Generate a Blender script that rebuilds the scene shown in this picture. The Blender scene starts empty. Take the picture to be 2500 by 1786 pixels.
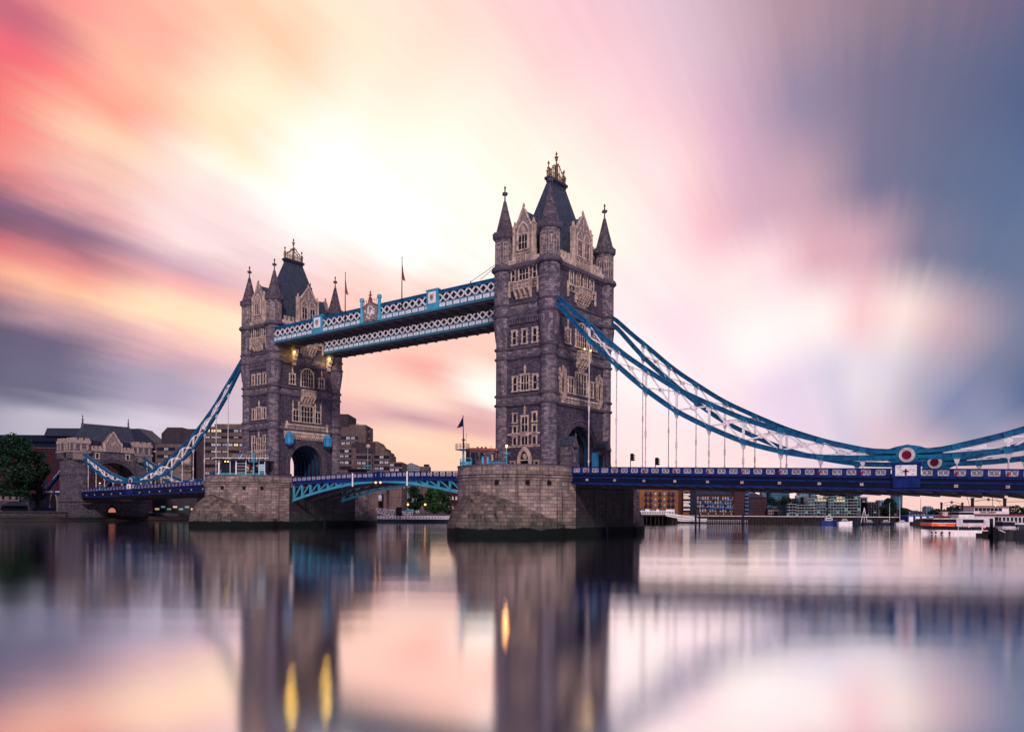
import bpy, math, random
from mathutils import Matrix, Vector
R = math.radians
sc = bpy.context.scene
COL = sc.collection
rnd = random.Random(7)

# ------------------------------------------------------------------ camera
F = 1932.3; YAW = -0.6621; CAM = Vector((87.816, -125.95, 4.663)); YH = 1241.35; ROLL = .0065
FW = Vector((math.sin(YAW), math.cos(YAW), 0)); RT = Vector((math.cos(YAW), -math.sin(YAW), 0)); UP = Vector((0, 0, 1))
cd = bpy.data.cameras.new('camera'); cam = bpy.data.objects.new('camera', cd); COL.objects.link(cam)
cd.lens = F / 2500 * 36; cd.sensor_width = 36; cd.shift_y = (YH - 893) / 2500
cd.clip_start = .5; cd.clip_end = 8000
cr, sr = math.cos(ROLL), math.sin(ROLL)
rx = RT * cr + UP * sr; ry = UP * cr - RT * sr
cam.matrix_world = Matrix(((rx.x, ry.x, -FW.x, CAM.x), (rx.y, ry.y, -FW.y, CAM.y), (rx.z, ry.z, -FW.z, CAM.z), (0, 0, 0, 1)))
sc.camera = cam
sc.view_settings.view_transform = 'Standard'; sc.view_settings.look = 'None'
sc.view_settings.exposure = 0; sc.view_settings.gamma = 1
sc.cycles.use_denoising = True
sc.cycles.max_bounces = 6; sc.cycles.sample_clamp_indirect = 4

def ray(u, v):
    a, b = u - 1250, v - YH
    return FW + RT * ((cr * a + sr * b) / F) - UP * ((-sr * a + cr * b) / F)
UREF = 0
def uz(u, v, d):            # frame x and z of a photo point at depth d (v or u 0: only the other matters)
    if v == 0: v = YH
    if u == 0: u = UREF
    a, b = u - 1250, v - YH
    return (cr * a + sr * b) / F * d, CAM.z - (-sr * a + cr * b) / F * d
MF = Matrix.Translation((CAM.x, CAM.y, 0)) @ Matrix.Rotation(-YAW, 4, 'Z')   # river frame: x right, y away, z up

# ------------------------------------------------------------------ sky (world)
A = ray(2080, 1248); A.z = 0; A.normalize()          # where the wind-drawn clouds run to
L = Vector((-A.y, A.x, 0))                           # left of it
SK = """20,20:185,110,130;100,70:225,115,125;0,130:235,115,125;200,130:252,140,135;300,60:245,150,145;450,60:245,185,165;600,60:250,205,175;800,60:252,225,200;1000,60:248,220,205;1150,60:248,212,205;0,250:240,130,125;150,230:253,160,140;300,200:254,190,160;450,230:255,220,185
650,230:255,232,205;900,230:255,238,220;1150,230:253,232,220;0,340:235,140,130;150,380:250,180,160;300,380:255,215,185;500,380:255,240,225;750,380:255,252,248;1000,380:255,250,240;1200,380:255,243,228;0,430:130,95,120;100,480:140,105,130;200,470:220,165,165;300,500:235,195,195
450,500:250,225,220;650,500:255,250,248;900,500:255,252,248;1150,520:255,245,235;0,540:100,80,105;150,560:115,90,120;300,600:165,125,150;400,620:200,165,180;500,600:240,215,215;0,610:215,120,125;100,600:225,130,130;200,640:230,145,145;350,660:235,160,160;450,680:240,180,175
0,660:245,155,130;100,690:253,190,155;250,730:255,215,180;400,770:255,225,190;550,810:255,230,200;0,760:120,95,120;80,770:170,130,145;200,800:220,175,180;350,830:240,185,180;500,850:240,190,190;0,830:85,75,110;150,850:110,95,130;300,880:170,130,160;450,890:205,165,180
0,920:95,90,120;200,930:120,110,145;350,950:170,155,185;500,960:215,190,205;0,1000:140,130,160;100,1020:190,180,200;300,1020:210,195,215;900,870:250,205,190;1000,900:240,175,165;1150,860:250,200,185;900,950:250,205,190;1000,960:250,215,195;1100,970:255,245,225;1180,960:255,250,240
950,1010:215,165,170;1080,1030:160,125,150;1180,1030:220,170,170;1000,1080:250,215,190;1150,1090:250,205,180;1050,1110:250,205,170;950,1120:245,200,185;1300,60:245,205,205;1400,60:240,195,205;1300,230:253,230,220;1450,230:248,210,212;1400,400:255,238,225;1450,560:255,240,225;1450,800:252,228,230
1950,1060:235,210,225;1600,1080:252,222,222;1800,1080:240,215,215;2300,1090:230,185,190;1900,1200:252,220,215;2200,1190:248,200,190;2480,1190:215,170,175;2480,1235:245,200,175;1400,1150:250,215,210;600,1150:220,200,210;0,1150:190,175,200;1050,1180:250,205,175
1519,60:238,205,212;1638,60:222,190,205;1793,71:210,170,180;1935,71:185,150,165;2066,71:165,135,150;2173,71:150,125,145;2352,71:135,115,140;2471,60:85,80,125;1471,238:255,228,218;1560,238:245,205,212;1638,238:235,190,205;1816,238:205,170,195;1971,238:160,140,170;2114,238:130,120,150;2304,238:105,110,145;2471,238:70,95,145;1590,381:253,222,218;1697,381:238,185,200;1876,381:195,165,190;2019,381:145,130,160;2173,381:110,112,145;2411,381:75,105,150;1600,535:254,230,224;1680,535:248,205,208;1757,535:235,185,195;1876,535:210,170,190;1971,535:215,165,180;2090,535:170,140,165;2233,535:115,118,150;2411,535:95,115,155;1600,680:252,228,228;1750,666:252,225,222;1876,666:250,215,220;2054,666:240,175,185;2173,666:215,160,175;2280,666:125,120,150;2447,666:105,120,155;1680,809:242,218,226;1850,809:253,238,236;1995,809:253,235,230;2173,809:252,225,215;2316,809:205,170,180;2435,809:110,120,155;1600,900:253,234,232;1900,890:250,235,235;2304,880:235,200,200;2400,880:190,160,175;2471,880:90,110,150;1700,980:250,225,230;1935,964:225,205,225;2114,964:170,165,200;2292,964:110,125,170;2411,964:70,105,155;2490,964:55,95,145;1950,1050:235,212,226;2054,1035:205,190,220;2000,1110:228,205,215;2080,880:251,234,232;2200,880:250,230,226;2080,740:246,195,198;2130,960:190,182,208;2040,960:208,196,220;2080,1040:206,190,216;2080,640:222,168,182;2150,1105:222,188,200;2292,1035:190,170,200;2471,1035:150,150,185"""
def lin(c): return tuple((x / 255 / 12.92) if x < 10.3 else ((x / 255 + .055) / 1.055) ** 2.4 for x in c)
def tp(d):
    d = d.normalized()
    return math.atan2(max(d.z, 0), d.dot(L)), math.acos(max(-1, min(1, d.dot(A))))
SMP = []
for s in SK.replace('\n', ';').split(';'):
    p, c = s.split(':'); u, v = map(float, p.split(','))
    SMP.append((tp(ray(u, v)), tuple(map(float, c.split(',')))))
# behind the camera and overhead: dimmer violet cloud
for t_ in range(0, 181, 20):
    for ph, k in ((95, 1.08), (130, .98), (175, .95)):
        SMP.append(((R(t_), R(ph)), (100 * k, 100 * k, 152 * k)))
    if 60 < t_ < 150: SMP.append(((R(t_), R(74)), (180, 166, 190)))
def skycol(th, ph):
    W = 0; c = [0, 0, 0]
    for (t, p), k in SMP:
        dt = (t - th) * math.sin((p + ph) / 2); dp = p - ph
        k1 = min(1, max(0, (p + ph) / 2 / R(12) - 1.8)); w = 1 / ((dt / R(2.1 - 1.0 * k1)) ** 2 + (dp / R(2.7)) ** 2 + .2) ** 3
        W += w
        for i in range(3): c[i] += w * k[i]
    k = lin([x / W for x in c]); k = [1.075 * max(x, 0) ** 1.14 for x in k]
    g_ = sum(k) / 3; d_ = .2 * min(1, max(0, (th - R(62)) / R(20))) + .28 * min(1, max(0, (R(17) - th) / R(5))) * min(1, max(0, ph - R(38)) * 8)
    return [x + (g_ - x) * d_ for x in k]
world = bpy.data.worlds.new('World'); sc.world = world; world.use_nodes = True
nt = world.node_tree; nt.nodes.clear()
class NB:                                            # small node builder
    def __init__(s, nt): s.nt = nt
    def n(s, t, ins=None, **kw):
        o = s.nt.nodes.new(t)
        for k, v in kw.items(): setattr(o, k, v)
        for k, v in (ins or {}).items():
            sk = o.inputs[k]
            if isinstance(v, bpy.types.NodeSocket): s.nt.links.new(v, sk)
            else: sk.default_value = v
        return o
    def m(s, op, a, b=0, c=0, clamp=False):
        o = s.nt.nodes.new('ShaderNodeMath'); o.operation = op; o.use_clamp = clamp
        for i, v in enumerate((a, b, c)):
            if isinstance(v, bpy.types.NodeSocket): s.nt.links.new(v, o.inputs[i])
            else: o.inputs[i].default_value = v
        return o.outputs[0]
    def mix(s, f, a, b, bt='MIX'):
        o = s.nt.nodes.new('ShaderNodeMix'); o.data_type = 'RGBA'; o.blend_type = bt
        for i, v in ((0, f), (6, a), (7, b)):
            if isinstance(v, bpy.types.NodeSocket): s.nt.links.new(v, o.inputs[i])
            else: o.inputs[i].default_value = v if i == 0 or len(v) == 4 else (*v, 1)
        return o.outputs[2]
    def dot(s, a, b):
        o = s.nt.nodes.new('ShaderNodeVectorMath'); o.operation = 'DOT_PRODUCT'
        s.nt.links.new(a, o.inputs[0]); o.inputs[1].default_value = b; return o.outputs['Value']
b = NB(nt)
tc = b.n('ShaderNodeTexCoord').outputs['Generated']
al = b.dot(tc, A); le = b.dot(tc, L); ze = b.m('ABSOLUTE', b.dot(tc, UP))
th = b.m('ARCTAN2', ze, le); ph = b.m('ARCCOSINE', al)
# streaks: drawn out along the wind, fine across it
sv = b.n('ShaderNodeCombineXYZ', {0: b.m('MULTIPLY', th, 9.), 1: b.m('MULTIPLY', ph, 2.2), 2: 3.1}).outputs[0]
ns = b.n('ShaderNodeTexNoise', {'Vector': sv, 'Scale': 1.0, 'Detail': 5.0, 'Roughness': .55}).outputs[0]
sv2 = b.n('ShaderNodeCombineXYZ', {0: b.m('MULTIPLY', th, 34.), 1: b.m('MULTIPLY', ph, 3.0), 2: 8.3}).outputs[0]
n2 = b.n('ShaderNodeTexNoise', {'Vector': sv2, 'Scale': 1.0, 'Detail': 3.0, 'Roughness': .5}).outputs[0]
offs = b.m('MULTIPLY', b.m('SUBTRACT', ns, .5), .13)
th2 = b.m('ADD', th, b.m('MULTIPLY', offs, b.n('ShaderNodeMapRange', {0: ph, 1: R(15), 2: R(45), 3: .05, 4: 1.0}).outputs[0]))
thn = b.m('DIVIDE', th2, math.pi, clamp=True)
ph2 = b.m('ADD', ph, b.m('MULTIPLY', b.m('SUBTRACT', n2, .5), b.n('ShaderNodeMapRange', {0: ph, 1: R(12), 2: R(40), 3: .004, 4: .08}).outputs[0]))
RINGS = [4, 9, 13, 17, 21, 26, 31, 36, 42, 48, 54, 60, 67, 95, 175]
STOPS = [0, 1.8, 3.6, 5.4, 7.2, 9, 10.8, 12.6, 14.4, 16.2, 18, 20, 22, 24.5, 27, 30, 33.5, 37, 41, 46, 51, 57, 64, 72, 82, 92, 103, 115, 130, 145, 160, 180]
col = None; prev = None
for r_ in RINGS:
    rp = b.n('ShaderNodeValToRGB', {0: thn}); cr_ = rp.color_ramp; cr_.interpolation = 'LINEAR' if r_ < 60 else 'EASE'
    while len(cr_.elements) < len(STOPS): cr_.elements.new(.5)
    for i, t_ in enumerate(STOPS):
        cr_.elements[i].position = t_ / 180
    for i, t_ in enumerate(STOPS):
        cr_.elements[i].color = (*skycol(R(t_), R(r_)), 1)
    if col is None: col = rp.outputs[0]
    else:
        f = b.n('ShaderNodeMapRange', {0: ph2, 1: R(prev), 2: R(r_), 3: 0.0, 4: 1.0}, interpolation_type='SMOOTHSTEP').outputs[0]
        col = b.mix(f, col, rp.outputs[0])
    prev = r_
amp = b.n('ShaderNodeMapRange', {0: ph, 1: R(10), 2: R(50), 3: .006, 4: .075}).outputs[0]
fine = b.m('ADD', 1.0, b.m('MULTIPLY', b.m('SUBTRACT', b.m('ADD', n2, ns), 1.0), b.m('MULTIPLY', amp, 3.0)))
fc = b.n('ShaderNodeCombineXYZ', {0: fine, 1: fine, 2: fine}).outputs[0]
col = b.mix(1.0, col, fc, 'MULTIPLY')
SUN_EL, SUN_AZ = R(32), math.atan2(-.62, .60)          # light arrives from the near (camera) side
sd = Vector((math.cos(SUN_EL) * math.cos(SUN_AZ), math.cos(SUN_EL) * math.sin(SUN_AZ), math.sin(SUN_EL)))
sky = b.n('ShaderNodeTexSky', sky_type='NISHITA', sun_disc=False, sun_elevation=SUN_EL, sun_rotation=math.pi / 2 - SUN_AZ)
bg1 = b.n('ShaderNodeBackground', {0: col, 1: 1.05}); bg2 = b.n('ShaderNodeBackground', {0: sky.outputs[0], 1: .004})
ad = b.n('ShaderNodeAddShader'); nt.links.new(bg1.outputs[0], ad.inputs[0]); nt.links.new(bg2.outputs[0], ad.inputs[1])
wo = b.n('ShaderNodeOutputWorld'); nt.links.new(ad.outputs[0], wo.inputs[0])
world.cycles.sampling_method = 'MANUAL'; world.cycles.sample_map_resolution = 512
sl = bpy.data.lights.new('sun', 'SUN'); so = bpy.data.objects.new('sun', sl); COL.objects.link(so)
sl.energy = 2.5; sl.angle = R(6); sl.color = (1, .85, .77)
so.rotation_euler = sd.to_track_quat('Z', 'Y').to_euler()

# ------------------------------------------------------------------ materials
def newmat(name):
    m = bpy.data.materials.new(name); m.use_nodes = True
    return m, NB(m.node_tree), m.node_tree.nodes['Principled BSDF']
def flat(name, c, rough=.6, metal=0, var=.25, scale=.8, bump=0, em=0, ec=None):
    m, b, p = newmat(name)
    ge = b.n('ShaderNodeNewGeometry').outputs['Position']
    n = b.n('ShaderNodeTexNoise', {'Vector': ge, 'Scale': scale, 'Detail': 5.0, 'Roughness': .6}).outputs[0]
    f = b.n('ShaderNodeMapRange', {0: n, 1: .3, 2: .7, 3: 0.0, 4: 1.0}).outputs[0]
    m.node_tree.links.new(b.mix(f, tuple(x * (1 - var) for x in c), tuple(min(1, x * (1 + var)) for x in c)), p.inputs['Base Color'])
    p.inputs['Roughness'].default_value = rough; p.inputs['Metallic'].default_value = metal; p.inputs['Specular IOR Level'].default_value = .5 if rough < .35 else .18
    if bump:
        bp = b.n('ShaderNodeBump', {'Height': n, 'Strength': bump, 'Distance': .1}); m.node_tree.links.new(bp.outputs[0], p.inputs['Normal'])
    if em:
        p.inputs['Emission Color'].default_value = (*(ec or c), 1); p.inputs['Emission Strength'].default_value = em
    return m
def stone(name, c1, c2, mort, bw, bh, ms=.03, stain=.5, wet=None, vert=False):
    m, b, p = newmat(name); nt = m.node_tree
    ge = b.n('ShaderNodeNewGeometry').outputs['Position']
    s = b.n('ShaderNodeSeparateXYZ', {0: ge})
    v = b.n('ShaderNodeCombineXYZ', {0: b.m('ADD', s.outputs[0], s.outputs[1]), 1: s.outputs[2]}).outputs[0]
    br = b.n('ShaderNodeTexBrick', {'Vector': v, 'Color1': (*c1, 1), 'Color2': (*c2, 1), 'Mortar': (*mort, 1), 'Scale': 1.0, 'Mortar Size': ms, 'Mortar Smooth': .15, 'Bias': -.15, 'Brick Width': bw, 'Row Height': bh})
    br.offset_frequency = 2
    n = b.n('ShaderNodeTexNoise', {'Vector': ge, 'Scale': .35, 'Detail': 7.0, 'Roughness': .65}).outputs[0]
    nf = b.n('ShaderNodeTexNoise', {'Vector': ge, 'Scale': 5.0, 'Detail': 4.0, 'Roughness': .7}).outputs[0]
    c = b.mix(b.n('ShaderNodeMapRange', {0: n, 1: .35, 2: .7, 3: 0.0, 4: stain}).outputs[0], br.outputs[0], tuple(x * .35 for x in c1))
    c = b.mix(b.n('ShaderNodeMapRange', {0: nf, 1: .3, 2: .75, 3: 0.0, 4: .5}).outputs[0], c, c2)
    # rain streaks
    st = b.n('ShaderNodeTexNoise', {'Vector': b.n('ShaderNodeVectorMath', {0: ge, 1: (1.6, 1.6, .12)}, operation='MULTIPLY').outputs[0], 'Scale': 1.0, 'Detail': 4.0}).outputs[0]
    c = b.mix(b.n('ShaderNodeMapRange', {0: st, 1: .52, 2: .75, 3: 0.0, 4: stain * 1.1}).outputs[0], c, tuple(x * .3 for x in c1))
    rough = .85
    if wet is not None:                                 # tide mark: dark weed below a wavy line
        w = b.m('ADD', s.outputs[2], b.m('MULTIPLY', b.m('SUBTRACT', n, .5), 1.6))
        c = b.mix(b.n('ShaderNodeMapRange', {0: w, 1: wet + .2, 2: wet + 2.4, 3: .45, 4: 0.0}).outputs[0], c, (.03, .04, .035))
        c = b.mix(b.n('ShaderNodeMapRange', {0: w, 1: wet - .12, 2: wet + .12, 3: 1.0, 4: 0.0}).outputs[0], c, (.003, .0055, .006))
    nt.links.new(c, p.inputs['Base Color']); p.inputs['Roughness'].default_value = rough; p.inputs['Specular IOR Level'].default_value = .15
    h = b.m('ADD', b.m('MULTIPLY', br.outputs['Fac'], -1.0), b.m('MULTIPLY', nf, .6))
    bp = b.n('ShaderNodeBump', {'Height': h, 'Strength': 1.0, 'Distance': .09}); nt.links.new(bp.outputs[0], p.inputs['Normal'])
    return m
M = {}
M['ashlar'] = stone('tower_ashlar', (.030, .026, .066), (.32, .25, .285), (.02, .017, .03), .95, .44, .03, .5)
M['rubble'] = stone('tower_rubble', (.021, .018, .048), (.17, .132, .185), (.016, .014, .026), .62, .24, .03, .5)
M['pier'] = stone('pier_granite', (.095, .072, .095), (.46, .335, .30), (.026, .020, .032), 1.5, .62, .035, .85, wet=1.35)
M['north'] = stone('abutment_stone', (.055, .050, .09), (.21, .175, .20), (.02, .02, .035), 1.0, .45, .03, .5, wet=.9)
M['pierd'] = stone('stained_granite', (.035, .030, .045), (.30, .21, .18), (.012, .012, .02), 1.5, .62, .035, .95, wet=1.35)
M['sootshade'] = stone('sooty_shaded_granite', (.016, .015, .028), (.06, .048, .055), (.006, .006, .01), 1.5, .62, .035, .9, wet=1.35)  # black stains, with the deck's shade painted into the stone colour
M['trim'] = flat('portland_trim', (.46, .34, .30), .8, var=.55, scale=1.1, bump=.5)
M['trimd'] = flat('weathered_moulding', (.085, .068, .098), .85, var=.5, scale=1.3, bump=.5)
M['carve'] = flat('carved_stone', (.22, .165, .17), .85, var=.6, scale=3.2, bump=1)
M['carve2'] = flat('carved_stone_light', (.34, .25, .23), .85, var=.6, scale=2.5, bump=.8)
M['slate'] = stone('roof_slate', (.034, .044, .078), (.085, .100, .150), (.016, .022, .040), .45, .28, .02, .3)
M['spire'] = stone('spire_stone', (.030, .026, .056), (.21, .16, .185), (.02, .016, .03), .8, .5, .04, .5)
M['gold'] = flat('gilded_iron', (.20, .10, .045), .5, .2, var=.4, scale=2)
M['glass'] = flat('dark_window', (.006, .008, .018), .12, var=.5, scale=.6)
M['lead'] = flat('dark_lead', (.02, .025, .05), .6)
M['blue'] = flat('chain_blue', (.008, .088, .205), .42, var=.5, scale=1.4)
M['bluel'] = flat('chain_light_blue', (.05, .42, .62), .4, var=.25)
M['cyan'] = flat('pale_blue_paint', (.045, .27, .42), .45, var=.25)
M['walk'] = flat('walkway_blue', (.06, .21, .31), .45, var=.25)
M['navy'] = flat('navy_paint', (.006, .020, .125), .45, var=.5, scale=1.2)
M['navyd'] = flat('dark_navy_paint', (.003, .006, .022), .5, var=.3)
M['white'] = flat('white_paint', (.74, .67, .70), .5, var=.15, scale=1.2)
M['whited'] = flat('grubby_white_paint', (.50, .44, .47), .6, var=.3, scale=1.2)
M['red'] = flat('red_paint', (.32, .006, .03), .5)
M['maroon'] = flat('maroon_paint', (.13, .004, .02), .5)
M['dark'] = flat('dark_steel', (.018, .016, .03), .7)
M['soff'] = flat('soffit_steel', (.035, .03, .05), .7)
M['black'] = flat('black_iron', (.008, .008, .014), .5)
M['asph'] = flat('asphalt', (.045, .045, .05), .9)
M['rib'] = flat('vault_rib_blue', (.008, .05, .12), .5)
M['bluep'] = flat('knuckle_blue', (.008, .115, .24), .4, var=.4, scale=1.5)
M['gate'] = flat('blue_gate', (.03, .22, .45), .5)
M['wood'] = flat('dark_timber', (.02, .016, .018), .9, var=.6, scale=3)
M['mud'] = flat('wet_mud', (.010, .012, .014), .5, var=.5, scale=.3, bump=.6)
M['land'] = flat('quay_ground', (.05, .05, .06), .9)
M['lampw'] = flat('warm_lamp', (1, .55, .2), em=3, ec=(1, .40, .12))
M['lampr'] = flat('red_lamp', (1, .1, .1), em=6, ec=(1, .05, .06))
M['lampy'] = flat('yellow_lamp', (1, .75, .25), em=9, ec=(1, .60, .07))

# ------------------------------------------------------------------ mesh builder
WM = {}
def tag(o, label=None, cat=None, group=None, kind=None):
    if label: o['label'] = label
    if cat: o['category'] = cat
    if group: o['group'] = group
    if kind: o['kind'] = kind
    return o
def empty(name, loc, label, cat, group=None, rz=0, frame=None):
    o = bpy.data.objects.new(name, None); COL.objects.link(o); o.empty_display_size = .3
    mw = (frame if frame is not None else Matrix()) @ Matrix.Translation(loc) @ Matrix.Rotation(rz, 4, 'Z')
    o.matrix_world = mw; WM[o.name] = mw.copy()
    return tag(o, label, cat, group)
class MB:
    def __init__(s, M_=None): s.v = []; s.f = []; s.mi = []; s.M = M_; s.cur = 0; s.sm = []; s.smooth = False
    def add(s, vs, fs):
        o = len(s.v)
        for p in vs:
            p = Vector(p); s.v.append(s.M @ p if s.M is not None else p)
        for f in fs: s.f.append([o + i for i in f]); s.mi.append(s.cur); s.sm.append(s.smooth)
    def mat(s, i): s.cur = i; return s
    def box(s, x0, x1, y0, y1, z0, z1):
        if x0 > x1: x0, x1 = x1, x0
        if y0 > y1: y0, y1 = y1, y0
        s.add([(x0, y0, z0), (x1, y0, z0), (x1, y1, z0), (x0, y1, z0), (x0, y0, z1), (x1, y0, z1), (x1, y1, z1), (x0, y1, z1)],
              [(0, 3, 2, 1), (4, 5, 6, 7), (0, 1, 5, 4), (1, 2, 6, 5), (2, 3, 7, 6), (3, 0, 4, 7)])
    def beam(s, a, b_, w, h, up=None):                   # rectangular bar a->b
        a = Vector(a); b_ = Vector(b_); d = (b_ - a).normalized()
        u0 = Vector(up) if up else (UP if abs(d.z) < .95 else Vector((1, 0, 0)))
        x = d.cross(u0).normalized(); y = x.cross(d).normalized()
        vs = [p + x * (sx * w / 2) + y * (sy * h / 2) for p in (a, b_) for sx, sy in ((-1, -1), (1, -1), (1, 1), (-1, 1))]
        s.add(vs, [(0, 1, 2, 3), (4, 7, 6, 5), (0, 4, 5, 1), (1, 5, 6, 2), (2, 6, 7, 3), (3, 7, 4, 0)])
    def rod(s, a, b_, r0, r1=None, n=8):
        r1 = r0 if r1 is None else r1
        a = Vector(a); b_ = Vector(b_); d = (b_ - a).normalized(); q = UP if abs(d.z) < .95 else Vector((1, 0, 0))
        x = d.cross(q).normalized(); y = x.cross(d)
        vs = []
        for p, r in ((a, r0), (b_, r1)):
            for i in range(n):
                t = 2 * math.pi * i / n; vs.append(p + x * (r * math.cos(t)) + y * (r * math.sin(t)))
        fs = [(i, (i + 1) % n, n + (i + 1) % n, n + i) for i in range(n)] + [tuple(range(n))[::-1], tuple(range(n, 2 * n))]
        sm = s.smooth; s.smooth = False; s.add(vs, fs); s.smooth = sm
    def lathe(s, cx, cy, prof, n=8, rot=None):
        rot = math.pi / n if rot is None else rot
        vs = [(cx + r * math.cos(2 * math.pi * i / n + rot), cy + r * math.sin(2 * math.pi * i / n + rot), z) for r, z in prof for i in range(n)]
        fs = [(k * n + i, k * n + (i + 1) % n, (k + 1) * n + (i + 1) % n, (k + 1) * n + i) for k in range(len(prof) - 1) for i in range(n)]
        fs += [tuple(range(n))[::-1], tuple(range((len(prof) - 1) * n, len(prof) * n))]
        s.add(vs, fs)
    def prism(s, pts, v0, v1):                           # polygon pts(3d) swept from offset v0 to v1
        n = len(pts); v0 = Vector(v0); v1 = Vector(v1)
        s.add([Vector(p) + v0 for p in pts] + [Vector(p) + v1 for p in pts],
              [tuple(range(n))[::-1], tuple(range(n, 2 * n))] + [(i, (i + 1) % n, n + (i + 1) % n, n + i) for i in range(n)])
    def ring(s, pin, pout, v0, v1, closed=False):        # band between two equal-length polylines, swept
        n = len(pin); v0 = Vector(v0); v1 = Vector(v1)
        P = [Vector(p) + v0 for p in pin] + [Vector(p) + v0 for p in pout] + [Vector(p) + v1 for p in pin] + [Vector(p) + v1 for p in pout]
        fs = []
        for i in range(n if closed else n - 1):
            j = (i + 1) % n
            fs += [(i, j, n + j, n + i), (2 * n + i, 3 * n + i, 3 * n + j, 2 * n + j), (i, 2 * n + i, 2 * n + j, j), (n + i, n + j, 3 * n + j, 3 * n + i)]
        if not closed: fs += [(0, n, 3 * n, 2 * n), (n - 1, 3 * n - 1, 4 * n - 1, 2 * n - 1)]
        s.add(P, fs)
    def ball(s, c, r, n=8, sz=1):
        prof = [(max(.01, r * math.sin(math.pi * i / 6)), c[2] - r * sz * math.cos(math.pi * i / 6)) for i in range(7)]
        s.lathe(c[0], c[1], prof, n)
    def build(s, name, mats, parent=None, label=None):
        if not isinstance(mats, (list, tuple)): mats = [mats]
        me = bpy.data.meshes.new(name)
        if parent is not None:
            inv = WM[parent.name].inverted(); vs = [inv @ v for v in s.v]
        else: vs = s.v
        me.from_pydata([tuple(v) for v in vs], [], s.f)
        for m in mats: me.materials.append(m)
        me.polygons.foreach_set('material_index', s.mi); me.polygons.foreach_set('use_smooth', s.sm)
        me.update()
        import bmesh
        bm = bmesh.new(); bm.from_mesh(me); bmesh.ops.recalc_face_normals(bm, faces=bm.faces); bm.to_mesh(me); bm.free()
        o = bpy.data.objects.new(name, me); COL.objects.link(o)
        if parent is not None:
            o.parent = parent; WM[o.name] = WM[parent.name].copy()
        else: WM[o.name] = Matrix()
        if label: o['label'] = label
        return o
def solo(mb, name, mats, loc, label, cat, group=None):   # a thing that is one mesh; origin at its base
    off = mb.M @ Vector(loc) if mb.M is not None else Vector(loc)
    for i, v in enumerate(mb.v): mb.v[i] = v - off
    o = mb.build(name, mats); o.location = off; WM[o.name] = Matrix.Translation(off)
    return tag(o, label, cat, group)
KIDS = {}
def kids(o):
    return [c for c in bpy.data.objects if c.parent == o]
def copy_tree(o, mw=None, parent=None, skip=()):
    c = o.copy(); COL.objects.link(c)
    if parent is not None: c.parent = parent; WM[c.name] = WM[parent.name].copy()
    else: c.matrix_world = mw; WM[c.name] = mw.copy()
    for ch in list(o.children):
        if ch.name.split('.')[0] in skip: continue
        copy_tree(ch, None, c, skip)
    return c
def inst(src, name, parent, off=(0, 0, 0), label=None):  # another child sharing a mesh, shifted in its parent's space
    o = bpy.data.objects.new(name, src.data); COL.objects.link(o); o.parent = parent; o.location = off
    WM[o.name] = WM[parent.name] @ Matrix.Translation(off)
    if label: o['label'] = label
    return o
def text(s, size, mat, parent, mw, depth=.03, name='lettering', label=None):   # letters as a mesh, mw: world matrix of text plane
    cu = bpy.data.curves.new('t', 'FONT'); cu.body = s; cu.size = size; cu.extrude = depth; cu.offset = size * .022; cu.align_x = 'CENTER'; cu.align_y = 'CENTER'
    t = bpy.data.objects.new('t', cu); COL.objects.link(t); bpy.context.view_layer.update()
    me = bpy.data.meshes.new_from_object(t.evaluated_get(bpy.context.evaluated_depsgraph_get())); bpy.data.objects.remove(t)
    me.name = name; me.transform(WM[parent.name].inverted() @ mw); me.materials.clear(); me.materials.append(mat)
    o = bpy.data.objects.new(name, me); COL.objects.link(o); o.parent = parent; WM[o.name] = WM[parent.name].copy()
    if label: o['label'] = label
    return o
def lamp(name, loc, color, energy, radius=.15):
    pass

# ------------------------------------------------------------------ the two main towers (built at x=0, copied to x=-82.3)
TX, TY, ZB = 5.2, 9.39, 12.2
SPAN = 82.3
WX, WY = 5.9, 10.1
def fp(face, s, z, o):                                   # point on a tower face: s along, z up, o outwards
    if face == 'W': return Vector((s, -WY - o, z))
    if face == 'E': return Vector((-s, WY + o, z))
    if face == 'S': return Vector((WX + o, s, z))
    return Vector((-WX - o, -s, z))
def fbox(mb, face, s0, s1, z0, z1, o0, o1):
    a = fp(face, s0, z0, o0); c = fp(face, s1, z1, o1)
    mb.box(a.x, c.x, a.y, c.y, a.z, c.z)
def fpoly(mb, face, pts, o0, o1):
    n = fp(face, 0, 0, 1) - fp(face, 0, 0, 0)
    mb.prism([fp(face, s, z, 0) for s, z in pts], n * o0, n * o1)
def arc(sc_, zs, r, zb, n=14, k=1.0):                    # jamb + arch polyline (k>1: pointed/taller)
    return [(sc_ - r, zb)] + [(sc_ - r * math.cos(math.pi * i / n), zs + r * k * math.sin(math.pi * i / n)) for i in range(n + 1)] + [(sc_ + r, zb)]
def gothic(sc_, zs, r, zb, n=7):                         # pointed arch polyline
    L_ = [(sc_ - r, zb)]
    for i in range(n + 1):
        t = math.pi / 3 * i / n; L_.append((sc_ + r - 2 * r * math.cos(t), zs + 2 * r * math.sin(t)))
    for i in range(n - 1, -1, -1):
        t = math.pi / 3 * i / n; L_.append((sc_ - r + 2 * r * math.cos(t), zs + 2 * r * math.sin(t)))
    L_.append((sc_ + r, zb)); return L_
def fring(mb, face, pin, pout, o0, o1):
    n = fp(face, 0, 0, 1) - fp(face, 0, 0, 0)
    mb.ring([fp(face, s, z, 0) for s, z in pin], [fp(face, s, z, 0) for s, z in pout], n * o0, n * o1)
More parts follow.
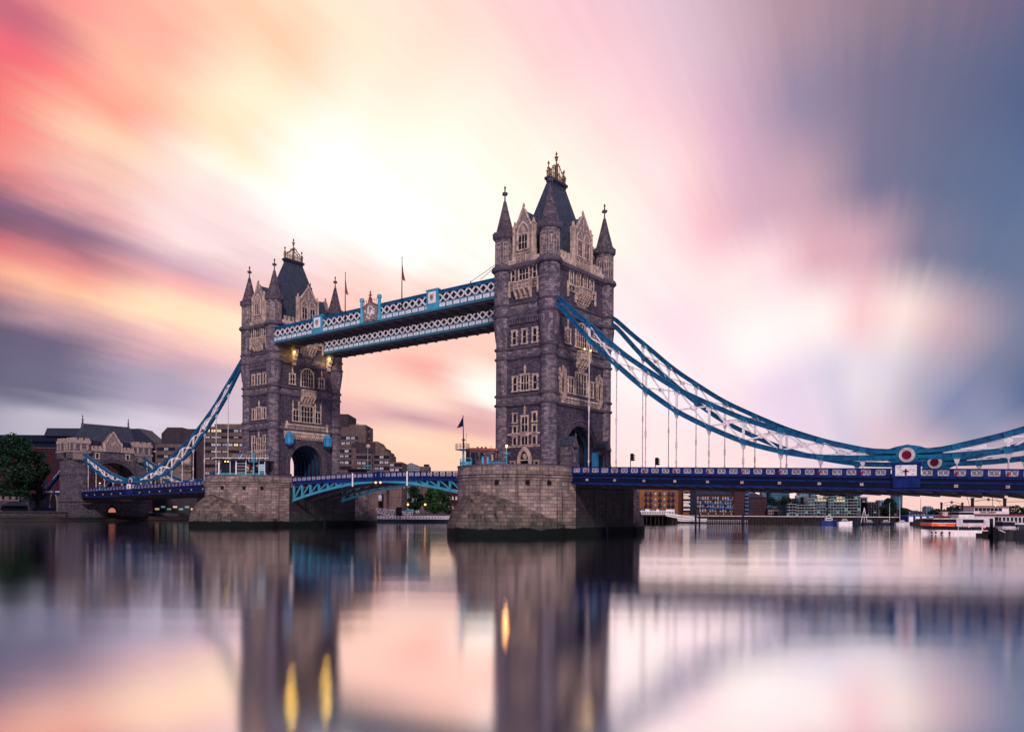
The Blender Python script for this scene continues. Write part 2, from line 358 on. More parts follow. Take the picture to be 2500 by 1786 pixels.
def window(par, face, s, z0, z1, w, lights=2, trans=1, quoin=True, arch=False, ob=0, name='window'):
    """stone-framed window: deep surround, mullions and dark glass"""
    fr = MB(); gl = MB(); h = w / 2; jw = .17
    if arch:
        zs = z1 - h; pin = arc(s, zs, h, z0, 12); pout = arc(s, zs, h + jw * 1.4, z0, 12)
        fring(fr, face, pin, pout, ob, ob + .26)
        fpoly(gl, face, pin, ob, ob + .03)
    else:
        fbox(fr, face, s - h - jw, s - h, z0, z1, ob, ob + .22); fbox(fr, face, s + h, s + h + jw, z0, z1, ob, ob + .22)
        fbox(fr, face, s - h - jw - .08, s + h + jw + .08, z1, z1 + .22, ob, ob + .3)
        fbox(gl, face, s - h, s + h, z0, z1, ob, ob + .03)
        zt = z1 - .32                                    # cusped heads of the lights
        for i in range(lights):
            a = s - h + w * i / lights; c = a + w / lights
            fpoly(fr, face, [(a, z1), (a, zt), ((a + c) / 2, z1 - .04)], ob + .03, ob + .12)
            fpoly(fr, face, [(c, z1), ((a + c) / 2, z1 - .04), (c, zt)], ob + .03, ob + .12)
    fbox(fr, face, s - h - jw - .12, s + h + jw + .12, z0 - .2, z0, ob, ob + .34)
    for i in range(1, lights):
        x = s - h + w * i / lights; zt = z1 if not arch else z1 - h + math.sqrt(max(0, h * h - (x - s) ** 2))
        fbox(fr, face, x - .055, x + .055, z0, zt, ob + .03, ob + .13)
    for i in range(trans):
        z = z0 + (z1 - z0) * (i + 1) / (trans + 1) if trans > 1 else z0 + (z1 - z0) * .48
        fbox(fr, face, s - h, s + h, z - .05, z + .05, ob + .03, ob + .12)
    if quoin:
        z = z0; k = 0
        while z < z1 - .2:
            if k % 2 == 0:
                fbox(fr, face, s - h - jw - .2, s - h - jw, z, z + .32, ob, ob + .12); fbox(fr, face, s + h + jw, s + h + jw + .2, z, z + .32, ob, ob + .12)
            z += .36; k += 1
    o = gl.build(name, M['glass'], par); fr.build('stone_surround', M['trim'], o)
    return o
def ogee(mb, face, s, z0, h, o0=0, o1=.22):              # little finial on a wall
    fpoly(mb, face, [(s - .16, z0), (s + .16, z0), (s + .1, z0 + h * .35), (s + .3, z0 + h * .42), (s + .09, z0 + h * .52), (s + .2, z0 + h * .72), (s + .06, z0 + h * .8), (s, z0 + h), (s - .06, z0 + h * .8), (s - .2, z0 + h * .72), (s - .09, z0 + h * .52), (s - .3, z0 + h * .42), (s - .1, z0 + h * .35)], o0, o1)
def tracery(mb, face, s0, s1, z0, z1, o, n):             # carved panel band: frames with rosettes
    for i in range(n):
        a = s0 + (s1 - s0) * i / n; c = s0 + (s1 - s0) * (i + 1) / n; m_ = (a + c) / 2; zm = (z0 + z1) / 2; r = min((c - a), (z1 - z0)) * .36
        fbox(mb, face, a, a + .09, z0, z1, o, o + .1)
        for q in range(4):
            t = math.pi / 4 + q * math.pi / 2
            x, z = m_ + r * .6 * math.cos(t), zm + r * .6 * math.sin(t)
            fpoly(mb, face, [(x - r * .35, z), (x, z - r * .35), (x + r * .35, z), (x, z + r * .35)], o, o + .09)
    fbox(mb, face, s1 - .09, s1, z0, z1, o, o + .1)
def balcony(par, face, s, w, z0, z1, zlow, out, ww, name='balcony', mat='trim'):
    mb = MB(); d = MB()
    fbox(mb, face, s - w / 2, s + w / 2, z1 - .16, z1, .02, out + .1)
    fbox(mb, face, s - w / 2, s + w / 2, z0, z0 + .16, .02, out + .1)
    fbox(d, face, s - w / 2 + .05, s + w / 2 - .05, z0 + .16, z1 - .16, .02, out - .06)
    tracery(mb, face, s - w / 2, s + w / 2, z0 + .16, z1 - .16, out - .06, max(2, int(w / .8)))
    n = max(3, int(w / .75))
    for i in range(n):                                   # stepped corbels underneath
        x = s - w / 2 + .2 + (w - .4) * i / (n - 1)
        for j, (zz, oo) in enumerate(((z0, out), (z0 - .35, out * .8), (z0 - .75, out * .55), (z0 - 1.2, out * .3))):
            zb = max(zlow, zz - .4)
            if zb < zz: fbox(mb, face, x - .13, x + .13, zb, zz, .02, oo)
    fpoly(d, face, [(s - w / 2 + .1, z0), (s + w / 2 - .1, z0), (s + w / 2 - .6, zlow + .3), (s + w / 2 - 1., zlow), (s - w / 2 + 1., zlow), (s - w / 2 + .6, zlow + .3)], .02, .14)
    if ww > w:                                           # side panels beyond the projecting middle
        for sg in (-1, 1):
            a, c = s + sg * w / 2, s + sg * ww / 2
            fbox(mb, face, a, c, z1 - .14, z1, .02, .3); fbox(mb, face, a, c, z0 + .1, z0 + .22, .02, .3)
            tracery(mb, face, min(a, c), max(a, c), z0 + .22, z1 - .14, .08, 1)
            fbox(mb, face, c - .14, c + .14, z0 - 1.0, z1 + .5, .02, .36)
    o = mb.build(name, M[mat], par); d.build('back_panel', M['carve'], o); return o
def finial_cross(mb, x, y, z, h):
    mb.lathe(x, y, [(.30, z - .25), (.34, z), (.16, z + .18), (.13, z + h * .30), (.13, z + h * .95), (.05, z + h)], 8)
    mb.box(x - .14, x + .14, y - .5, y + .5, z + h * .44, z + h * .58); mb.box(x - .5, x + .5, y - .14, y + .14, z + h * .44, z + h * .58)
    for dx, dy in ((.5, 0), (-.5, 0), (0, .5), (0, -.5)): mb.ball((x + dx, y + dy, z + h * .51), .17, 6)
    mb.ball((x, y, z + h * .88), .22, 8)

def make_tower():
    t = empty('bridge_tower', (0, 0, ZB), 'nearer gothic bridge tower of grey stone rising from the right hand pier', 'tower', 'main towers of the bridge')
    # --- body
    w = MB()
    for s in (-1, 1): w.box(-WX, WX, s * 5.45, s * WY, ZB, 22.6)
    w.box(-WX, WX, -WY, WY, 22.603, 51)
    for f in 'SN':
        n = fp(f, 0, 0, 1) - fp(f, 0, 0, 0)
        pin = arc(0, 15.4, 4.95, ZB, 20)
        for i in range(len(pin) - 1):                    # spandrel wall above the arch
            (a, za), (c, zc) = pin[i], pin[i + 1]
            if abs(a - c) < 1e-6: continue
            w.prism([fp(f, a, za, 0), fp(f, c, zc, 0), fp(f, c, 22.602, 0), fp(f, a, 22.602, 0)], n * -.9, n * 0)
        for sg in (-1, 1): fbox(w, f, sg * 4.95, sg * 5.449, ZB, 22.602, -.9, 0)
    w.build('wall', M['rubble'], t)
    sm = MB()                                            # smooth ashlar bands between string courses
    for z0, z1 in ((24.2, 25.4), (32.8, 34.1), (40.8, 42.3)):
        for f, h in (('W', 4.0), ('E', 4.0), ('S', 8.1), ('N', 8.1)): fbox(sm, f, -h, h, z0, z1, 0, .06)
    sm.build('ashlar_band', M['ashlar'], t)
    # --- arch mouldings and vault
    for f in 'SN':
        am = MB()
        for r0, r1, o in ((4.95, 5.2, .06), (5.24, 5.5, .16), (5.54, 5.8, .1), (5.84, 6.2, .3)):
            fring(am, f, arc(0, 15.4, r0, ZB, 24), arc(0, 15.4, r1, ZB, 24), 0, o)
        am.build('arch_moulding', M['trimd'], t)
    v = MB(); v.smooth = True
    v.ring([Vector((0, s, z)) for s, z in arc(0, 15.4, 5.0, ZB, 20)], [Vector((0, s, z)) for s, z in arc(0, 15.4, 5.3, ZB, 20)], (-4.9, 0, 0), (4.9, 0, 0)); v.smooth = False
    v.build('vault', M['dark'], t)
    for x in (-4, -2.4, -.8, .8, 2.4, 4):
        rb = MB(); rb.ring([Vector((0, s, z)) for s, z in arc(0, 15.4, 4.6, ZB, 16)], [Vector((0, s, z)) for s, z in arc(0, 15.4, 4.98, ZB, 16)], (x - .13, 0, 0), (x + .13, 0, 0))
        rb.build('vault_rib', M['rib'], t)
    # --- corner turrets
    for sx in (-1, 1):
        for sy in (-1, 1):
            cx, cy = sx * TX, sy * TY
            q = MB(); q.smooth = True
            q.lathe(cx, cy, [(1.62, ZB), (1.62, 13.2), (1.48, 13.4), (1.48, 35.6), (1.62, 36.4), (1.92, 39.6), (1.92, 49.4)], 16)
            tu = q.build('turret', M['ashlar'], t)
            dd = MB()                                    # pointed darts where the turret widens
            for i in range(8):
                a = 2 * math.pi * i / 8 + math.pi / 8; ca, sa = math.cos(a), math.sin(a)
                def P(r, tt, z): return Vector((cx + r * ca - tt * sa, cy + r * sa + tt * ca, z))
                dd.add([P(2.06, -.42, 39.9), P(2.06, .42, 39.9), P(1.66, 0, 36.0), P(1.5, -.42, 39.9), P(1.5, .42, 39.9), P(1.4, 0, 36.0)], [(0, 1, 2), (3, 5, 4), (0, 2, 5, 3), (1, 4, 5, 2), (0, 3, 4, 1)])
            dd.build('corbel_dart', M['trimd'], tu)
            up = MB(); up.lathe(cx, cy, [(1.86, 49.4), (1.86, 55.0), (2.0, 55.15)], 8)
            to = up.build('turret_top', M['ashlar'], tu)
            pn = MB()
            for i in range(8):
                a = 2 * math.pi * i / 8 + math.pi / 4 + math.pi / 4 * 0; ca, sa = math.cos(a), math.sin(a); r = 1.86 * math.cos(math.pi / 8)
                def bx(t0, t1, z0, z1, d):
                    c4 = [(r, t0), (r + d, t0), (r + d, t1), (r, t1)]
                    pn.add([(cx + rr * ca - tt * sa, cy + rr * sa + tt * ca, z) for z in (z0, z1) for rr, tt in c4], [(0, 1, 2, 3), (4, 7, 6, 5), (0, 4, 5, 1), (1, 5, 6, 2), (2, 6, 7, 3), (3, 7, 4, 0)])
                bx(-.5, -.4, 50.3, 54.2, .06); bx(.4, .5, 50.3, 54.2, .06); bx(-.5, .5, 54.1, 54.25, .08); bx(-.5, .5, 51.9, 52.05, .07); bx(-.5, .5, 50.25, 50.4, .07)
                bx(-.22, .22, 53.2, 53.7, .07); bx(-.08, .08, 52.2, 53.2, .07)
            pn.build('carved_panel', M['carve2'], to)
            cc = MB(); cc.lathe(cx, cy, [(1.95, 55.0), (2.22, 55.3), (2.22, 55.75), (2.05, 55.9)], 16)
            for i in range(16):
                a = 2 * math.pi * i / 16; cc.beam((cx + 2.05 * math.cos(a), cy + 2.05 * math.sin(a), 55.4), (cx + 2.05 * math.cos(a), cy + 2.05 * math.sin(a), 56.25), .34, .34)
            cc.build('turret_cornice', M['trimd'], tu)
            sp = MB(); sp.lathe(cx, cy, [(2.0, 55.8), (1.62, 57.0), (.95, 59.6), (.28, 62.4)], 8)
            s_ = sp.build('spire', M['spire'], tu)
            fi = MB(); finial_cross(fi, cx, cy, 62.3, 3.1); fi.build('finial', M['trimd'], s_)
    # --- string courses
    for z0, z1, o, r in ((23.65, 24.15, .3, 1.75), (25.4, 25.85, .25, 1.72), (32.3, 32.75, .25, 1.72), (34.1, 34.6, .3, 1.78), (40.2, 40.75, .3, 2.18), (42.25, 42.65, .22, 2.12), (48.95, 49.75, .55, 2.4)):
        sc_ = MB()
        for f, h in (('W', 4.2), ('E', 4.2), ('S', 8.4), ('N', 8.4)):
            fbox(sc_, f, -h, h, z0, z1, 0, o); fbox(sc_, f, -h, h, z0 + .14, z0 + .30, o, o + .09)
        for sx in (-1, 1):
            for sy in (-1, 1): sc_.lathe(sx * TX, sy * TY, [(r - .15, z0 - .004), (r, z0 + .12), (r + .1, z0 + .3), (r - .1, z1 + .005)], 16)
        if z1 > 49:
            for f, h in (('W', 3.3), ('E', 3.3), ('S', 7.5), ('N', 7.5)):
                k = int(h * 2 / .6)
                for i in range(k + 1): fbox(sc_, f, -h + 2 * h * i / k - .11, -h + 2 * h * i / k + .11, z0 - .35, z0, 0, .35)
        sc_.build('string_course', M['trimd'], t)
    # --- battlements
    for f, h, dh in (('W', 3.5, 1.95), ('E', 3.5, 1.95), ('S', 7.7, 2.75), ('N', 7.7, 2.75)):
        p = MB(); fbox(p, f, -h, h, 49.75, 50.75, -.1, .2)
        x = dh + .25
        while x + .5 < h:
            for sg in (-1, 1): fbox(p, f, sg * x, sg * (x + .6), 50.75, 51.7, -.1, .2); fbox(p, f, sg * (x - .05), sg * (x + .65), 51.7, 51.85, -.15, .26)
            x += 1.15
        p.build('battlement', M['trim'], t)
    # --- dormer gables
    for f, h, zs, za in (('W', 1.95, 56.4, 59.75), ('E', 1.95, 56.4, 59.75), ('S', 2.75, 56.9, 60.0), ('N', 2.75, 56.9, 60.0)):
        g = MB(); fpoly(g, f, [(-h, 49.75), (h, 49.75), (h, zs - .9), (h * .8, zs), (0, za), (-h * .8, zs), (-h, zs - .9)], -.5, .35)
        do = g.build('dormer', M['carve'], t)
        c = MB()                                         # coping, side buttresses and pinnacles
        for sg in (-1, 1):
            fpoly(c, f, [(sg * h * .86, zs - .1), (sg * h * .98, zs + .1), (0, za + .55), (0, za + .1)], .3, .5)
            fbox(c, f, sg * h, sg * (h + .42), 49.75, zs + .1, -.5, .5); fbox(c, f, sg * (h - .06), sg * (h + .52), zs + .1, zs + .35, -.5, .58)
            fpoly(c, f, [(sg * (h + .0), zs + .35), (sg * (h + .42), zs + .35), (sg * (h + .21), zs + 1.3)], -.2, .3)
        fbox(c, f, -h, h, 51.5, 51.66, .35, .48); ogee(c, f, 0, za, 1.0, .1, .4)
        tracery(c, f, -h + .2, h - .2, 49.95, 51.4, .35, 3 if h < 2 else 4)
        if h < 2:
            fring(c, f, gothic(0, 54.9, 1.2, 52.0), gothic(0, 54.9, 1.42, 52.0), .35, .55)
            fpoly(c, f, [(-.5, 55.7), (0, 56.7), (.5, 55.7), (0, 55.2)], .35, .46)
        else:
            for sg in (-1, 1): fring(c, f, gothic(sg * 1.2, 55.1, .9, 52.0), gothic(sg * 1.2, 55.1, 1.06, 52.0), .35, .5)
            for q in range(5): fpoly(c, f, [(-.25, 57.2 + q * .45), (0, 57.45 + q * .45), (.25, 57.2 + q * .45), (0, 56.98 + q * .45)], .35, .48)
            for sg in (-1, 1): fpoly(c, f, [(sg * .9, 57.3), (sg * 1.15, 57.6), (sg * 1.4, 57.3), (sg * 1.15, 57)], .35, .48)
        c.build('carved_coping', M['trim'], do)
        rf = MB(); fpoly(rf, f, [(-h + .15, 51), (h - .15, 51), (h - .15, zs - .6), (0, za - .3), (-h + .15, zs - .6)], -4.2 if h < 2 else -3.2, -.5)
        rf.build('dormer_roof', M['slate'], do)
        if h < 2: window(do, f, 0, 52.15, 54.9, 2.0, 3, 1, False, ob=.35)
        else:
            for sg in (-1, 1): window(do, f, sg * 1.2, 52.0, 54.9, 1.45, 2, 1, False, ob=.35)
    # --- main roof
    r = MB()
    def rect(a, c, z): return [(-a, -c, z), (a, -c, z), (a, c, z), (-a, c, z)]
    lv = [rect(4.7, 8.6, 50.9), rect(4.3, 7.9, 52.2), rect(2.1, 4.95, 60), rect(.35, 2.6, 67.3)]
    r.add([p for l in lv for p in l], [(4 * k + i, 4 * k + (i + 1) % 4, 4 * k + 4 + (i + 1) % 4, 4 * k + 4 + i) for k in range(3) for i in range(4)] + [(0, 3, 2, 1), (12, 13, 14, 15)])
    ro = r.build('roof', M['slate'], t)
    k = MB(); k.box(-.5, .5, -2.75, 2.75, 67.2, 67.6); k.box(-.7, .7, -3.0, 3.0, 67.6, 68.1)
    for y in [-2.4 + i * .8 for i in range(7)]: k.box(-.62, .62, y - .12, y + .12, 66.5, 66.8)
    k.build('roof_curb', M['lead'], ro)
    cr2 = MB()
    for sx in (-.4, .4):
        for z in (68.25, 69.05): cr2.beam((sx, -2.6, z), (sx, 2.6, z), .08, .09)
        for i in range(11):
            y = -2.6 + 5.2 * i / 10; zt = 69.2 + 2.2 * max(0, 1 - abs(y) / 2.6) ** 1.3
            cr2.beam((sx, y, 68.1), (sx, y, zt), .08, .08)
            if i < 10:
                y2 = y + 5.2 / 10; z2 = 69.2 + 2.2 * max(0, 1 - abs(y2) / 2.6) ** 1.3; cr2.beam((sx, y, zt), (sx, y2, z2), .1, .16)
                for zz in (68.3, 69.0): cr2.beam((sx, y, zz), (sx, y2, zz + .6), .045, .045)
            if i % 2 == 0: cr2.ball((sx, y, zt + .16), .17, 6)
    for sy in (-2.6, 2.6):
        for z in (68.25, 69.0): cr2.beam((-.4, sy, z), (.4, sy, z), .1, .12)
        cr2.lathe(0, sy, [(.28, 68.1), (.2, 69.6), (.36, 69.8), (.12, 70.0), (.1, 70.5), (.26, 70.7), (.03, 71.2)], 8)
    cr2.lathe(0, 0, [(.4, 68.1), (.26, 70.8), (.42, 71.0), (.16, 71.25), (.12, 72.0), (.32, 72.2), (.1, 72.4), (.1, 73.1), (.24, 73.3), (.03, 73.9)], 8)
    cr2.box(-.4, .4, -.1, .1, 72.55, 72.8); cr2.box(-.1, .1, -.4, .4, 72.55, 72.8)
    cr2.build('gilded_cresting', M['gold'], ro)
    # --- windows and balconies, west (river) faces
    for f in 'WE':
        window(t, f, 0, 46.7, 49.0, 2.1, 3); window(t, f, -2.45, 46.7, 48.9, .75, 1, 1, False); window(t, f, 2.45, 46.7, 48.9, .75, 1, 1, False)
        balcony(t, f, 0, 3.7, 44.9, 46.3, 43.2, .95, 6.5)
        cb = MB(); fbox(cb, f, -3.3, 3.5, 39.55, 40.2, 0, .45)
        for i in range(12): fbox(cb, f, -3.2 + i * .58, -2.9 + i * .58, 38.7, 39.55, 0, .36)
        cb.build('corbel_table', M['trimd'], t)
        for s in (-2.1, .25, 2.6): window(t, f, s, 35.0, 37.5, .85, 1)
        window(t, f, .4, 26.4, 29.2, 1.75, 3); window(t, f, -1.9, 26.4, 29.0, .85, 1); window(t, f, 2.7, 26.4, 29.0, .85, 1)
        for z_ in (29.4, 22.0): og = MB(); ogee(og, f, .4, z_, 1.65); og.build('wall_finial', M['trim'], t)
        for z_ in (18.25, 15.95): og = MB(); fbox(og, f, -3.5, 3.85, z_, z_ + .35, 0, .18); og.build('stone_band', M['trim'], t)
        window(t, f, .4, 18.8, 21.6, 1.4, 2, 1, False); window(t, f, .4, 16.4, 18.0, 1.4, 2, 0, False)
        for s in (-1.85, 2.65):
            window(t, f, s, 20.6, 22.2, .8, 1, 0, False); window(t, f, s, 18.7, 19.9, .8, 1, 0, False); window(t, f, s, 16.45, 17.9, .8, 1, 0, False)
        dr = MB(); fpoly(dr, f, gothic(.5, 13.5, 1.05, ZB), 0, .04); d_ = dr.build('door', M['glass'], t)
        dr = MB(); fring(dr, f, gothic(.5, 13.5, 1.05, ZB), gothic(.5, 13.5, 1.5, ZB), 0, .5); fbox(dr, f, -.5, 1.5, 13.5, 13.7, .04, .2)
        fpoly(dr, f, [(.5 + .5 * math.cos(q), 14.3 + .5 * math.sin(q)) for q in [i * math.pi / 4 for i in range(8)]], .04, .15); dr.build('door_surround', M['trim'], d_)
        for s in (-2.3, 3.15): window(t, f, s, ZB + .1, 13.3, .8, 1, 0, False)
    for f in 'SN':
        for s in (-3.5, -1.2, 1.2, 3.5): window(t, f, s, 46.4, 48.8, 1.15, 2, 1, False)
        balcony(t, f, 0, 4.6, 44.9, 46.2, 42.7, 1.1, 9.4)
        window(t, f, 0, 35.1, 39.6, 3.6, 5, 3, True, True)
        for s in (-4.5, 4.5):
            window(t, f, s, 35.3, 37.8, 1.4, 2); o_ = MB(); ogee(o_, f, s, 38.1, 1.8); o_.build('wall_finial', M['trim'], t)
        window(t, f, 0, 26.2, 30.2, 3.6, 4, 2, False)
        for s in (-3.4, 3.4): window(t, f, s, 26.2, 29.0, 1.6, 2)
        pb = MB(); fbox(pb, f, -6.6, 6.6, 25.05, 25.4, .06, .3); fbox(pb, f, -6.6, 6.6, 24.0, 24.25, .06, .3); tracery(pb, f, -6.6, 6.6, 24.25, 25.05, .1, 12)
        for s in (-6.2, 6.2): fbox(pb, f, s - .25, s + .25, 24.1, 26.0, .06, .45)
        pb.build('carved_frieze', M['trim'], t)
    return t
near = make_tower()
# pieces only the copy lacks are made after it
far = copy_tree(near, Matrix.Translation((-SPAN, 0, ZB)))
far['label'] = 'farther gothic bridge tower of grey stone standing on the left hand pier'
# --- near tower south face
balcony(near, 'S', 0, 3.4, 32.85, 34.3, 30.4, 1.25, 0, 'lit_balcony', 'trim')
for s in (-6.3, 6.3):
    n_ = MB(); fpoly(n_, 'S', gothic(s, 28.2, .55, 25.9), 0, .05); nn = n_.build('niche', M['glass'], near)
    n_ = MB(); fring(n_, 'S', gothic(s, 28.2, .55, 25.9), gothic(s, 28.2, .85, 25.9), 0, .5); ogee(n_, 'S', s, 29.4, 1.5, .1, .5)
    for q in (-.9, .9): ogee(n_, 'S', s + q, 28.2, 2.3, 0, .4)
    fpoly(n_, 'S', [(s - .9, 25.9), (s + .9, 25.9), (s + .5, 24.9), (s, 24.3), (s - .5, 24.9)], 0, .6); n_.build('niche_canopy', M['carve2'], nn)
for s in (-5.75, 5.75):                                  # gabled stone porches beside the road
    sg = 1 if s > 0 else -1
    p = MB(); p.box(WX, WX + 2.4, s - .8, s + .8, ZB - 1.6, 16.2)
    po = p.build('porch', M['ashlar'], near)
    p = MB(); p.prism([(WX + 2.65, s - 1.05, 16.2), (WX + 2.65, s + 1.05, 16.2), (WX + 2.65, s, 17.9)], (0, 0, 0), (-2.65, 0, 0)); p.build('porch_roof', M['slate'], po)
    p = MB()
    p.prism([(WX + 2.6, s - .95, 15.9), (WX + 2.6, s + .95, 15.9), (WX + 2.6, s, 17.6)], (.02, 0, 0), (.3, 0, 0)); p.box(WX + 2.42, WX + 2.8, s - .95, s + .95, 13.0, 13.3)
    for q in (-.75, .75): p.box(WX + 2.42, WX + 2.75, s + q - .16, s + q + .16, 13.3, 15.9)
    p.box(WX + 2.2, WX + 3.0, s - .95, s + .95, ZB - 1.4, 12.9)
    p.lathe(WX + 2.75, s, [(.16, 17.5), (.08, 17.9), (.28, 18.1), (.08, 18.3), (.02, 18.7)], 6)
    p.build('porch_gable', M['trimd'], po)
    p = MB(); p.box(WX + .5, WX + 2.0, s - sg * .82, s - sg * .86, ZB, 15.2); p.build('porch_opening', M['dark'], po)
g = MB()
for y in (-4.6, 4.6): g.box(7.0, 7.15, y - (2.2 if y > 0 else 0) * 1, y + (0 if y > 0 else 1.2), 11.5, 15.4 if y > 0 else 14.0)
g.build('road_gate', M['gate'], near)
# --- far tower south face
mc = MB()
fbox(mc, 'S', -6.9, 6.9, 23.0, 23.6, 0, .6)
for i in range(24): fbox(mc, 'S', -6.8 + i * .58, -6.5 + i * .58, 22.2, 23.0, 0, .5); fbox(mc, 'S', -6.76 + i * .58, -6.54 + i * .58, 21.7, 22.2, 0, .25)
mc.M = None
for i, v_ in enumerate(mc.v): mc.v[i] = v_ + Vector((-SPAN, 0, 0))
mc.build('machicolation', M['trim'], far)
def shifted(mb):
    for i, v_ in enumerate(mb.v): mb.v[i] = v_ + Vector((-SPAN, 0, 0))
    return mb
for s in (-5.9, 5.9):
    c = MB(); c.lathe(WX + 1.0, s, [(.3, 19.9), (.95, 20.4), (.95, 22.2), (1.15, 22.3), (.5, 23.1), (.1, 23.5), (.05, 24.0)], 8)
    for i in range(8):
        a = i * math.pi / 4; c.beam((WX + 1 + .98 * math.cos(a + .39), s + .98 * math.sin(a + .39), 20.4), (WX + 1 + .98 * math.cos(a + .39), s + .98 * math.sin(a + .39), 22.2), .12, .12)
    c.box(WX, WX + .6, s - .3, s + .3, 20.2, 21.8)
    shifted(c).build('lookout_cabin', M['gate'], far)
_sh = MB(); _b = _sh
bmb = MB()
fb = balcony(near, 'S', 0, 4.0, 32.6, 34.2, 29.9, 1.2, 0, 'projecting_bay')
fb.parent = far; WM[fb.name] = WM[far.name]
for c in list(fb.children): WM[c.name] = WM[far.name]
og = MB()
for s in (-4.3, -2.5, 2.5, 4.3): ogee(og, 'S', s, 29.2, 2.2)
shifted(og).build('wall_finial', M['trim'], far)
gd = MB(); gd.box(-6.5, -6.3, -4.6, -2.2, 11.5, 15.2); gd.box(-6.5, -6.3, 2.2, 4.6, 11.5, 13.6); shifted(gd).build('road_gate', M['gate'], far)

# ------------------------------------------------------------------ piers
def outline(t, n=16):                                    # upper pier wall: straight sides, round ends
    w = 10.65 + t; pts = []
    for i in range(n + 1):
        a = -math.pi + math.pi * i / n; pts.append((w * math.cos(a), -12 + w * math.sin(a)))
    for i in range(n + 1):
        a = math.pi * i / n; pts.append((w * math.cos(a), 12 + w * math.sin(a)))
    return pts
def loft(mb, outs):
    n = len(outs[0][0]); vs = [(x, y, z) for pts, z in outs for x, y in pts]
    fs = [(k * n + i, k * n + (i + 1) % n, (k + 1) * n + (i + 1) % n, (k + 1) * n + i) for k in range(len(outs) - 1) for i in range(n)]
    mb.add(vs, fs + [tuple(range((len(outs) - 1) * n, len(outs) * n))])
def make_pier():
    t = empty('bridge_pier', (0, 0, -2), 'nearer granite river pier with rounded end under the right hand tower', 'bridge pier', 'river piers')
    p = MB(); loft(p, [(outline(0), -3), (outline(0), 11.65)]); p.build('pier_body', M['pier'], t)
    m = MB()
    for z0, z1, d in ((9.6, 9.95, .18), (10.05, 10.35, .3), (10.5, 10.75, .2)):
        o = outline(0); q = outline(d); m.ring([(x, y, z0) for x, y in o], [(x, y, z0) for x, y in q], (0, 0, 0), (0, 0, z1 - z0), True)
    m.build('moulding', M['pier'], t)
    m = MB(); o = outline(-.6); q = outline(.06)
    m.ring([(x, y, 10.9) for x, y in o], [(x, y, 10.9) for x, y in q], (0, 0, 0), (0, 0, 1.15), True)
    pr_ = m.build('parapet', M['pier'], t)
    m = MB(); o = outline(-.65); q = outline(.16)
    m.ring([(x, y, 12.05) for x, y in o], [(x, y, 12.05) for x, y in q], (0, 0, 0), (0, 0, .18), True); m.build('coping', M['trimd'], pr_)
    for sy in (-1, 1):                                   # pointed starling with a domed back
        s = MB(); s.smooth = True; ou = []
        for z, k in ((-3, 1), (1.0, 1), (1.8, .985), (2.9, .94), (4.0, .86), (5.2, .73), (6.3, .55), (7.2, .33), (7.75, .1)):
            pts = []
            ww = 10.75 * (.45 + .55 * k) if k < 1 else 10.75
            ww = 10.75 * math.sqrt(max(.02, 1 - (1 - k) ** 1.0 * .9)) if k < 1 else 10.75
            tip = 12 + 16.2 * (.62 + .38 * k)
            r = (ww * ww + (tip - 12) ** 2) / (2 * ww); am = math.asin(min(1, (tip - 12) / r))
            for i in range(13):
                a = am * i / 12; pts.append((-(ww - r * (1 - math.cos(a))), sy * (12 + r * math.sin(a))))
            for i in range(11, -1, -1):
                a = am * i / 12; pts.append(((ww - r * (1 - math.cos(a))), sy * (12 + r * math.sin(a))))
            ou.append((pts, z))
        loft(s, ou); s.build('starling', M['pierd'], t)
    for (x, y) in ((7.9, -19.2), (3.6, -22.1), (10.0, -15.9)):
        d = MB(); d.box(x - .28, x + .28, y - .28, y + .28, 8.75, 9.45); d.build('drain_hole', M['black'], t)
    d = MB(); d.box(10.6, 10.70, -8.6, 12.0, -1, 9.4); d.build('sooty_shaded_wall', M['sootshade'], t)  # thin panel below the deck: stained stone plus painted-in shade
    for sx in (-1, 1):                                   # recess and floor beam under the approach spans
        d = MB(); d.box(sx * 10.6, sx * 10.95, -7.2, 11.2, 8.0, 8.3); d.box(sx * 10.6, sx * 10.85, 1.6, 2.2, -1, 8.0); d.build('fender_rail', M['dark'], t)
    return t
np_ = make_pier()
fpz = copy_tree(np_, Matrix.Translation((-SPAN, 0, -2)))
fpz['label'] = 'farther granite river pier with rounded end under the left hand tower'

# ------------------------------------------------------------------ side spans
CY = 9.62; DY = 10.0                                     # chain plane and deck edge
UPC = [(6.4, 44.0), (10.3, 40.1), (15.7, 35.6), (19.95, 31.75), (24.75, 28.35), (30.2, 24.65), (36.05, 21.66), (41.6, 19.0), (47.3, 16.9), (53, 15.15), (58.7, 13.6), (61, 13.12), (64.35, 13.25), (67.5, 12.98), (70.2, 13.6), (75.9, 14.85), (81, 16.5), (91, 20.2), (96.6, 22.35)]
LOC = [(6.4, 41.9), (13.7, 33.7), (19.3, 28.7), (24.8, 24.0), (30.4, 20.0), (36, 17.1), (41.6, 14.55), (47.3, 12.87), (53, 11.8), (58.7, 11.52), (64.35, 11.5), (70.2, 11.47), (75.9, 11.9), (81, 13.0), (87.5, 15.5), (96.6, 19.8)]
def interp(T, x):
    for (a, za), (c, zc) in zip(T, T[1:]):
        if x <= c: return za + (zc - za) * (x - a) / (c - a)
    return T[-1][1]
def smooth_curve(T, x0, x1, dz, step=1.4):
    xs = [x0 + (x1 - x0) * i / max(2, int((x1 - x0) / step)) for i in range(max(2, int((x1 - x0) / step)) + 1)]
    return [(x, sum(interp(T, min(96.6, max(6.4, x + e))) for e in (-2, -1, 0, 1, 2)) / 5 + dz) for x in xs]
NODES = [13.9, 19.4, 24.95, 30.5, 36.05, 41.6, 47.3, 53.0, 58.7]
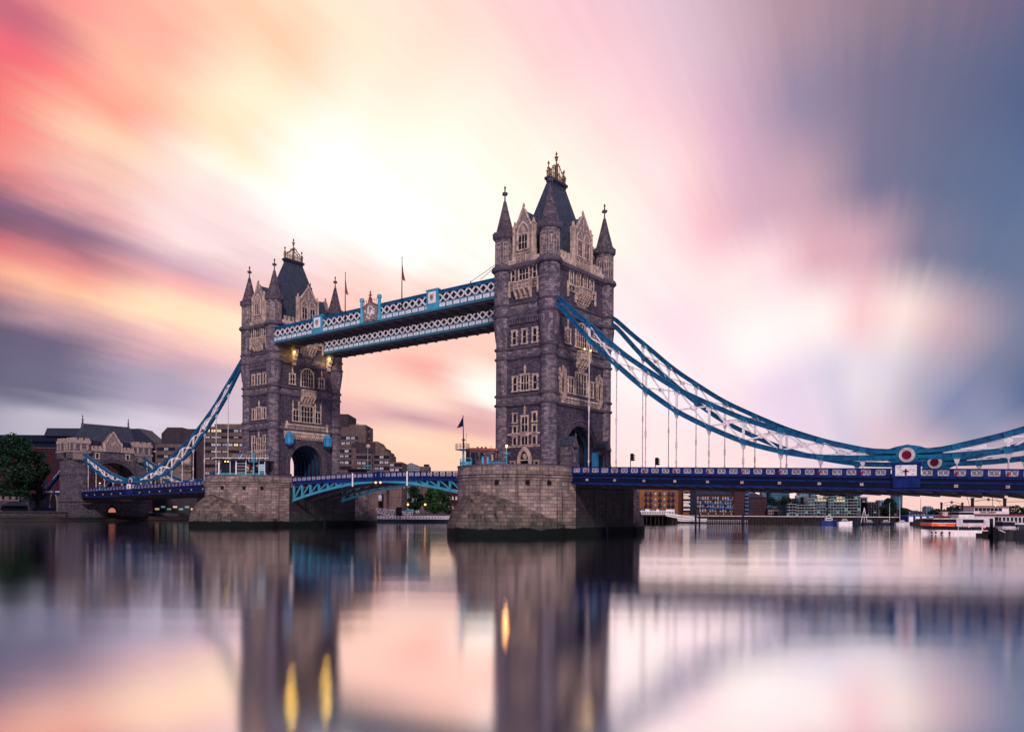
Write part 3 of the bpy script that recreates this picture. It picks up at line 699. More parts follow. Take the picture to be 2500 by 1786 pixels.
NOD2 = [70.2, 75.9, 81.5, 87.1, 92.5]
def deckz(side, x):                                      # parapet top over the side spans; x measured from the tower
    return 12.45 - .0317 * x if side > 0 else 11.9 - .0187 * (x - 10)
def chain(side, y, label):
    X0 = 0 if side > 0 else -SPAN
    def P(x, z, yy=0): return Vector((X0 + side * x, y + yy, z))
    t = empty('suspension_chain', P(64.35, deckz(side, 64.35) - .6), label, 'suspension chain', 'trussed suspension chains of the bridge')
    for nm, T, dz, mt in (('upper_chord', UPC, -.48, 'blue'), ('lower_chord', LOC, .45, 'blue')):
        for x0, x1 in ((6.4, 63.0), (65.6, 96.6)):
            c = MB(); pts = smooth_curve(T, x0, x1, dz)
            P_ = [P(x, z) for x, z in pts]
            nrm = []
            for i in range(len(P_)):
                a = P_[max(0, i - 1)]; e = P_[min(len(P_) - 1, i + 1)]; d = (e - a).normalized(); nrm.append(Vector((-d.z, 0, d.x)) * (1 if side > 0 else -1))
            k = .27
            def strip(y0, y1, n0, n1):
                c.ring([p + n * n0 for p, n in zip(P_, nrm)], [p + n * n1 for p, n in zip(P_, nrm)], (0, y0, 0), (0, y1, 0))
            strip(-.2, .2, -k, k)
            strip(-.3, .3, k + .002, k + .11); strip(-.3, .3, -k - .11, -k - .002)
            strip(-.24, .24, -.05, .05)
            o = c.build(nm, M[mt] if side > 0 or abs(y) < 0 else M['blue'], t)
    def up(x): return interp(UPC, x) - .5
    def lo(x): return interp(LOC, x) + .45
    for nod in (NODES, NOD2):
        for i, x in enumerate(nod):
            if up(x) - lo(x) > .9:
                s = MB(); s.beam(P(x, lo(x)), P(x, up(x)), .34, .3, (0, 1, 0)); s.box(*(sorted((P(x - .45, 0).x, P(x + .45, 0).x))), y - .14, y + .14, up(x) - .95, up(x) - .3); s.build('strut', M['white'], t)
            if i + 1 < len(nod):
                x2 = nod[i + 1]
                for (a, za, e, zb) in ((x + .3, up(x) - .3, x2 - .3, lo(x2) + .3), (x + .3, lo(x) + .3, x2 - .3, up(x2) - .3)):
                    s = MB(); s.beam(P(a, za, -.06 if za > zb else .06), P(e, zb, -.06 if za > zb else .06), .22, .30, (0, 1, 0))
                    s.build('cross_brace', M['white'], t)
                g = MB(); zc = (up(x) + lo(x) + up(x2) + lo(x2)) / 4; g.lathe(0, 0, [(.01, 0)], 3) if 0 else None
                q = P((x + x2) / 2, zc); g.prism([q + Vector((.55 * math.cos(a), 0, .4 * math.sin(a))) for a in [j * math.pi / 4 for j in range(8)]], (0, -.12, 0), (0, .12, 0)); g.build('gusset', M['white'], t)
            for zf, T_ in ((up(x) + .02, UPC), (lo(x), LOC)):
                sl_ = (interp(T_, x + .6) - interp(T_, x - .6)) / 1.2; g = MB()
                g.beam(P(x - .5, zf - .5 * sl_), P(x + .5, zf + .5 * sl_), .70, .62, (0, 0, 1)); g.build('splice_plate', M['bluep'], t)
            # hanger
            zt = lo(x) - .3; zb = deckz(side, x) - .5
            if zt - zb > .3:
                h = MB(); q = P(x, zt)
                h.prism([q + Vector((-.45, 0, .2)), q + Vector((.45, 0, .2)), q + Vector((.16, 0, -.75)), q + Vector((-.16, 0, -.75))], (0, -.16, 0), (0, .16, 0))
                h.rod(P(x, zt - .6), P(x, zb), .10)
                if zt - zb > 3: zm = (zt + zb) / 2 - .5; h.rod(P(x, zm - .5), P(x, zm + .5), .17); h.rod(P(x, zb + 1.2), P(x, zb + 1.6), .16)
                h.build('hanger', M['whited'], t)
    # knuckle with roundel
    c = MB(); x = 64.35
    top = [(x + d, z) for d, z in ((-4.2, 12.75), (-2.6, 12.95), (-1.5, 13.35), (0, 13.62), (1.5, 13.35), (2.6, 12.95), (4.2, 12.75))]
    bot = [(x + d, z) for d, z in ((4.2, 11.75), (2.6, 11.6), (1.4, 11.0), (-1.4, 11.0), (-2.6, 11.6), (-4.2, 11.75))]
    c.prism([P(a, z) for a, z in top + bot], (0, -.3, 0), (0, .3, 0))
    kn = c.build('knuckle_plate', M['bluep'], t)
    for sy in (-1, 1):
        for r, mt, nm, d in ((1.0, 'whited', 'roundel', .42), (.58, 'maroon', 'roundel_centre', .5)):
            c = MB(); q = P(x, 12.2); n = 28
            c.prism([q + Vector((r * math.cos(2 * math.pi * i / n), 0, r * math.sin(2 * math.pi * i / n))) for i in range(n)], (0, sy * .25, 0), (0, sy * d, 0))
            rr = c.build(nm, M[mt], kn)
            if nm == 'roundel': pass
    return t
chain(1, -CY, 'bright blue suspension chain truss sweeping down from the nearer tower to the right, front one')
chain(1, CY, 'blue suspension chain truss behind the front one, right of the nearer tower')
chain(-1, -CY, 'front blue and white suspension chain truss between the farther tower and the north gatehouse')
chain(-1, CY, 'rear blue and white suspension chain truss partly hidden behind the farther tower')

def shield_cross(mb, x, y, z, s):
    mb.box(x - .08 * s, x + .08 * s, y, y - .03, z - .42 * s, z + .42 * s); mb.box(x - .3 * s, x + .3 * s, y, y - .03, z + .05 * s, z + .2 * s)
def side_span(side, xe, label):
    X0 = 0 if side > 0 else -SPAN; x0 = 10.66
    def zt(x): return deckz(side, x)
    t = empty('bridge_deck', (X0 + side * 54, 0, 7), label, 'bridge deck', 'approach spans hung from the chains')
    def strip(mb, ya, yb, z0, z1, xa=x0, xb=xe):
        pts = [(xa, zt(xa))]
        n = 8
        P0 = []
        for i in range(n):
            a, c = xa + (xb - xa) * i / n, xa + (xb - xa) * (i + 1) / n
            mb.add([(X0 + side * q, yy, zt(q) + dz) for q in (a, c) for yy in (ya, yb) for dz in (z0, z1)], [(0, 1, 3, 2), (4, 6, 7, 5), (0, 4, 5, 1), (2, 3, 7, 6), (0, 2, 6, 4), (1, 5, 7, 3)])
    m = MB(); strip(m, -DY + .5, DY - .5, -1.35, -1.1); m.build('roadway', M['asph'], t)
    m = MB(); strip(m, -DY + .6, DY - .6, -3.1, -1.36)
    m2 = MB()
    x = x0 + 1
    while x < xe:
        m2.box(X0 + side * x - .2, X0 + side * x + .2, -DY + .3, DY - .3, zt(x) - 3.5, zt(x) - 3.0); x += 2.8
    m.build('floor_girder', M['soff'], t); m2.build('cross_beam', M['dark'], t)
    for sy in (-1, 1):
        f = MB()
        for y0, y1, z0, z1 in ((0, .3, -2.95, -1.2), (-.22, 0, -1.32, -1.2), (-.12, 0, -1.95, -1.75), (-.2, 0, -2.98, -2.7)):
            strip(f, sy * (DY - y0), sy * (DY - y1), z0, z1)
        fa = f.build('fascia_girder', M['navy'], t)
        f = MB(); strip(f, sy * (DY + .03), sy * (DY - .02), -2.68, -1.97); strip(f, sy * (DY + .03), sy * (DY - .02), -1.73, -1.34)
        f.build('fascia_web', M['navyd'], fa)
        p = MB(); strip(p, sy * (DY - .02), sy * (DY - .22), -1.19, -.95); strip(p, sy * (DY + .1), sy * (DY - .3), -.17, 0)
        pitch = 1.9; x = x0 + .1; k = 0
        pan = None
        while x < xe - .5:
            if not (63.0 < x + .3 < 65.9):
                p.box(X0 + side * x - .26, X0 + side * x + .26, sy * (DY + .06), sy * (DY - .25), zt(x) - 1.2, zt(x) - .16)
            xc = x + pitch / 2
            if xc < xe and not (62.6 < xc < 66.2):
                q = MB(); a = .58; zc = zt(xc) - .56; h = .34; px_ = X0 + side * xc
                ys = sy * (DY - .04); ye = sy * (DY - .1)
                q.box(px_ - a - .07, px_ + a + .07, ys, ye, zc - h - .05, zc + h + .05)
                q.mat(1)
                yf, yb_ = sy * (DY + .0), sy * (DY - .045)
                for sgn in (-1, 1):
                    for u0 in (-a, 0): q.beam((px_ + u0 + .03, (yf + yb_) / 2, zc - sgn * (h - .03)), (px_ + u0 + a - .03, (yf + yb_) / 2, zc + sgn * (h - .03)), .045, .055, (0, 1, 0))
                for u0 in (-a / 2, a / 2):
                    for j in range(8):
                        t0, t1 = j * math.pi / 4, (j + 1) * math.pi / 4
                        q.beam((px_ + u0 + .2 * math.cos(t0), (yf + yb_) / 2, zc + .2 * math.sin(t0)), (px_ + u0 + .2 * math.cos(t1), (yf + yb_) / 2, zc + .2 * math.sin(t1)), .035, .045, (0, 1, 0))
                if sy < 0 or side > 0: q.build('parapet_panel', [M['whited'], M['navy']], t)
                else: q.build('parapet_panel', [M['whited'], M['navy']], t)
            k += 1; x += pitch
        p.build('parapet', M['navy'], t)
        for nx in NODES + NOD2:
            if nx > xe - 1: continue
            q = MB(); q.box(X0 + side * nx - .12, X0 + side * nx + .12, sy * (DY + .14), sy * (DY + .02), zt(nx) - .92, zt(nx) - .5); q.build('red_marker', M['red'], t)
            q = MB(); zq = zt(nx) - 2.25
            for dx in (-.12, .12):
                for dz in (-.1, .1): q.box(X0 + side * nx + dx - .1, X0 + side * nx + dx + .1, sy * (DY + .16), sy * (DY + .03), zq + dz - .08, zq + dz + .08)
            q.build('floodlight', M['trim'], t)
        # pedestal under the knuckle with its painted shield panel
        xk = X0 + side * 64.35; zk = zt(64.35)
        q = MB(); q.box(xk - 1.75, xk + 1.75, sy * (DY + .45), sy * (DY - .7), zk - 1.25, zk + .55); q.box(xk - 1.95, xk + 1.95, sy * (DY + .6), sy * (DY - .85), zk + .55, zk + .8)
        q.box(xk - 1.65, xk + 1.65, sy * (DY + .35), sy * (DY - .1), zk - 2.6, zk - 1.25); pd = q.build('pedestal', M['navy'], t)
        q = MB(); ys = sy * (DY + .45)
        q.box(xk - 1.3, xk + 1.3, ys, ys + sy * .06, zk - 1.0, zk + .42)
        rr_ = random.Random(3)
        q.mat(1)
        for j in range(26):
            xx = xk + rr_.uniform(-1.15, 1.15); zz = zk + rr_.uniform(-.9, .32)
            if abs(xx - xk) < .42: continue
            q.beam((xx - .12, ys + sy * .07, zz), (xx + .12, ys + sy * .07, zz + rr_.uniform(-.1, .1)), .04, .04, (0, 1, 0))
        q.mat(2); q.box(xk - .1, xk + .1, ys + sy * .06, ys + sy * .12, zk - .95, zk - .08); q.box(xk - .36, xk + .36, ys + sy * .06, ys + sy * .12, zk - .5, zk - .32)
        q.build('shield_panel', [M['white'], M['blue'], M['maroon']], pd)
        q = MB()
        for dx in (-1.76, 1.75): q.box(xk + dx, xk + dx + .01 * (1 if dx > 0 else -1) + (.05 if dx > 0 else -.05), sy * (DY + .2), sy * (DY - .45), zk - .9, zk + .2)
        q.build('side_panel', M['white'], pd)
    return t
side_span(1, 112, 'long navy blue bridge deck with white parapet panels crossing the right half')
side_span(-1, 96.2, 'navy blue bridge deck between the farther pier and the gatehouse at left')

# ------------------------------------------------------------------ opening middle span (two leaves)
XC = -41.15
def btop(x): return 12.42 - .5 * ((x - XC) / 30.5) ** 2
def bbot(x): return 10.25 - 4.1 * (abs(x - XC) / 30.2) ** 1.7
def leaf(sg, label):
    xa, xb = (XC + .06, -10.66) if sg > 0 else (-SPAN + 10.66, XC - .06)
    t = empty('bascule_leaf', (-10.66 if sg > 0 else -SPAN + 10.66, 0, 9), label, 'opening bridge span', 'opening leaves of the middle span')
    N = 12; xs = [xa + (xb - xa) * i / N for i in range(N + 1)]
    def strip(mb, ya, yb, d0, d1, base=btop, xs=xs, base2=None):
        for a, c in zip(xs, xs[1:]):
            mb.add([(q, yy, (base if dz == d0 or base2 is None else base2)(q) + dz) for q in (a, c) for yy in (ya, yb) for dz in (d0, d1)], [(0, 1, 3, 2), (4, 6, 7, 5), (0, 4, 5, 1), (2, 3, 7, 6), (0, 2, 6, 4), (1, 5, 7, 3)])
    m = MB(); strip(m, -7.2, 7.2, -1.4, -1.15); m.build('roadway', M['asph'], t)
    m = MB()
    for x in [xa + (xb - xa) * (i + .5) / 16 for i in range(16)]: m.box(x - .15, x + .15, -7.2, 7.2, btop(x) - 1.95, btop(x) - 1.42)
    m.build('cross_beam', M['dark'], t)
    for y, mt in ((-7.5, 'cyan'), (-2.6, 'soff'), (2.6, 'soff'), (7.5, 'cyan')):
        g = MB(); strip(g, y - .3, y + .3, 0, .5, bbot); strip(g, y - .3, y + .3, -1.75, -1.42)
        n = 9; xe_ = xb if sg > 0 else xa
        xn = [xe_ - sg * (.3 + i * 3.15) for i in range(n)]
        for i, x in enumerate(xn):
            if btop(x) - 1.5 - bbot(x) > .5: g.box(x - .17, x + .17, y - .2, y + .2, bbot(x) + .2, btop(x) - 1.5)
            if i + 1 < n and btop(xn[i + 1]) - bbot(x) > 2.2: g.beam((x - sg * .1, y, bbot(x) + .5), (xn[i + 1] + sg * .1, y, btop(xn[i + 1]) - 1.7), .28, .28, (0, 1, 0))
        near_c = [x for x in xs if abs(x - XC) < 9]
        g.add([(q, y + e, z) for q in (XC + sg * .06, XC + sg * 9) for e in (-.12, .12) for z in (bbot(q), btop(q) - 1.6)], [(0, 1, 3, 2), (4, 6, 7, 5), (0, 4, 5, 1), (2, 3, 7, 6), (0, 2, 6, 4), (1, 5, 7, 3)])
        g.build('arched_truss', M[mt], t)
    for sy in (-1, 1):
        f = MB(); strip(f, sy * 7.85, sy * 7.6, -1.95, -1.15); strip(f, sy * 8.0, sy * 7.6, -1.25, -1.15, ); f.build('fascia_girder', M['navy'], t)
        p = MB(); strip(p, sy * 7.9, sy * 7.65, -.14, 0); strip(p, sy * 7.8, sy * 7.65, -1.16, -1.0)
        n = 17
        for i in range(n + 1):
            x = xa + (xb - xa) * i / n; p.box(x - .12, x + .12, sy * 7.86, sy * 7.62, btop(x) - 1.2, btop(x) - .1)
            if i < n:
                xc = x + (xb - xa) / n / 2; zc = btop(xc) - .57; q = MB(); a = .62; h = .36
                q.box(xc - a, xc + a, sy * 7.76, sy * 7.70, zc - h, zc + h); q.mat(1)
                for s1 in (-1, 1):
                    for u0 in (-a, 0): q.beam((xc + u0 + .03, sy * 7.775, zc - s1 * (h - .04)), (xc + u0 + a - .03, sy * 7.775, zc + s1 * (h - .04)), .05, .055, (0, 1, 0))
                q.box(xc - .03, xc + .03, sy * 7.80, sy * 7.75, zc - h, zc + h)
                q.build('parapet_panel', [M['whited'], M['navy']], t)
        p.box(XC + sg * .1, XC + sg * .5, sy * 8.1, sy * 7.6, 10.6, 12.6); p.box(XC + sg * 1.2, XC + sg * 1.5, sy * 8.1, sy * 7.6, 10.6, 12.5)
        p.build('parapet', M['navy'], t)
        q = MB(); q.rod((XC + sg * (9 if sg > 0 else 8.3), sy * 8.05, 9.4), (XC + sg * (9 if sg > 0 else 8.3), sy * 8.05, 12.4), .17); q.build('marker_post', M['white'], t)
        q = MB(); q.ball((XC + sg * .75, sy * 8.0, 10.2), .24); q.build('signal_lamp', M['lampw'], t)
        q = MB(); q.box(XC + sg * .5, XC + sg * 1.0, sy * 7.6, sy * 8.0, 10.35, 10.6); q.build('lamp_bracket', M['navyd'], t)
    return t
leaf(1, 'right hand leaf of the opening span with pale blue arched truss, joining the nearer pier')
leaf(-1, 'left hand leaf of the opening span with pale blue arched truss, joining the farther pier')

# ------------------------------------------------------------------ high walkways
def walkway(sy, label):
    t = empty('high_walkway', (XC, sy * 7.8, 43.9), label, 'walkway', 'high level walkways between the towers')
    xa, xb = -SPAN + 5.95, -5.95
    y0, y1 = sy * 5.3, sy * 10.35
    m = MB(); m.box(xa, xb, y0 + sy * .1, y1 - sy * .1, 43.9, 44.5)
    m.build('floor', M['soff'], t)
    m = MB(); n = 22
    for i in range(n):
        a, c = xa + (xb - xa) * i / n, xa + (xb - xa) * (i + 1) / n
        m.beam((a, y0 + sy * .2, 43.8), (c, y1 - sy * .2, 43.8), .14, .16); m.beam((a, y1 - sy * .2, 43.79), (c, y0 + sy * .2, 43.79), .14, .16); m.box(a - .1, a + .1, y0, y1, 43.68, 43.88)
    m.build('floor_bracing', M['dark'], t)
    m = MB(); m.box(xa, xb, y0 + sy * .45, y1 - sy * .45, 44.5, 48.15); m.build('glazed_gallery', M['lead'], t)
    m = MB(); ym = (y0 + y1) / 2
    m.prism([(xa, y0 - sy * .1, 48.2), (xa, y1 + sy * .1, 48.2), (xa, ym, 48.75)], (0, 0, 0), (xb - xa, 0, 0)); m.build('roof', M['navyd'], t)
    for yy, so in ((y0, -sy), (y1, sy)):
        c = MB(); c.box(xa, xb, yy, yy - so * .35, 47.5, 48.2); c.box(xa, xb, yy + so * .12, yy - so * .3, 48.0, 48.18); c.box(xa, xb, yy + so * .1, yy, 47.45, 47.58); c.build('top_chord', M['blue'], t)
        c = MB(); c.box(xa, xb, yy, yy - so * .35, 44.3, 45.75); c.box(xa, xb, yy + so * .16, yy, 45.62, 45.78); c.box(xa, xb, yy + so * .16, yy, 44.62, 44.75); c.box(xa, xb, yy + so * .22, yy, 44.28, 44.42)
        N = 37; pt = (xb - xa) / N
        for i in range(N + 1): c.box(xa + pt * i - .12, xa + pt * i + .12, yy + so * .1, yy, 44.75, 45.62)
        ch = c.build('bottom_chord', M['walk'], t)
        l = MB()
        for i in range(N):
            a = xa + pt * i
            for e, s1 in ((.03, 1), (.11, -1)):
                for off in (0, .28):
                    l.beam((a + off, yy - so * e, 45.75 if s1 > 0 else 47.5), (a + pt + off - .02, yy - so * e, 47.5 if s1 > 0 else 45.75), .12, .13, (0, 1, 0))
            q = MB(); xc = a + pt / 2; h = .3
            q.box(xc - .72, xc + .72, yy + so * .07, yy, 44.82, 45.56); q.mat(1)
            for dx in (-.26, 0, .26):
                q.prism([(xc + dx - .11, yy, 45.0 + abs(dx) * .1), (xc + dx, yy, 45.15 + abs(dx) * .1), (xc + dx + .11, yy, 45.0 + abs(dx) * .1), (xc + dx, yy, 44.95)], (0, so * .07, 0), (0, so * .11, 0))
            q.beam((xc - .5, yy + so * .08, 45.38), (xc + .5, yy + so * .08, 45.38), .05, .06, (0, 1, 0))
            q.build('ornament_panel', [M['white'], M['bluel']], t)
        l.build('lattice', M['white'], t)
        if (sy < 0 and so < 0) or (sy > 0 and so > 0):
            for x0, x1 in ((-60.6, -57.3), (-24.3, -21.2)):
                q = MB(); q.box(x0, x1, yy + so * .3, yy - so * .3, 44.5, 48.5); q.box(x0 - .15, x1 + .15, yy + so * .42, yy - so * .4, 48.35, 48.62); pq = q.build('shield_bay', M['cyan'], t)
                q = MB(); q.box(x0 + .55, x1 - .55, yy + so * .3, yy + so * .38, 45.8, 48.1); q.mat(1)
                xm = (x0 + x1) / 2; q.prism([(xm - .55, yy, 47.6), (xm + .55, yy, 47.6), (xm + .5, yy, 46.7), (xm, yy, 46.1), (xm - .5, yy, 46.7)], (0, so * .38, 0), (0, so * .44, 0))
                q.mat(2)
                for j in range(3): q.box(xm - .3, xm + .3, yy + so * .44, yy + so * .48, 46.7 + j * .28, 46.82 + j * .28)
                q.build('shield_panel', [M['white'], M['trim'], M['maroon']], pq)
            # central crest
            xm = XC + .2
            q = MB(); pts = [(xm - 2.2, 44.9), (xm + 2.2, 44.9), (xm + 2.2, 47.6), (xm + 1.5, 48.1), (xm + .6, 48.5), (xm, 49.4), (xm - .6, 48.5), (xm - 1.5, 48.1), (xm - 2.2, 47.6)]
            q.prism([(a, yy, z) for a, z in pts], (0, so * .28, 0), (0, so * .52, 0)); cr_ = q.build('crest', M['carve'], t)
            q = MB(); rg = random.Random(5)
            for j in range(46):
                aa = rg.uniform(0, 6.28); rr = rg.uniform(.2, 1); a_, z_ = xm + 1.5 * rr * math.cos(aa), 46.6 + 1.35 * rr * math.sin(aa)
                q.ball((a_, yy + so * .55, z_), rg.uniform(.1, .2), 6)
            q.build('coat_of_arms', M['white'], cr_)
            q = MB(); op = [(a + (a - xm) * .12, z + .16) for a, z in pts[2:]]; q.ring([(a, yy, z) for a, z in pts[2:]], [(a, yy, z) for a, z in op], (0, so * .2, 0), (0, so * .6, 0))
            for j in range(-3, 4):
                if j: q.lathe(xm + j * .62, yy + so * .4, [(.05, 48.3), (.05, 49.2 - abs(j) * .05), (.14, 49.3 - abs(j) * .05), (.03, 49.5 - abs(j) * .05)], 6)
            q.box(xm - .1, xm + .1, yy + so * .3, yy + so * .5, 49.2, 51.1); q.box(xm - .45, xm + .45, yy + so * .3, yy + so * .5, 50.2, 50.4); q.ball((xm, yy + so * .4, 49.6), .4, 8); q.ball((xm, yy + so * .4, 51.1), .15, 6)
            q.build('crest_canopy', M['maroon2'] if 'maroon2' in M else M['red'], cr_)
            for dx in (-2.75, 2.75):
                q = MB(); q.lathe(xm + dx, yy + so * .3, [(.48, 44.5), (.48, 45.6), (.38, 45.8), (.38, 49.2), (.55, 49.35), (.5, 49.9), (.3, 50.05)], 8); q.build('crest_post', M['cyan'], cr_)
    return t
M['maroon2'] = flat('red_brown_ironwork', (.20, .05, .05), .6)
walkway(-1, 'nearer high walkway with central crest and pale blue lattice, uppermost in the photo')
walkway(1, 'rear high walkway with pale blue lattice seen below the nearer one')
for x, zz, nm in ((-49.3, 45.8, 'left'), (-31.45, 45.8, 'right')):
    t = empty('flagpole', (x, -10.6, zz), 'tall flagpole with a dark red drooping flag, %s on the high walkway' % ('left of the crest' if nm == 'left' else 'right of the crest'), 'flagpole', 'flagpoles on the high walkway')
    m = MB(); m.rod((x, -10.6, zz), (x, -10.6, 56.6), .13, .06); m.ball((x, -10.6, 56.65), .12, 6); m.build('pole', M['dark'], t)
    m = MB(); m.smooth = True
    P_ = []
    for i in range(9):
        f_ = i / 8; wd = .12 + .95 * f_ ** .9
        P_.append([(x + wd * (j / 6) * (.75), -10.6 + .18 * math.sin(j * 1.7 + i * .5) * f_ + .02, 55.7 - 3.6 * f_ - .5 * (j / 6)) for j in range(7)])
    m.add([p for r_ in P_ for p in r_], [(i * 7 + j, i * 7 + j + 1, (i + 1) * 7 + j + 1, (i + 1) * 7 + j) for i in range(8) for j in range(6)]); m.build('flag', M['maroon2'], t)
t = MB(); t.rod((-13.5, -9.6, 48.7), (-6.7, -9.9, 50.9), .05); t.rod((-11, -9.6, 48.7), (-6.7, -9.9, 50.6), .05); t.rod((-13.5, -9.6, 48.2), (-13.5, -9.6, 48.9), .09)
solo(t, 'stay_cable', M['dark'], (-13.5, -9.6, 48.3), 'thin stay cables running from the walkway roof up to the nearer tower', 'cable')
# brackets with lamps beneath the walkways on the farther tower
for y, lb in ((-4.2, 'nearer'), (6.6, 'rear')):
    q = MB(); xx = -SPAN + WX
    for j, (o, z0, z1) in enumerate(((1.5, 43.0, 43.9), (1.15, 42.1, 43.0), (.8, 41.2, 42.1), (.45, 40.0, 41.2))): q.box(xx, xx + o, y - .55, y + .55, z0, z1 - .02)
    t = solo(q, 'walkway_bracket', M['trim'], (xx, y, 40), 'stepped stone bracket with a yellow lamp under the %s walkway' % lb, 'bracket', 'brackets under the walkways')
    q = MB(); q.ball((xx + 1.7, y - .95, 42.9), .30, 8); q.build('lamp', M['lampy'], t)
    for k in (0,):
        ld = bpy.data.lights.new('bracket_light', 'POINT'); lo_ = bpy.data.objects.new('bracket_light', ld); COL.objects.link(lo_)
        ld.energy = 200; ld.color = (1, .62, .08); ld.shadow_soft_size = .25; lo_.location = (xx + 1.7, y - 1.2, 42.6)
q = MB(); xx = WX
for y in (-1.0, 1.1): q.ball((xx + 1.5, y, 34.6), .13, 8)
solo(q, 'balcony_lamp', M['lampy'], (xx + 1.5, 0, 34.4), 'pair of glowing yellow lamps on the balcony of the nearer tower', 'lamp')
ld = bpy.data.lights.new('balcony_light', 'POINT'); lo_ = bpy.data.objects.new('balcony_light', ld); COL.objects.link(lo_)
ld.energy = 25; ld.color = (1, .62, .15); ld.shadow_soft_size = .25; lo_.location = (xx + 2.4, 0, 33.8)
ld = bpy.data.lights.new('archway_light', 'POINT'); lo_ = bpy.data.objects.new('archway_light', ld); COL.objects.link(lo_)
ld.energy = 60; ld.color = (1, .5, .2); lo_.location = (0, 3, 14.6)

# ------------------------------------------------------------------ north gatehouse tower
AX, AW = -179.0, 12.4; ABK = -189.0
def make_gatehouse():
    t = empty('gatehouse_tower', (-184, 0, .5), 'stone gatehouse tower with slate roof at the left end of the bridge', 'gatehouse')
    w = MB()
    for s in (-1, 1): w.box(ABK, AX, s * 8.35, s * AW, -1, 22.0)
    w.box(ABK, AX, -AW, AW, 20.3, 22.6)
    for xf, d in ((AX, -1), (ABK, 1)):
        pin = [(-8.35, 6)] + [(-8.3 * math.cos(math.pi * i / 24), 12.0 + 7.3 * math.sin(math.pi * i / 24)) for i in range(25)]
        for (a, za), (c, zc) in zip(pin[1:], pin[2:]):
            w.prism([(xf, a, za), (xf, c, zc), (xf, c, 20.302), (xf, a, 20.302)], (0, 0, 0), (d * 1.2, 0, 0))
    w.box(ABK, AX, -8.4, 8.4, -1, 6.6)
    w.build('wall', M['north'], t)
    m = MB()
    for k, (r, o) in enumerate(((0, .1), (.4, .25), (.8, .12), (1.15, .35))):
        P1 = [(AX, -(8.0 + r) * math.cos(math.pi * i / 24), 12.0 + (7.1 + r * .8) * math.sin(math.pi * i / 24)) for i in range(25)]
        P2 = [(AX, -(8.32 + r) * math.cos(math.pi * i / 24), 12.0 + (7.4 + r * .8) * math.sin(math.pi * i / 24)) for i in range(25)]
        m.ring(P1, P2, (-.2, 0, 0), (o, 0, 0))
    m.build('arch_moulding', M['trimd'], t)
    m = MB(); m.box(ABK - .3, AX + .3, -AW - .3, AW + .3, 6.0, 6.35); m.box(ABK - .2, AX + .2, -AW - .2, -8.4, 14.8, 15.1); m.build('string_course', M['trimd'], t)
    m = MB()
    def cren(x0, x1, y0, y1, z, n, axis):
        m.box(x0, x1, y0, y1, z, z + 1.0)
        for i in range(n):
            if axis == 'y': a = y0 + (y1 - y0) * (i + .15) / n; m.box(x0, x1, a, a + (y1 - y0) / n * .6, z + 1.0, z + 1.8)
            else: a = x0 + (x1 - x0) * (i + .15) / n; m.box(a, a + (x1 - x0) / n * .6, y0, y1, z + 1.0, z + 1.8)
    cren(AX - .4, AX + .25, -7.3, 7.3, 22.6, 11, 'y')
    m.build('battlement', M['carve2'], t)
    for sy in (-1, 1):                                   # square corner blocks
        for x0, x1 in ((AX - 3.8, AX + .7), (ABK - .7, ABK + 3.5)):
            b_ = MB(); ya, yb = sorted((sy * 7.4, sy * (AW + .7))); b_.box(x0, x1, ya, yb, 20.0, 24.8); ob = b_.build('corner_block', M['north'], t)
            m = MB(); cren(x0 - .15, x0 + .4, ya - .1, yb + .1, 24.8, 3, 'y'); cren(x1 - .4, x1 + .15, ya - .1, yb + .1, 24.8, 3, 'y'); cren(x0 + .41, x1 - .41, ya - .12, ya + .4, 24.8, 2, 'x'); cren(x0 + .41, x1 - .41, yb - .4, yb + .12, 24.8, 2, 'x')
            m.box(x0 - .2, x1 + .2, ya - .2, yb + .2, 22.0, 22.4)
            for k in range(3): m.box(x1, x1 + .12, ya + .4 + k * 2.0, ya + 1.0 + k * 2.0, 22.6, 24.6)
            for k in range(2): m.box(x0 + .5 + k * 2.0, x0 + 1.3 + k * 2.0, ya - .12, ya, 22.6, 24.6)
            m.build('block_battlement', M['carve2'], ob)
        sd_ = MB(); ys = sorted((sy * 8.2, sy * (AW + .4)))
        sd_.box(AX, AX + 1.2, ys[0], ys[1], 19.6, 22.0); sd_.box(AX - .1, AX + 1.4, ys[0] - .15, ys[1] + .15, 21.7, 22.05)
        sd_.prism([(AX + 1.2, sy * CY - .9, 22.05), (AX + 1.2, sy * CY + .9, 22.05), (AX + 1.2, sy * CY + .6, 22.8), (AX + 1.2, sy * CY, 23.2), (AX + 1.2, sy * CY - .6, 22.8)], (-1, 0, 0), (.15, 0, 0)); sd_.build('chain_saddle', M['carve'], t)
    r = MB(); x0, x1 = ABK + .6, AX - .9; xm = (x0 + x1) / 2
    r.add([(x0, -9.4, 22.5), (x1, -9.4, 22.5), (x1, 9.4, 22.5), (x0, 9.4, 22.5), (x0 + 2.3, -8.9, 27.5), (x1 - 2.3, -8.9, 27.5), (x1 - 2.3, 8.9, 27.5), (x0 + 2.3, 8.9, 27.5), (xm - .3, -7.3, 31.6), (xm + .3, -7.3, 31.6), (xm + .3, 7.6, 31.6), (xm - .3, 7.6, 31.6)],
          [(0, 3, 2, 1), (0, 1, 5, 4), (1, 2, 6, 5), (2, 3, 7, 6), (3, 0, 4, 7), (4, 5, 9, 8), (5, 6, 10, 9), (6, 7, 11, 10), (7, 4, 8, 11), (8, 9, 10, 11)])
    ro = r.build('roof', M['slate'], t)
    m = MB(); m.box(xm - .4, xm + .4, -7.4, 7.7, 31.55, 31.85)
    m.build('ridge', M['trimd'], ro)
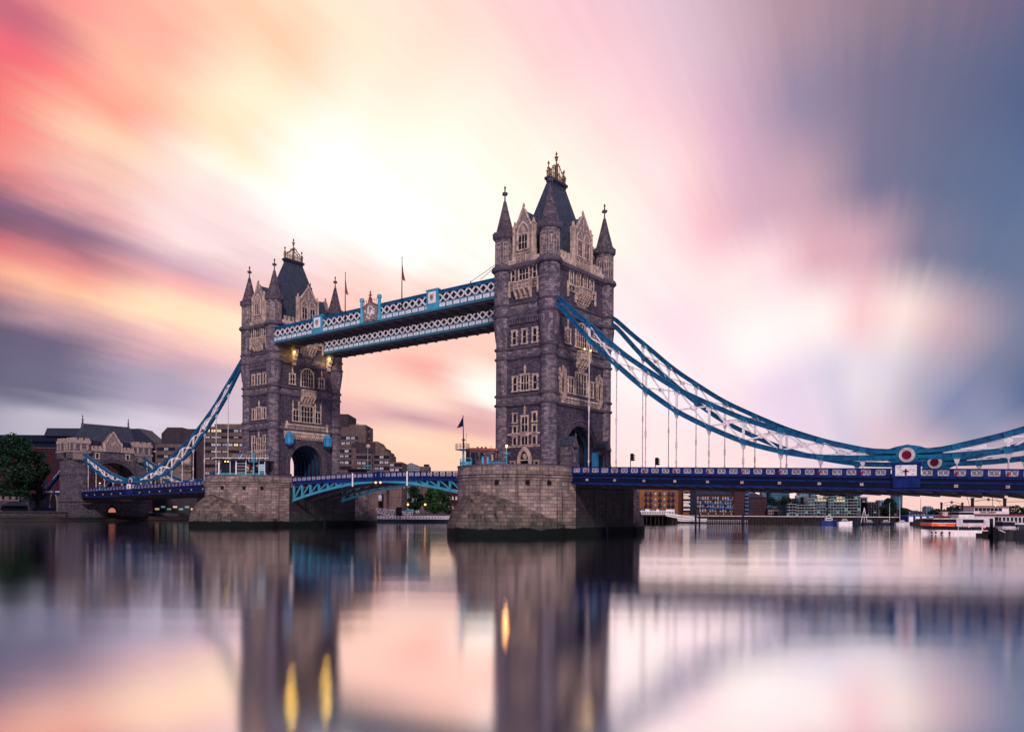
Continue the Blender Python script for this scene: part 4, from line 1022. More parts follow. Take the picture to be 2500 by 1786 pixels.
    for y in (-7.4, 7.7):
        m = MB(); m.lathe(xm, y, [(.55, 30.6), (.4, 31.9), (.25, 32.1), (.22, 33.0), (.45, 33.15), (.15, 33.3), (.12, 34.0), (.32, 34.15), (.1, 34.3), (.03, 35.0)], 8); m.build('finial', M['trimd'], ro)
    g = MB(); g.prism([(AX, -2.6, 22.6), (AX, 2.6, 22.6), (AX, 2.6, 25.2), (AX, 0, 29.0), (AX, -2.6, 25.2)], (-2.2, 0, 0), (.45, 0, 0)); go = g.build('dormer', M['carve'], ro)
    m = MB()
    for s in (-1, 1): m.prism([(AX, s * 2.3, 25.2), (AX, s * 2.75, 25.4), (AX, 0, 29.5), (AX, 0, 29.0)], (.4, 0, 0), (.65, 0, 0)); m.box(AX - .5, AX + .6, s * 2.6, s * 3.0, 22.6, 25.8)
    rg = random.Random(9)
    for j in range(30):
        aa = rg.uniform(0, 6.28); rr = rg.uniform(.1, 1.35); m.ball((AX + .5, rr * math.cos(aa), 25.3 + rr * math.sin(aa)), rg.uniform(.12, .25), 6)
    m.build('carved_arms', M['trim'], go)
    for y in (-5.0, 5.0):
        d = MB(); d.box(AX - 2.6, AX - .9, y - .9, y + .9, 24.2, 26.0); do = d.build('dormer', M['lead'], ro); d = MB(); d.prism([(AX - .7, y - 1.2, 26.0), (AX - .7, y + 1.2, 26.0), (AX - 3.6, y + .9, 27.4), (AX - 3.6, y - .9, 27.4)], (0, 0, 0), (0, 0, .15)); d.build('dormer_roof', M['slate'], do)
    for y in (-5.0, 5.0):
        w_ = MB(); w_.box(AX, AX + .04, y - .42, y + .42, 20.3, 21.9); wo_ = w_.build('window', M['glass'], t)
        w_ = MB()
        for s in (-1, 1): w_.box(AX, AX + .2, y + s * .42, y + s * .75, 20.1, 22.1)
        w_.box(AX, AX + .24, y - .8, y + .8, 21.9, 22.15); w_.box(AX, AX + .24, y - .8, y + .8, 20.05, 20.3); w_.build('stone_surround', M['trim'], wo_)
    # lower chamber below the deck with its lit arch
    m = MB(); m.box(AX - .1, AX + 2.2, -10, 10, 5.3, 5.6); m.box(AX, AX + .2, -9.8, 9.8, 1, 5.2); m.build('pier_footing', M['north'], t)
    m = MB(); m.prism([(AX + .2, a - .2, z) for a, z in gothic(0, 2.6, 1.5, 1.0)], (0, 0, 0), (.06, 0, 0)); so_ = m.build('river_stairs_arch', M['dark'], t)
    m = MB(); m.prism([(AX + .27, a - .2, z) for a, z in arc(0, 2.9, 1.2, 2.6, 10)], (0, 0, 0), (.04, 0, 0)); m.build('lit_doorway', flat('lit_doorway', (.5, .18, .1), em=.5, ec=(1, .33, .2)), so_)
    return t
make_gatehouse()
# tie running down from the gatehouse to the north approach
for y, nm in ((-CY, 'front'), (CY, 'rear')):
    q = MB(); q.beam((-189, y, 18.8), (-207.5, y, 9.2), .9, .9); q.mat(1); q.beam((-189, y, 19.5), (-207.5, y, 9.9), .7, .3)
    solo(q, 'anchor_tie', [M['navy'], M['white']], (-207.5, y, 9), '%s sloping white topped blue anchor tie left of the gatehouse' % nm, 'anchor tie', 'anchor ties behind the gatehouse')
t = empty('approach_viaduct', (-225, 0, 2), 'low stone approach viaduct with blue parapet and pointed arch left of the gatehouse', 'viaduct')
m = MB(); m.box(-290, -189.4, -10.2, 10.2, 2, 8.4); m.build('wall', M['north'], t)
m = MB(); m.box(-290, -189.4, -10.5, 10.5, 8.4, 8.7); m.build('roadway', M['asph'], t)
m = MB(); m.box(-212, -189.4, -10.6, -10.3, 8.7, 9.1); m.box(-212, -189.4, -10.65, -10.25, 9.75, 9.95)
for x in (-211.8, -205.5, -197.5, -191): m.box(x - .3, x + .3, -10.7, -10.2, 8.3, 10.1)
pp = m.build('parapet', M['navy'], t)
for a, c in ((-211.4, -206), (-205, -198), (-197, -191.5)):
    m = MB(); m.box(a, c, -10.5, -10.4, 9.2, 9.7); m.build('parapet_panel', M['white'], pp)
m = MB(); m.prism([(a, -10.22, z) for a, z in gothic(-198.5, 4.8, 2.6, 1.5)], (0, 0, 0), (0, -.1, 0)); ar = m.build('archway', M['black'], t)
m = MB(); m.ring([(a, -10.22, z) for a, z in gothic(-198.5, 4.8, 2.6, 1.5)], [(a, -10.22, z) for a, z in gothic(-198.5, 4.8, 3.1, 1.5)], (0, 0, 0), (0, -.3, 0)); m.build('arch_moulding', M['carve'], ar)

# ------------------------------------------------------------------ water, banks
m, b, p = newmat('river_water'); nt = m.node_tree
ge = b.n('ShaderNodeNewGeometry').outputs['Position']
lw = b.n('ShaderNodeTexNoise', {'Vector': b.n('ShaderNodeVectorMath', {0: ge, 1: (.035, .035, .035)}, operation='MULTIPLY').outputs[0], 'Scale': 1.0, 'Detail': 5.0, 'Roughness': .6}, noise_dimensions='3D').outputs['Color']
def vm(op, x, y):
    o = b.nt.nodes.new('ShaderNodeVectorMath'); o.operation = op
    for i, v in enumerate((x, y)):
        if isinstance(v, bpy.types.NodeSocket): b.nt.links.new(v, o.inputs[i])
        else: o.inputs[i].default_value = v
    return o.outputs[0]
r1 = b.n('ShaderNodeTexWhiteNoise', {0: vm('MULTIPLY', ge, (977., 977., 977.))}, noise_dimensions='3D').outputs['Color']
r2 = b.n('ShaderNodeTexWhiteNoise', {0: vm('ADD', vm('MULTIPLY', ge, (613., 613., 613.)), (7., 3., 5.))}, noise_dimensions='3D').outputs['Color']
rr = vm('MULTIPLY', vm('SUBTRACT', vm('ADD', r1, r2), (1, 1, 1)), (.023, .023, 0))        # many small ripples, averaged
ll = vm('MULTIPLY', vm('SUBTRACT', lw, (.5, .5, .5)), (.006, .006, 0))                  # slow swells
al_ = b.m('MULTIPLY', b.dot(ge, RT), .010); ac_ = b.m('MULTIPLY', b.dot(ge, FW), .16)
cu_ = b.n('ShaderNodeTexNoise', {'Vector': b.n('ShaderNodeCombineXYZ', {0: al_, 1: ac_}).outputs[0], 'Scale': 1.0, 'Detail': 5.0, 'Roughness': .6}).outputs[0]   # current lines
cl_ = b.m('MULTIPLY', b.m('SUBTRACT', cu_, .5), .022)
cl_ = b.n('ShaderNodeCombineXYZ', {0: b.m('MULTIPLY', cl_, FW.x), 1: b.m('MULTIPLY', cl_, FW.y), 2: 1.0}).outputs[0]
nn_ = vm('NORMALIZE', vm('ADD', vm('ADD', rr, ll), cl_), (0, 0, 0))
gl = b.n('ShaderNodeBsdfGlossy', {'Color': (1, 1, 1, 1), 'Roughness': .02, 'Normal': nn_}, distribution='MULTI_GGX')
df = b.n('ShaderNodeBsdfDiffuse', {'Color': (.04, .04, .10, 1)})
mx = b.n('ShaderNodeMixShader', {0: .985}); nt.links.new(df.outputs[0], mx.inputs[1]); nt.links.new(gl.outputs[0], mx.inputs[2])
nt.links.new(mx.outputs[0], nt.nodes['Material Output'].inputs[0])
q = MB(); q.add([(-900, -700, 0), (1200, -700, 0), (1200, 2500, 0), (-900, 2500, 0)], [(0, 1, 2, 3)])
wt = q.build('river_water', m); tag(wt, kind='structure')
BANK = [(-183, -400), (-183, -60), (-186, -13), (-187, 14), (-168, 44), (-128, 84), (-92, 112), (-58, 158), (-10, 196), (60, 250), (160, 330), (420, 520), (1200, 900)]
q = MB(); pts = [(x, y, 0) for x, y in BANK] + [(1200, 2500, 0), (-900, 2500, 0), (-900, -400, 0)]
q.prism(pts, (0, 0, -3), (0, 0, 2.3)); tag(q.build('ground', M['land']), kind='structure')
q = MB()                                                 # dark foreshore left bare at low tide
sh = [(-168, -62, .02), (-158, -40, .02), (-160, -16, .02), (-166, 6, .02), (-163, 30, .02), (-150, 46, .02)]
bk = [(-184, -62, 1.1), (-184, -40, 1.1), (-186, -14, 1.1), (-187, 12, 1.1), (-169, 43, 1.1), (-152, 60, 1.1)]
q.ring([Vector(p_) for p_ in sh], [Vector(p_) for p_ in bk], (0, 0, -1.5), (0, 0, .1)); tag(q.build('foreshore', M['mud']), kind='structure')

def fr(): return MB(MF)
def fe(name, x, d, z, label, cat, group=None): return empty(name, (x, d, z), label, cat, group, frame=MF)
def wingrid(par, x0, x1, z0, z1, nx, nz, d, w, h, mg, mf, name='window', arch=False, skip=None):
    src = None; ox = oz = 0
    for j in range(nz):
        for i in range(nx):
            if skip and skip(i, j): continue
            xc = x0 + (x1 - x0) * (i + .5) / nx; zc = z0 + (z1 - z0) * (j + .5) / nz
            if src is None:
                q = fr(); q.box(xc - w / 2, xc + w / 2, d - .06, d + .1, zc - h / 2, zc + h / 2)
                if arch: q.prism([(xc + w / 2 * math.cos(a), d, zc + h / 2 + w / 3 * math.sin(a)) for a in [math.pi * k / 6 for k in range(7)]], (0, -.06, 0), (0, .1, 0))
                q.mat(1); q.box(xc - .04, xc + .04, d - .1, d - .061, zc - h / 2, zc + h / 2); q.box(xc - w / 2, xc + w / 2, d - .1, d - .061, zc - .03, zc + .03)
                q.box(xc - w / 2 - .12, xc + w / 2 + .12, d - .2, d - .0, zc - h / 2 - .14, zc - h / 2)
                src = q.build(name, [mg, mf], par); ox, oz = xc, zc
            else: inst(src, name, par, (xc - ox, 0, zc - oz))
def block(par, x0, x1, d0, d1, z0, z1, mat, name='wall'):
    q = fr(); q.box(x0, x1, d0, d1, z0, z1); return q.build(name, mat, par)
brick = lambda n, c, k=1: stone(n, c, tuple(min(1, x * 1.5) for x in c), tuple(x * .4 for x in c), .5, .16, .02, .4)
M['brickr'] = brick('dark_red_brick', (.085, .022, .030)); M['bricko'] = brick('orange_brick', (.42, .16, .065)); M['brickb'] = brick('brown_brick', (.13, .05, .045))
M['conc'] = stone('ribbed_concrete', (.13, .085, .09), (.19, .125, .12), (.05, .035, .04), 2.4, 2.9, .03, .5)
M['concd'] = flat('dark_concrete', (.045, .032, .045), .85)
M['gwin'] = flat('green_glass', (.02, .10, .12), .15, var=.8, scale=.4); M['bwin'] = flat('pale_window', (.40, .40, .47), .3, var=.5, scale=.5); M['dwin'] = flat('dusk_window', (.012, .014, .03), .15)
M['litw'] = flat('lit_window', (.5, .4, .3), em=.45, ec=(1, .75, .40)); M['litg'] = flat('lit_green_glass', (.1, .3, .25), .2, em=.2, ec=(.5, .85, .6))
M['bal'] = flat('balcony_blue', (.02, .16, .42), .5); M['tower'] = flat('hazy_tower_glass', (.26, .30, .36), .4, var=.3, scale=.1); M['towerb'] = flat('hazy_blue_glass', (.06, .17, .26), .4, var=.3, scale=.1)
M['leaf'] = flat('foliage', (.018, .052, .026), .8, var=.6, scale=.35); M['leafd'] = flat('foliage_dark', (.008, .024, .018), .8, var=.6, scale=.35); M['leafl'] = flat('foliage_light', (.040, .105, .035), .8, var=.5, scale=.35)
M['bark'] = flat('bark', (.03, .022, .02), .9)

# ------------------------------------------------------------------ trees
def tree(u, vt, d, zb, rw, label, n=3600, mat=('leaf', 'leafd'), leaf=.34, group=None, seed=1, trunk_h=.3):
    rg = random.Random(seed); x, zt = uz(u, vt, d); H = zt - zb
    t = fe('tree', x, d, zb, label, 'tree', group)
    q = fr(); q.rod((x, d, zb - .3), (x + .2, d, zb + H * .55), H * .030, H * .016)
    for k in range(7):
        a = rg.uniform(0, 6.28); z0 = zb + H * rg.uniform(.22, .5); q.rod((x, d, z0), (x + rw * .6 * math.cos(a), d + rw * .6 * math.sin(a), z0 + H * rg.uniform(.15, .35)), H * .014, H * .005, 6)
    q.build('trunk', M['bark'], t)
    cl = []
    for k in range(34):
        ph_ = rg.uniform(-1, 1); a = rg.uniform(0, 6.28); rr = math.sqrt(1 - ph_ * ph_) * rg.uniform(.45, 1)
        zc = zb + H * (trunk_h + (1 - trunk_h) * .5) + ph_ * H * (1 - trunk_h) * .42
        cl.append((x + rw * .78 * rr * math.cos(a), d + rw * .78 * rr * math.sin(a), zc, rw * rg.uniform(.22, .42)))
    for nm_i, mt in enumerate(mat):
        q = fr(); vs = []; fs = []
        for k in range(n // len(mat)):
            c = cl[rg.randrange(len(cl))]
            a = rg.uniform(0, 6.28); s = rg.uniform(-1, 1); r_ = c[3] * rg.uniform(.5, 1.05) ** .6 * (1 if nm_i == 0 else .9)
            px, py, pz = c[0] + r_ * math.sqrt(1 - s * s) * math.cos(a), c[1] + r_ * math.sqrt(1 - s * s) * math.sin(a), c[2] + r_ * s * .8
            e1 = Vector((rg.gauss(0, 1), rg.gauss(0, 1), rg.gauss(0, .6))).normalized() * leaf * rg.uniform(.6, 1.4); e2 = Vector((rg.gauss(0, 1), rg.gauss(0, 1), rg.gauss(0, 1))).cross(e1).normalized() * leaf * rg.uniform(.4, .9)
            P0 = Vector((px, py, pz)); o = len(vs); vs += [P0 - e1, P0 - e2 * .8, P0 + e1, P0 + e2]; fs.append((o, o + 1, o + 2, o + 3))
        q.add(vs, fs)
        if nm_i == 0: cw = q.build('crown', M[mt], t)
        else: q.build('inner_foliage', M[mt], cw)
    return t
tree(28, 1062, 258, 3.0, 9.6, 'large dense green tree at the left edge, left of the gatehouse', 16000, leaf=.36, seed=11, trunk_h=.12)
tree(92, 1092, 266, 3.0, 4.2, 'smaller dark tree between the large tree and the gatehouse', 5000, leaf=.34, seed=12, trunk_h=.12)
G = 'trees on the quay seen under the middle span'
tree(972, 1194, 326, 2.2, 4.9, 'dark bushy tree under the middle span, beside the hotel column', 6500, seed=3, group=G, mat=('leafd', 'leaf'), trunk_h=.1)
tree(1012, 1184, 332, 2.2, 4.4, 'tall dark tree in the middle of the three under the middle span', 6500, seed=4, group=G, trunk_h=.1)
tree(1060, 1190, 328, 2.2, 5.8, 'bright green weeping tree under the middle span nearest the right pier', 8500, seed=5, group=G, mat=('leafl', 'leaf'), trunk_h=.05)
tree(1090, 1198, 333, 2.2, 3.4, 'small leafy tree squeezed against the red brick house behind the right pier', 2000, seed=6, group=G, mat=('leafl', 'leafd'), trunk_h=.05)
G = 'trees among the riverside flats'
tree(1882, 1214, 352, 3, 4.0, 'dark green tree right of the block with the pyramid roof', 2200, seed=7, group=G, trunk_h=.1)
tree(1918, 1210, 356, 3, 4.2, 'dark green tree left of the white and glass flats', 2200, seed=8, group=G, trunk_h=.1)
tree(2172, 1218, 305, 2.3, 3.6, 'large dark tree on the quay right of the curved glass flats', 4200, seed=9, group=G, mat=('leafd', 'leaf'), trunk_h=.05)
tree(2206, 1240, 306, 2.3, 2.2, 'low dark tree beneath the blue tapering tower', 1200, seed=10, group=G, mat=('leafd', 'leaf'), trunk_h=.05)
q = MB(MF); rg = random.Random(21); vs = []; fs = []
for k in range(5200):
    u_ = rg.uniform(2270, 2900); x_, z_ = uz(u_, 1250, 620); h_ = 4.2 + 2.2 * math.sin(u_ * .041) + 1.3 * math.sin(u_ * .13)
    P0 = Vector((x_, 620 + rg.uniform(-4, 4), rg.uniform(1.8, 2.4 + h_))); e1 = Vector((rg.gauss(0, 1), rg.gauss(0, 1), rg.gauss(0, 1))).normalized() * .9; e2 = Vector((rg.gauss(0, 1), 0, rg.gauss(0, 1))).normalized() * .8
    o = len(vs); vs += [P0 - e1, P0 - e2, P0 + e1, P0 + e2]; fs.append((o, o + 1, o + 2, o + 3))
q.add(vs, fs); o = q.build('distant_trees', M['leafd']); tag(o, 'dark line of trees on the far horizon at right', 'trees', kind='stuff')

# ------------------------------------------------------------------ north bank, left
UREF = 120
x0, z1 = uz(-60, 1092, 345); x1, _ = uz(330, 1100, 345)
t = fe('brick_building', (x0 + x1) / 2, 350, 2.3, 'dark red brick office building with arched windows and slate roofs behind the gatehouse', 'building')
block(t, x0, x1, 345, 365, 2.3, z1, M['brickr'])
q = fr(); q.box(x0, x1, 344.6, 345, z1 - .2, z1 + .2); q.build('cornice', M['trimd'], t)
xa, za = uz(165, 1048, 350); xb, _ = uz(378, 1060, 350); _, zc = uz(0, 1062, 350); _, zm = uz(0, 1076, 350)
q = fr(); q.prism([(x0, 345.5, z1 + .2), (x0, 349, zc), (x0, 362, zc), (x0, 364, z1 + .2)], (0, 0, 0), (x1 - x0, 0, 0))
q.box(x0, x1, 345.3, 346.2, zm - .6, zm); ro = q.build('roof', M['navyd'], t)
q = fr(); xq, _ = uz(115, 1050, 350); q.prism([(xq, 347.5, zc - .5), (xq, 350, za + .6), (xq, 361, za + .6), (xq, 362, zc - .5)], (0, 0, 0), (xb - xq - 6, 0, 0)); q.build('upper_roof', M['lead'], ro)
q = fr(); xw, zw = uz(378, 1083, 352); q.prism([(xb - 8, 346, z1 + .2), (xb - 8, 346, za), (xb - 5.6, 346, za + .3), (xb + 2, 346, zw), (xb + 2, 346, z1 + .2)], (0, 0, 0), (0, 14, 0)); q.build('gable_roof', M['lead'], ro)
xl, _ = uz(108, 1100, 345); xr, _ = uz(160, 1100, 345)
wingrid(t, x0, x1, uz(0, 1192, 345)[1], uz(0, 1098, 345)[1], 17, 4, 345, 1.7, 2.1, M['dwin'], M['trimd'], arch=True)
# river wall, low range and hut at the left edge
q = MB(); q.box(-185, -182.6, -75, -12.9, -1, 2.6); q.box(-185.1, -182.3, -75, -12.9, 2.6, 2.9)
solo(q, 'river_wall', M['north'], (-184, -30, -1), 'pale stone embankment wall along the foreshore at far left', 'wall')
t = empty('riverside_range', (-198, -38, 2.3), 'low dark riverside building with battlements under the big tree', 'building')
q = MB(); q.box(-203, -196, -70, -19, 2.3, 6.6); q.build('wall', M['north'], t)
q = MB()
for i in range(13): q.box(-196.2, -195.8, -46 + i * 2.0, -44.9 + i * 2.0, 6.6, 7.6)
q.box(-196.25, -195.8, -46, -20, 6.1, 6.6); q.build('battlement', M['carve'], t)
for i in range(10):
    q = MB(); q.box(-196.0, -195.9, -48 + i * 3.0, -46.6 + i * 3.0, 3.2, 5.0); q.build('window', M['dwin'], t)
t = empty('kiosk', (-192, -24.5, 2.3), 'small dark pavilion with a pale tent roof by the river wall', 'kiosk')
q = MB(); q.box(-194, -190, -27.5, -21.5, 2.3, 4.6); q.build('wall', M['black'], t)
q = MB(); q.add([(-195, -28.5, 4.6), (-189, -28.5, 4.6), (-189, -20.5, 4.6), (-195, -20.5, 4.6), (-192, -26, 5.8), (-192, -23, 5.8)], [(0, 3, 2, 1), (0, 1, 4), (1, 2, 5, 4), (2, 3, 5), (3, 0, 4, 5)]); q.build('roof', M['lead'], t)
q = MB(); q.box(-194, -189.8, -18.5, -13.2, 2.3, 3.9); q.box(-193.9, -189.7, -18.3, -13.4, 3.9, 4.05); solo(q, 'deckhouse', M['navyd'], (-192, -16, 2.3), 'low dark blue boxes on the quay at the foot of the gatehouse', 'shed')

# ------------------------------------------------------------------ hotel: left wing
def strips(par, x0, x1, d, rows, w, mats, bay, seed):
    """window bands: each window its own part"""
    rg = random.Random(seed); src = {}
    for z, h in rows:
        n = int((x1 - x0) / bay)
        q = fr(); q.box(x0 - .1, x1 + .1, d - .03, d + .05, z - .15, z + h + .2); q.build('window_band', M['dwin'], par)
        for i in range(n):
            if rg.random() < .12: continue
            k = rg.choice(mats); xc = x0 + bay * (i + .5)
            if (k, h) not in src:
                q = fr(); q.box(xc - w / 2, xc + w / 2, d - .05, d + .1, z, z + h); q.mat(1); q.box(xc - .05, xc + .05, d - .09, d - .051, z, z + h); q.box(xc - w / 2, xc + w / 2, d - .25, d - .02, z - .12, z)
                o = q.build('window', [M[k], M['concd']], par); src[(k, h)] = (o, xc, z)
            else: o, ox, oz = src[(k, h)]; inst(o, 'window', par, (xc - ox, 0, z - oz))
D = 300; UREF = 500
t = fe('hotel', uz(470, 0, D)[0], D, 2.3, 'large brutalist concrete hotel with long rows of windows behind the left chain', 'hotel')
xA, xB, xC_, xD = uz(383, 0, D)[0], uz(436, 0, D)[0], uz(540, 0, D)[0], uz(612, 0, D)[0]
zT, zM, zR = uz(500, 1032, D)[1], uz(400, 1084, D)[1], uz(410, 1042, D)[1]
xN, xE = uz(496, 0, D)[0], uz(436, 0, D)[0]
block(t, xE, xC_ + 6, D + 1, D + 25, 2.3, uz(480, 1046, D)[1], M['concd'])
block(t, xN, xD, D, D + 24, 2.3, uz(520, 1041, D)[1], M['conc'], 'wing')
block(t, xN + 3, xD + 2, D + 3, D + 20, 10, zT, M['conc'], 'upper_storey')
block(t, xA, xE + 4, D - 1.5, D + 20, 2.3, zM, M['conc'], 'wing')
q = fr(); xR = uz(440, 0, D)[0]; xL = uz(390, 0, D)[0]
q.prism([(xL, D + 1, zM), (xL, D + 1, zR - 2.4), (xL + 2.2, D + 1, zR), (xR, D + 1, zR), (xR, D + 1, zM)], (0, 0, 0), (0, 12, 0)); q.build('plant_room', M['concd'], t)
block(t, uz(430, 0, D)[0], uz(473, 0, D)[0], D - 2.6, D - 1, 2.3, uz(0, 1098, D)[1] - 1.0, flat('pale_concrete', (.20, .14, .14), .85), 'stair_tower')
block(t, uz(473, 0, D)[0], uz(478, 0, D)[0], D - 2.2, D - 1, 2.3, uz(0, 1092, D)[1], M['dwin'], 'stair_glazing')
rows = [(uz(0, v_, D)[1], .95) for v_ in (1054, 1069, 1088, 1104, 1121, 1139, 1157)]
strips(t, xN + .5, xD - .3, D, rows, 1.55, ['bwin', 'bwin', 'bwin', 'dwin', 'dwin', 'litw'], 2.15, 5)
for v_ in (1061, 1077, 1096, 1112, 1130, 1148): 
    q = fr(); z_ = uz(0, v_, D)[1]; q.box(xN, xD, D - .35, D, z_ - .45, z_ + .45); q.build('concrete_band', M['conc'], t)
strips(t, xA + .6, uz(430, 0, D)[0], D - 1.5, [(uz(0, v_, D)[1], .95) for v_ in (1100, 1118, 1137)], 1.5, ['dwin', 'bwin'], 2.3, 6)
fl = M['black']
tp_ = MF @ Matrix.Translation((0, D - 2.64, 0)) @ Matrix.Rotation(math.pi / 2, 4, 'X')
for s_, v_, sz in (('GUOMAN', 1137.5, 1.12), ('HOTELS', 1144, 1.05), ('THE TOWER', 1153, .84)):
    xx, zz = uz(453.5, v_, D - 2.6)
    text(s_, sz, fl, t, MF @ Matrix.Translation((xx, D - 2.66, zz)) @ Matrix.Rotation(math.pi / 2, 4, 'X'), .04)
xx, zz = uz(457, 1124, D - 2.6); q = fr()
q.prism([(xx - .9, D - 2.7, zz - 1), (xx + .8, D - 2.7, zz - 1), (xx + 1.4, D - 2.7, zz + 1.5), (xx + .7, D - 2.7, zz + .2), (xx + .5, D - 2.7, zz + 1.7), (xx, D - 2.7, zz + .3), (xx - .5, D - 2.7, zz + 1.7), (xx - .7, D - 2.7, zz + .2), (xx - 1.5, D - 2.7, zz + 1.5)], (0, 0, 0), (0, .08, 0)); q.build('crown_emblem', M['trim'], t)
# undercroft at water level
xq0, xq1 = uz(360, 0, D - 12)[0], uz(470, 0, D - 12)[0]
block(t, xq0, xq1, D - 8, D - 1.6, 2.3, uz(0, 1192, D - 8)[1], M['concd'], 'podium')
for i in range(7):
    q = fr(); a = xq0 + 1 + i * 2.2; q.box(a, a + 1.5, D - 8.08, D - 8, 3.4 + (i % 2) * .8, 4.1 + (i % 2) * .8); q.build('lit_window', M['litg'] if i % 3 else M['litw'], t)
# hotel: right wing (stepped)
UREF = 890
t = fe('hotel_wing', uz(890, 0, D)[0], D, 2.3, 'stepped brown concrete hotel wing to the right of the farther tower', 'hotel')
steps = [(815, 850, 1010, 6, 'concd'), (826, 893, 1042, 3, 'conc'), (826, 872, 1064, 1.5, 'conc'), (846, 893, 1036, 8, 'conc'), (858, 915, 1080, 1, 'concd'), (826, 870, 1093, -1, 'conc'), (868, 908, 1106, -2, 'conc'), (903, 932, 1077, 2, 'conc'), (928, 939, 1092, .5, 'conc'), (936, 948, 1101, .2, 'conc'), (910, 952, 1108, -1, 'conc'), (948, 981, 1127, -.5, 'conc')]
for u0, u1, vt, dd, mt in steps:
    a, z_ = uz(u0, vt, D + dd); c, _ = uz(u1, vt, D + dd)
    if mt == 'conc' and u0 in (903,): 
        q = fr(); q.prism([(a, D + dd, 2.3), (a, D + dd, z_), (a + 3, D + dd, z_), (c, D + dd, uz(0, 1092, D)[1]), (c, D + dd, 2.3)], (0, 0, 0), (0, 15, 0)); q.build('wall', M[mt], t)
    else: block(t, a, c, D + dd, D + dd + 16, 2.3, z_, M[mt])
for u0, u1, dd, vs_ in ((850, 892, 8, (1049, 1066)), (829, 858, -1, (1104, 1116, 1132, 1146)), (872, 906, -2, (1119, 1133, 1147)), (914, 950, -1, (1118, 1131, 1146)), (951, 980, -.5, (1137, 1149)), (829, 868, 1.5, (1072, 1085))):
    a, c = uz(u0, 0, D)[0], uz(u1, 0, D)[0]
    strips(t, a, c, D + dd, [(uz(0, v_, D + dd)[1], .9) for v_ in vs_], 1.4, ['bwin', 'dwin', 'bwin'], 1.85, u0)
    for v_ in vs_:
        q = fr(); z_ = uz(0, v_, D + dd)[1]; q.box(a - .4, c + .4, D + dd - .3, D + dd, z_ - .95, z_ - .2); q.build('concrete_band', M['conc'], t)
xx, zz = uz(903, 1090, D); q = fr()
q.prism([(xx + .75 * math.cos(i * .52), D - 3.2, zz + .75 * math.sin(i * .52)) for i in range(12)], (0, 0, 0), (0, .15, 0)); q.build('gold_emblem', M['trim'], t)
q = fr(); a, z_ = uz(862, 1076, D); q.rod((a, D + 9, 15), (a, D + 9, uz(0, 1028, D)[1]), .08); q.box(a - .5, a + .5, D + 8.95, D + 9.05, uz(0, 1028, D)[1] - .1, uz(0, 1028, D)[1]); q.build('aerial', M['dark'], t)
a, c = uz(906, 0, D - 9)[0], uz(943, 0, D - 9)[0]
block(t, a, a + 2.6, D - 9, D - 2, 2.3, uz(0, 1198, D)[1], M['conc'], 'column'); block(t, c - 1, c, D - 9, D - 3, 2.3, uz(0, 1198, D)[1], M['conc'], 'column'); block(t, a, c, D - 9.2, D - 2, uz(0, 1206, D)[1], uz(0, 1192, D)[1], M['conc'], 'overhang'); block(t, a + 1, c - 1.8, D - 8.5, D - 3, uz(0, 1222, D)[1], uz(0, 1206, D)[1], M['bwin'], 'glazing')
# glass hall and tank behind the middle span
D2 = 380
t = fe('glass_pavilion', uz(1004, 0, D2)[0], D2, 2.3, 'pale glass pavilion with a shallow gable behind the middle span', 'pavilion')
a, z_ = uz(983, 1138, D2); c, _ = uz(1025, 1138, D2); zp = uz(1004, 1130, D2)[1]
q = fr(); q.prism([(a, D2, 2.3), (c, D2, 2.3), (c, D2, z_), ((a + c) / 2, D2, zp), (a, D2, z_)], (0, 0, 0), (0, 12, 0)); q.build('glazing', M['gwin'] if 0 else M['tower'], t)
q = fr()
for i in range(10): x_ = a + (c - a) * i / 9; q.box(x_ - .08, x_ + .08, D2 - .15, D2, 2.3, z_ + (zp - z_) * (1 - abs(i - 4.5) / 4.5))
for k in range(5): q.box(a, c, D2 - .16, D2 - .0, z_ - k * 1.1 - .06, z_ - k * 1.1 + .06)
q.beam((a, D2 - .1, z_), ((a + c) / 2, D2 - .1, zp), .2, .2); q.beam((c, D2 - .1, z_), ((a + c) / 2, D2 - .1, zp), .2, .2); q.build('glazing_bars', M['lead'], t)
t = fe('apartment_block', uz(1037, 0, D2)[0], D2, 2.3, 'plain grey block with small roof tank right of the glass pavilion', 'building')
a, z_ = uz(1026, 1138, D2); c, _ = uz(1048, 1138, D2); block(t, a, c, D2, D2 + 8, 2.3, z_, M['conc']); block(t, a + 1.6, c - .2, D2 + 1, D2 + 6, z_, uz(0, 1131.5, D2)[1], M['dwin'], 'roof_tank')
D3 = 345
t = fe('brick_house', uz(1107, 0, D3)[0], D3, 2.3, 'red brick house just left of the nearer pier behind the trees', 'house')
a, z_ = uz(1090, 1200, D3); c, _ = uz(1130, 1200, D3); block(t, a, c, D3, D3 + 10, 2.3, z_, M['brickr']); wingrid(t, a + .5, c - .5, 3.2, z_ - .6, 4, 2, D3, .8, 1.3, M['bwin'], M['white'])
t = fe('city_block', uz(960, 0, 420)[0], 420, 2.3, 'brown houses glimpsed between the trees under the middle span', 'building')
a, z_ = uz(925, 1172, 420); c, _ = uz(1100, 1180, 420); block(t, a, c, 420, 432, 2.3, z_, M['brickb']); wingrid(t, a + 1, c - 1, 6, z_ - 1, 14, 3, 420, 1.3, 1.6, M['dwin'], M['white'])
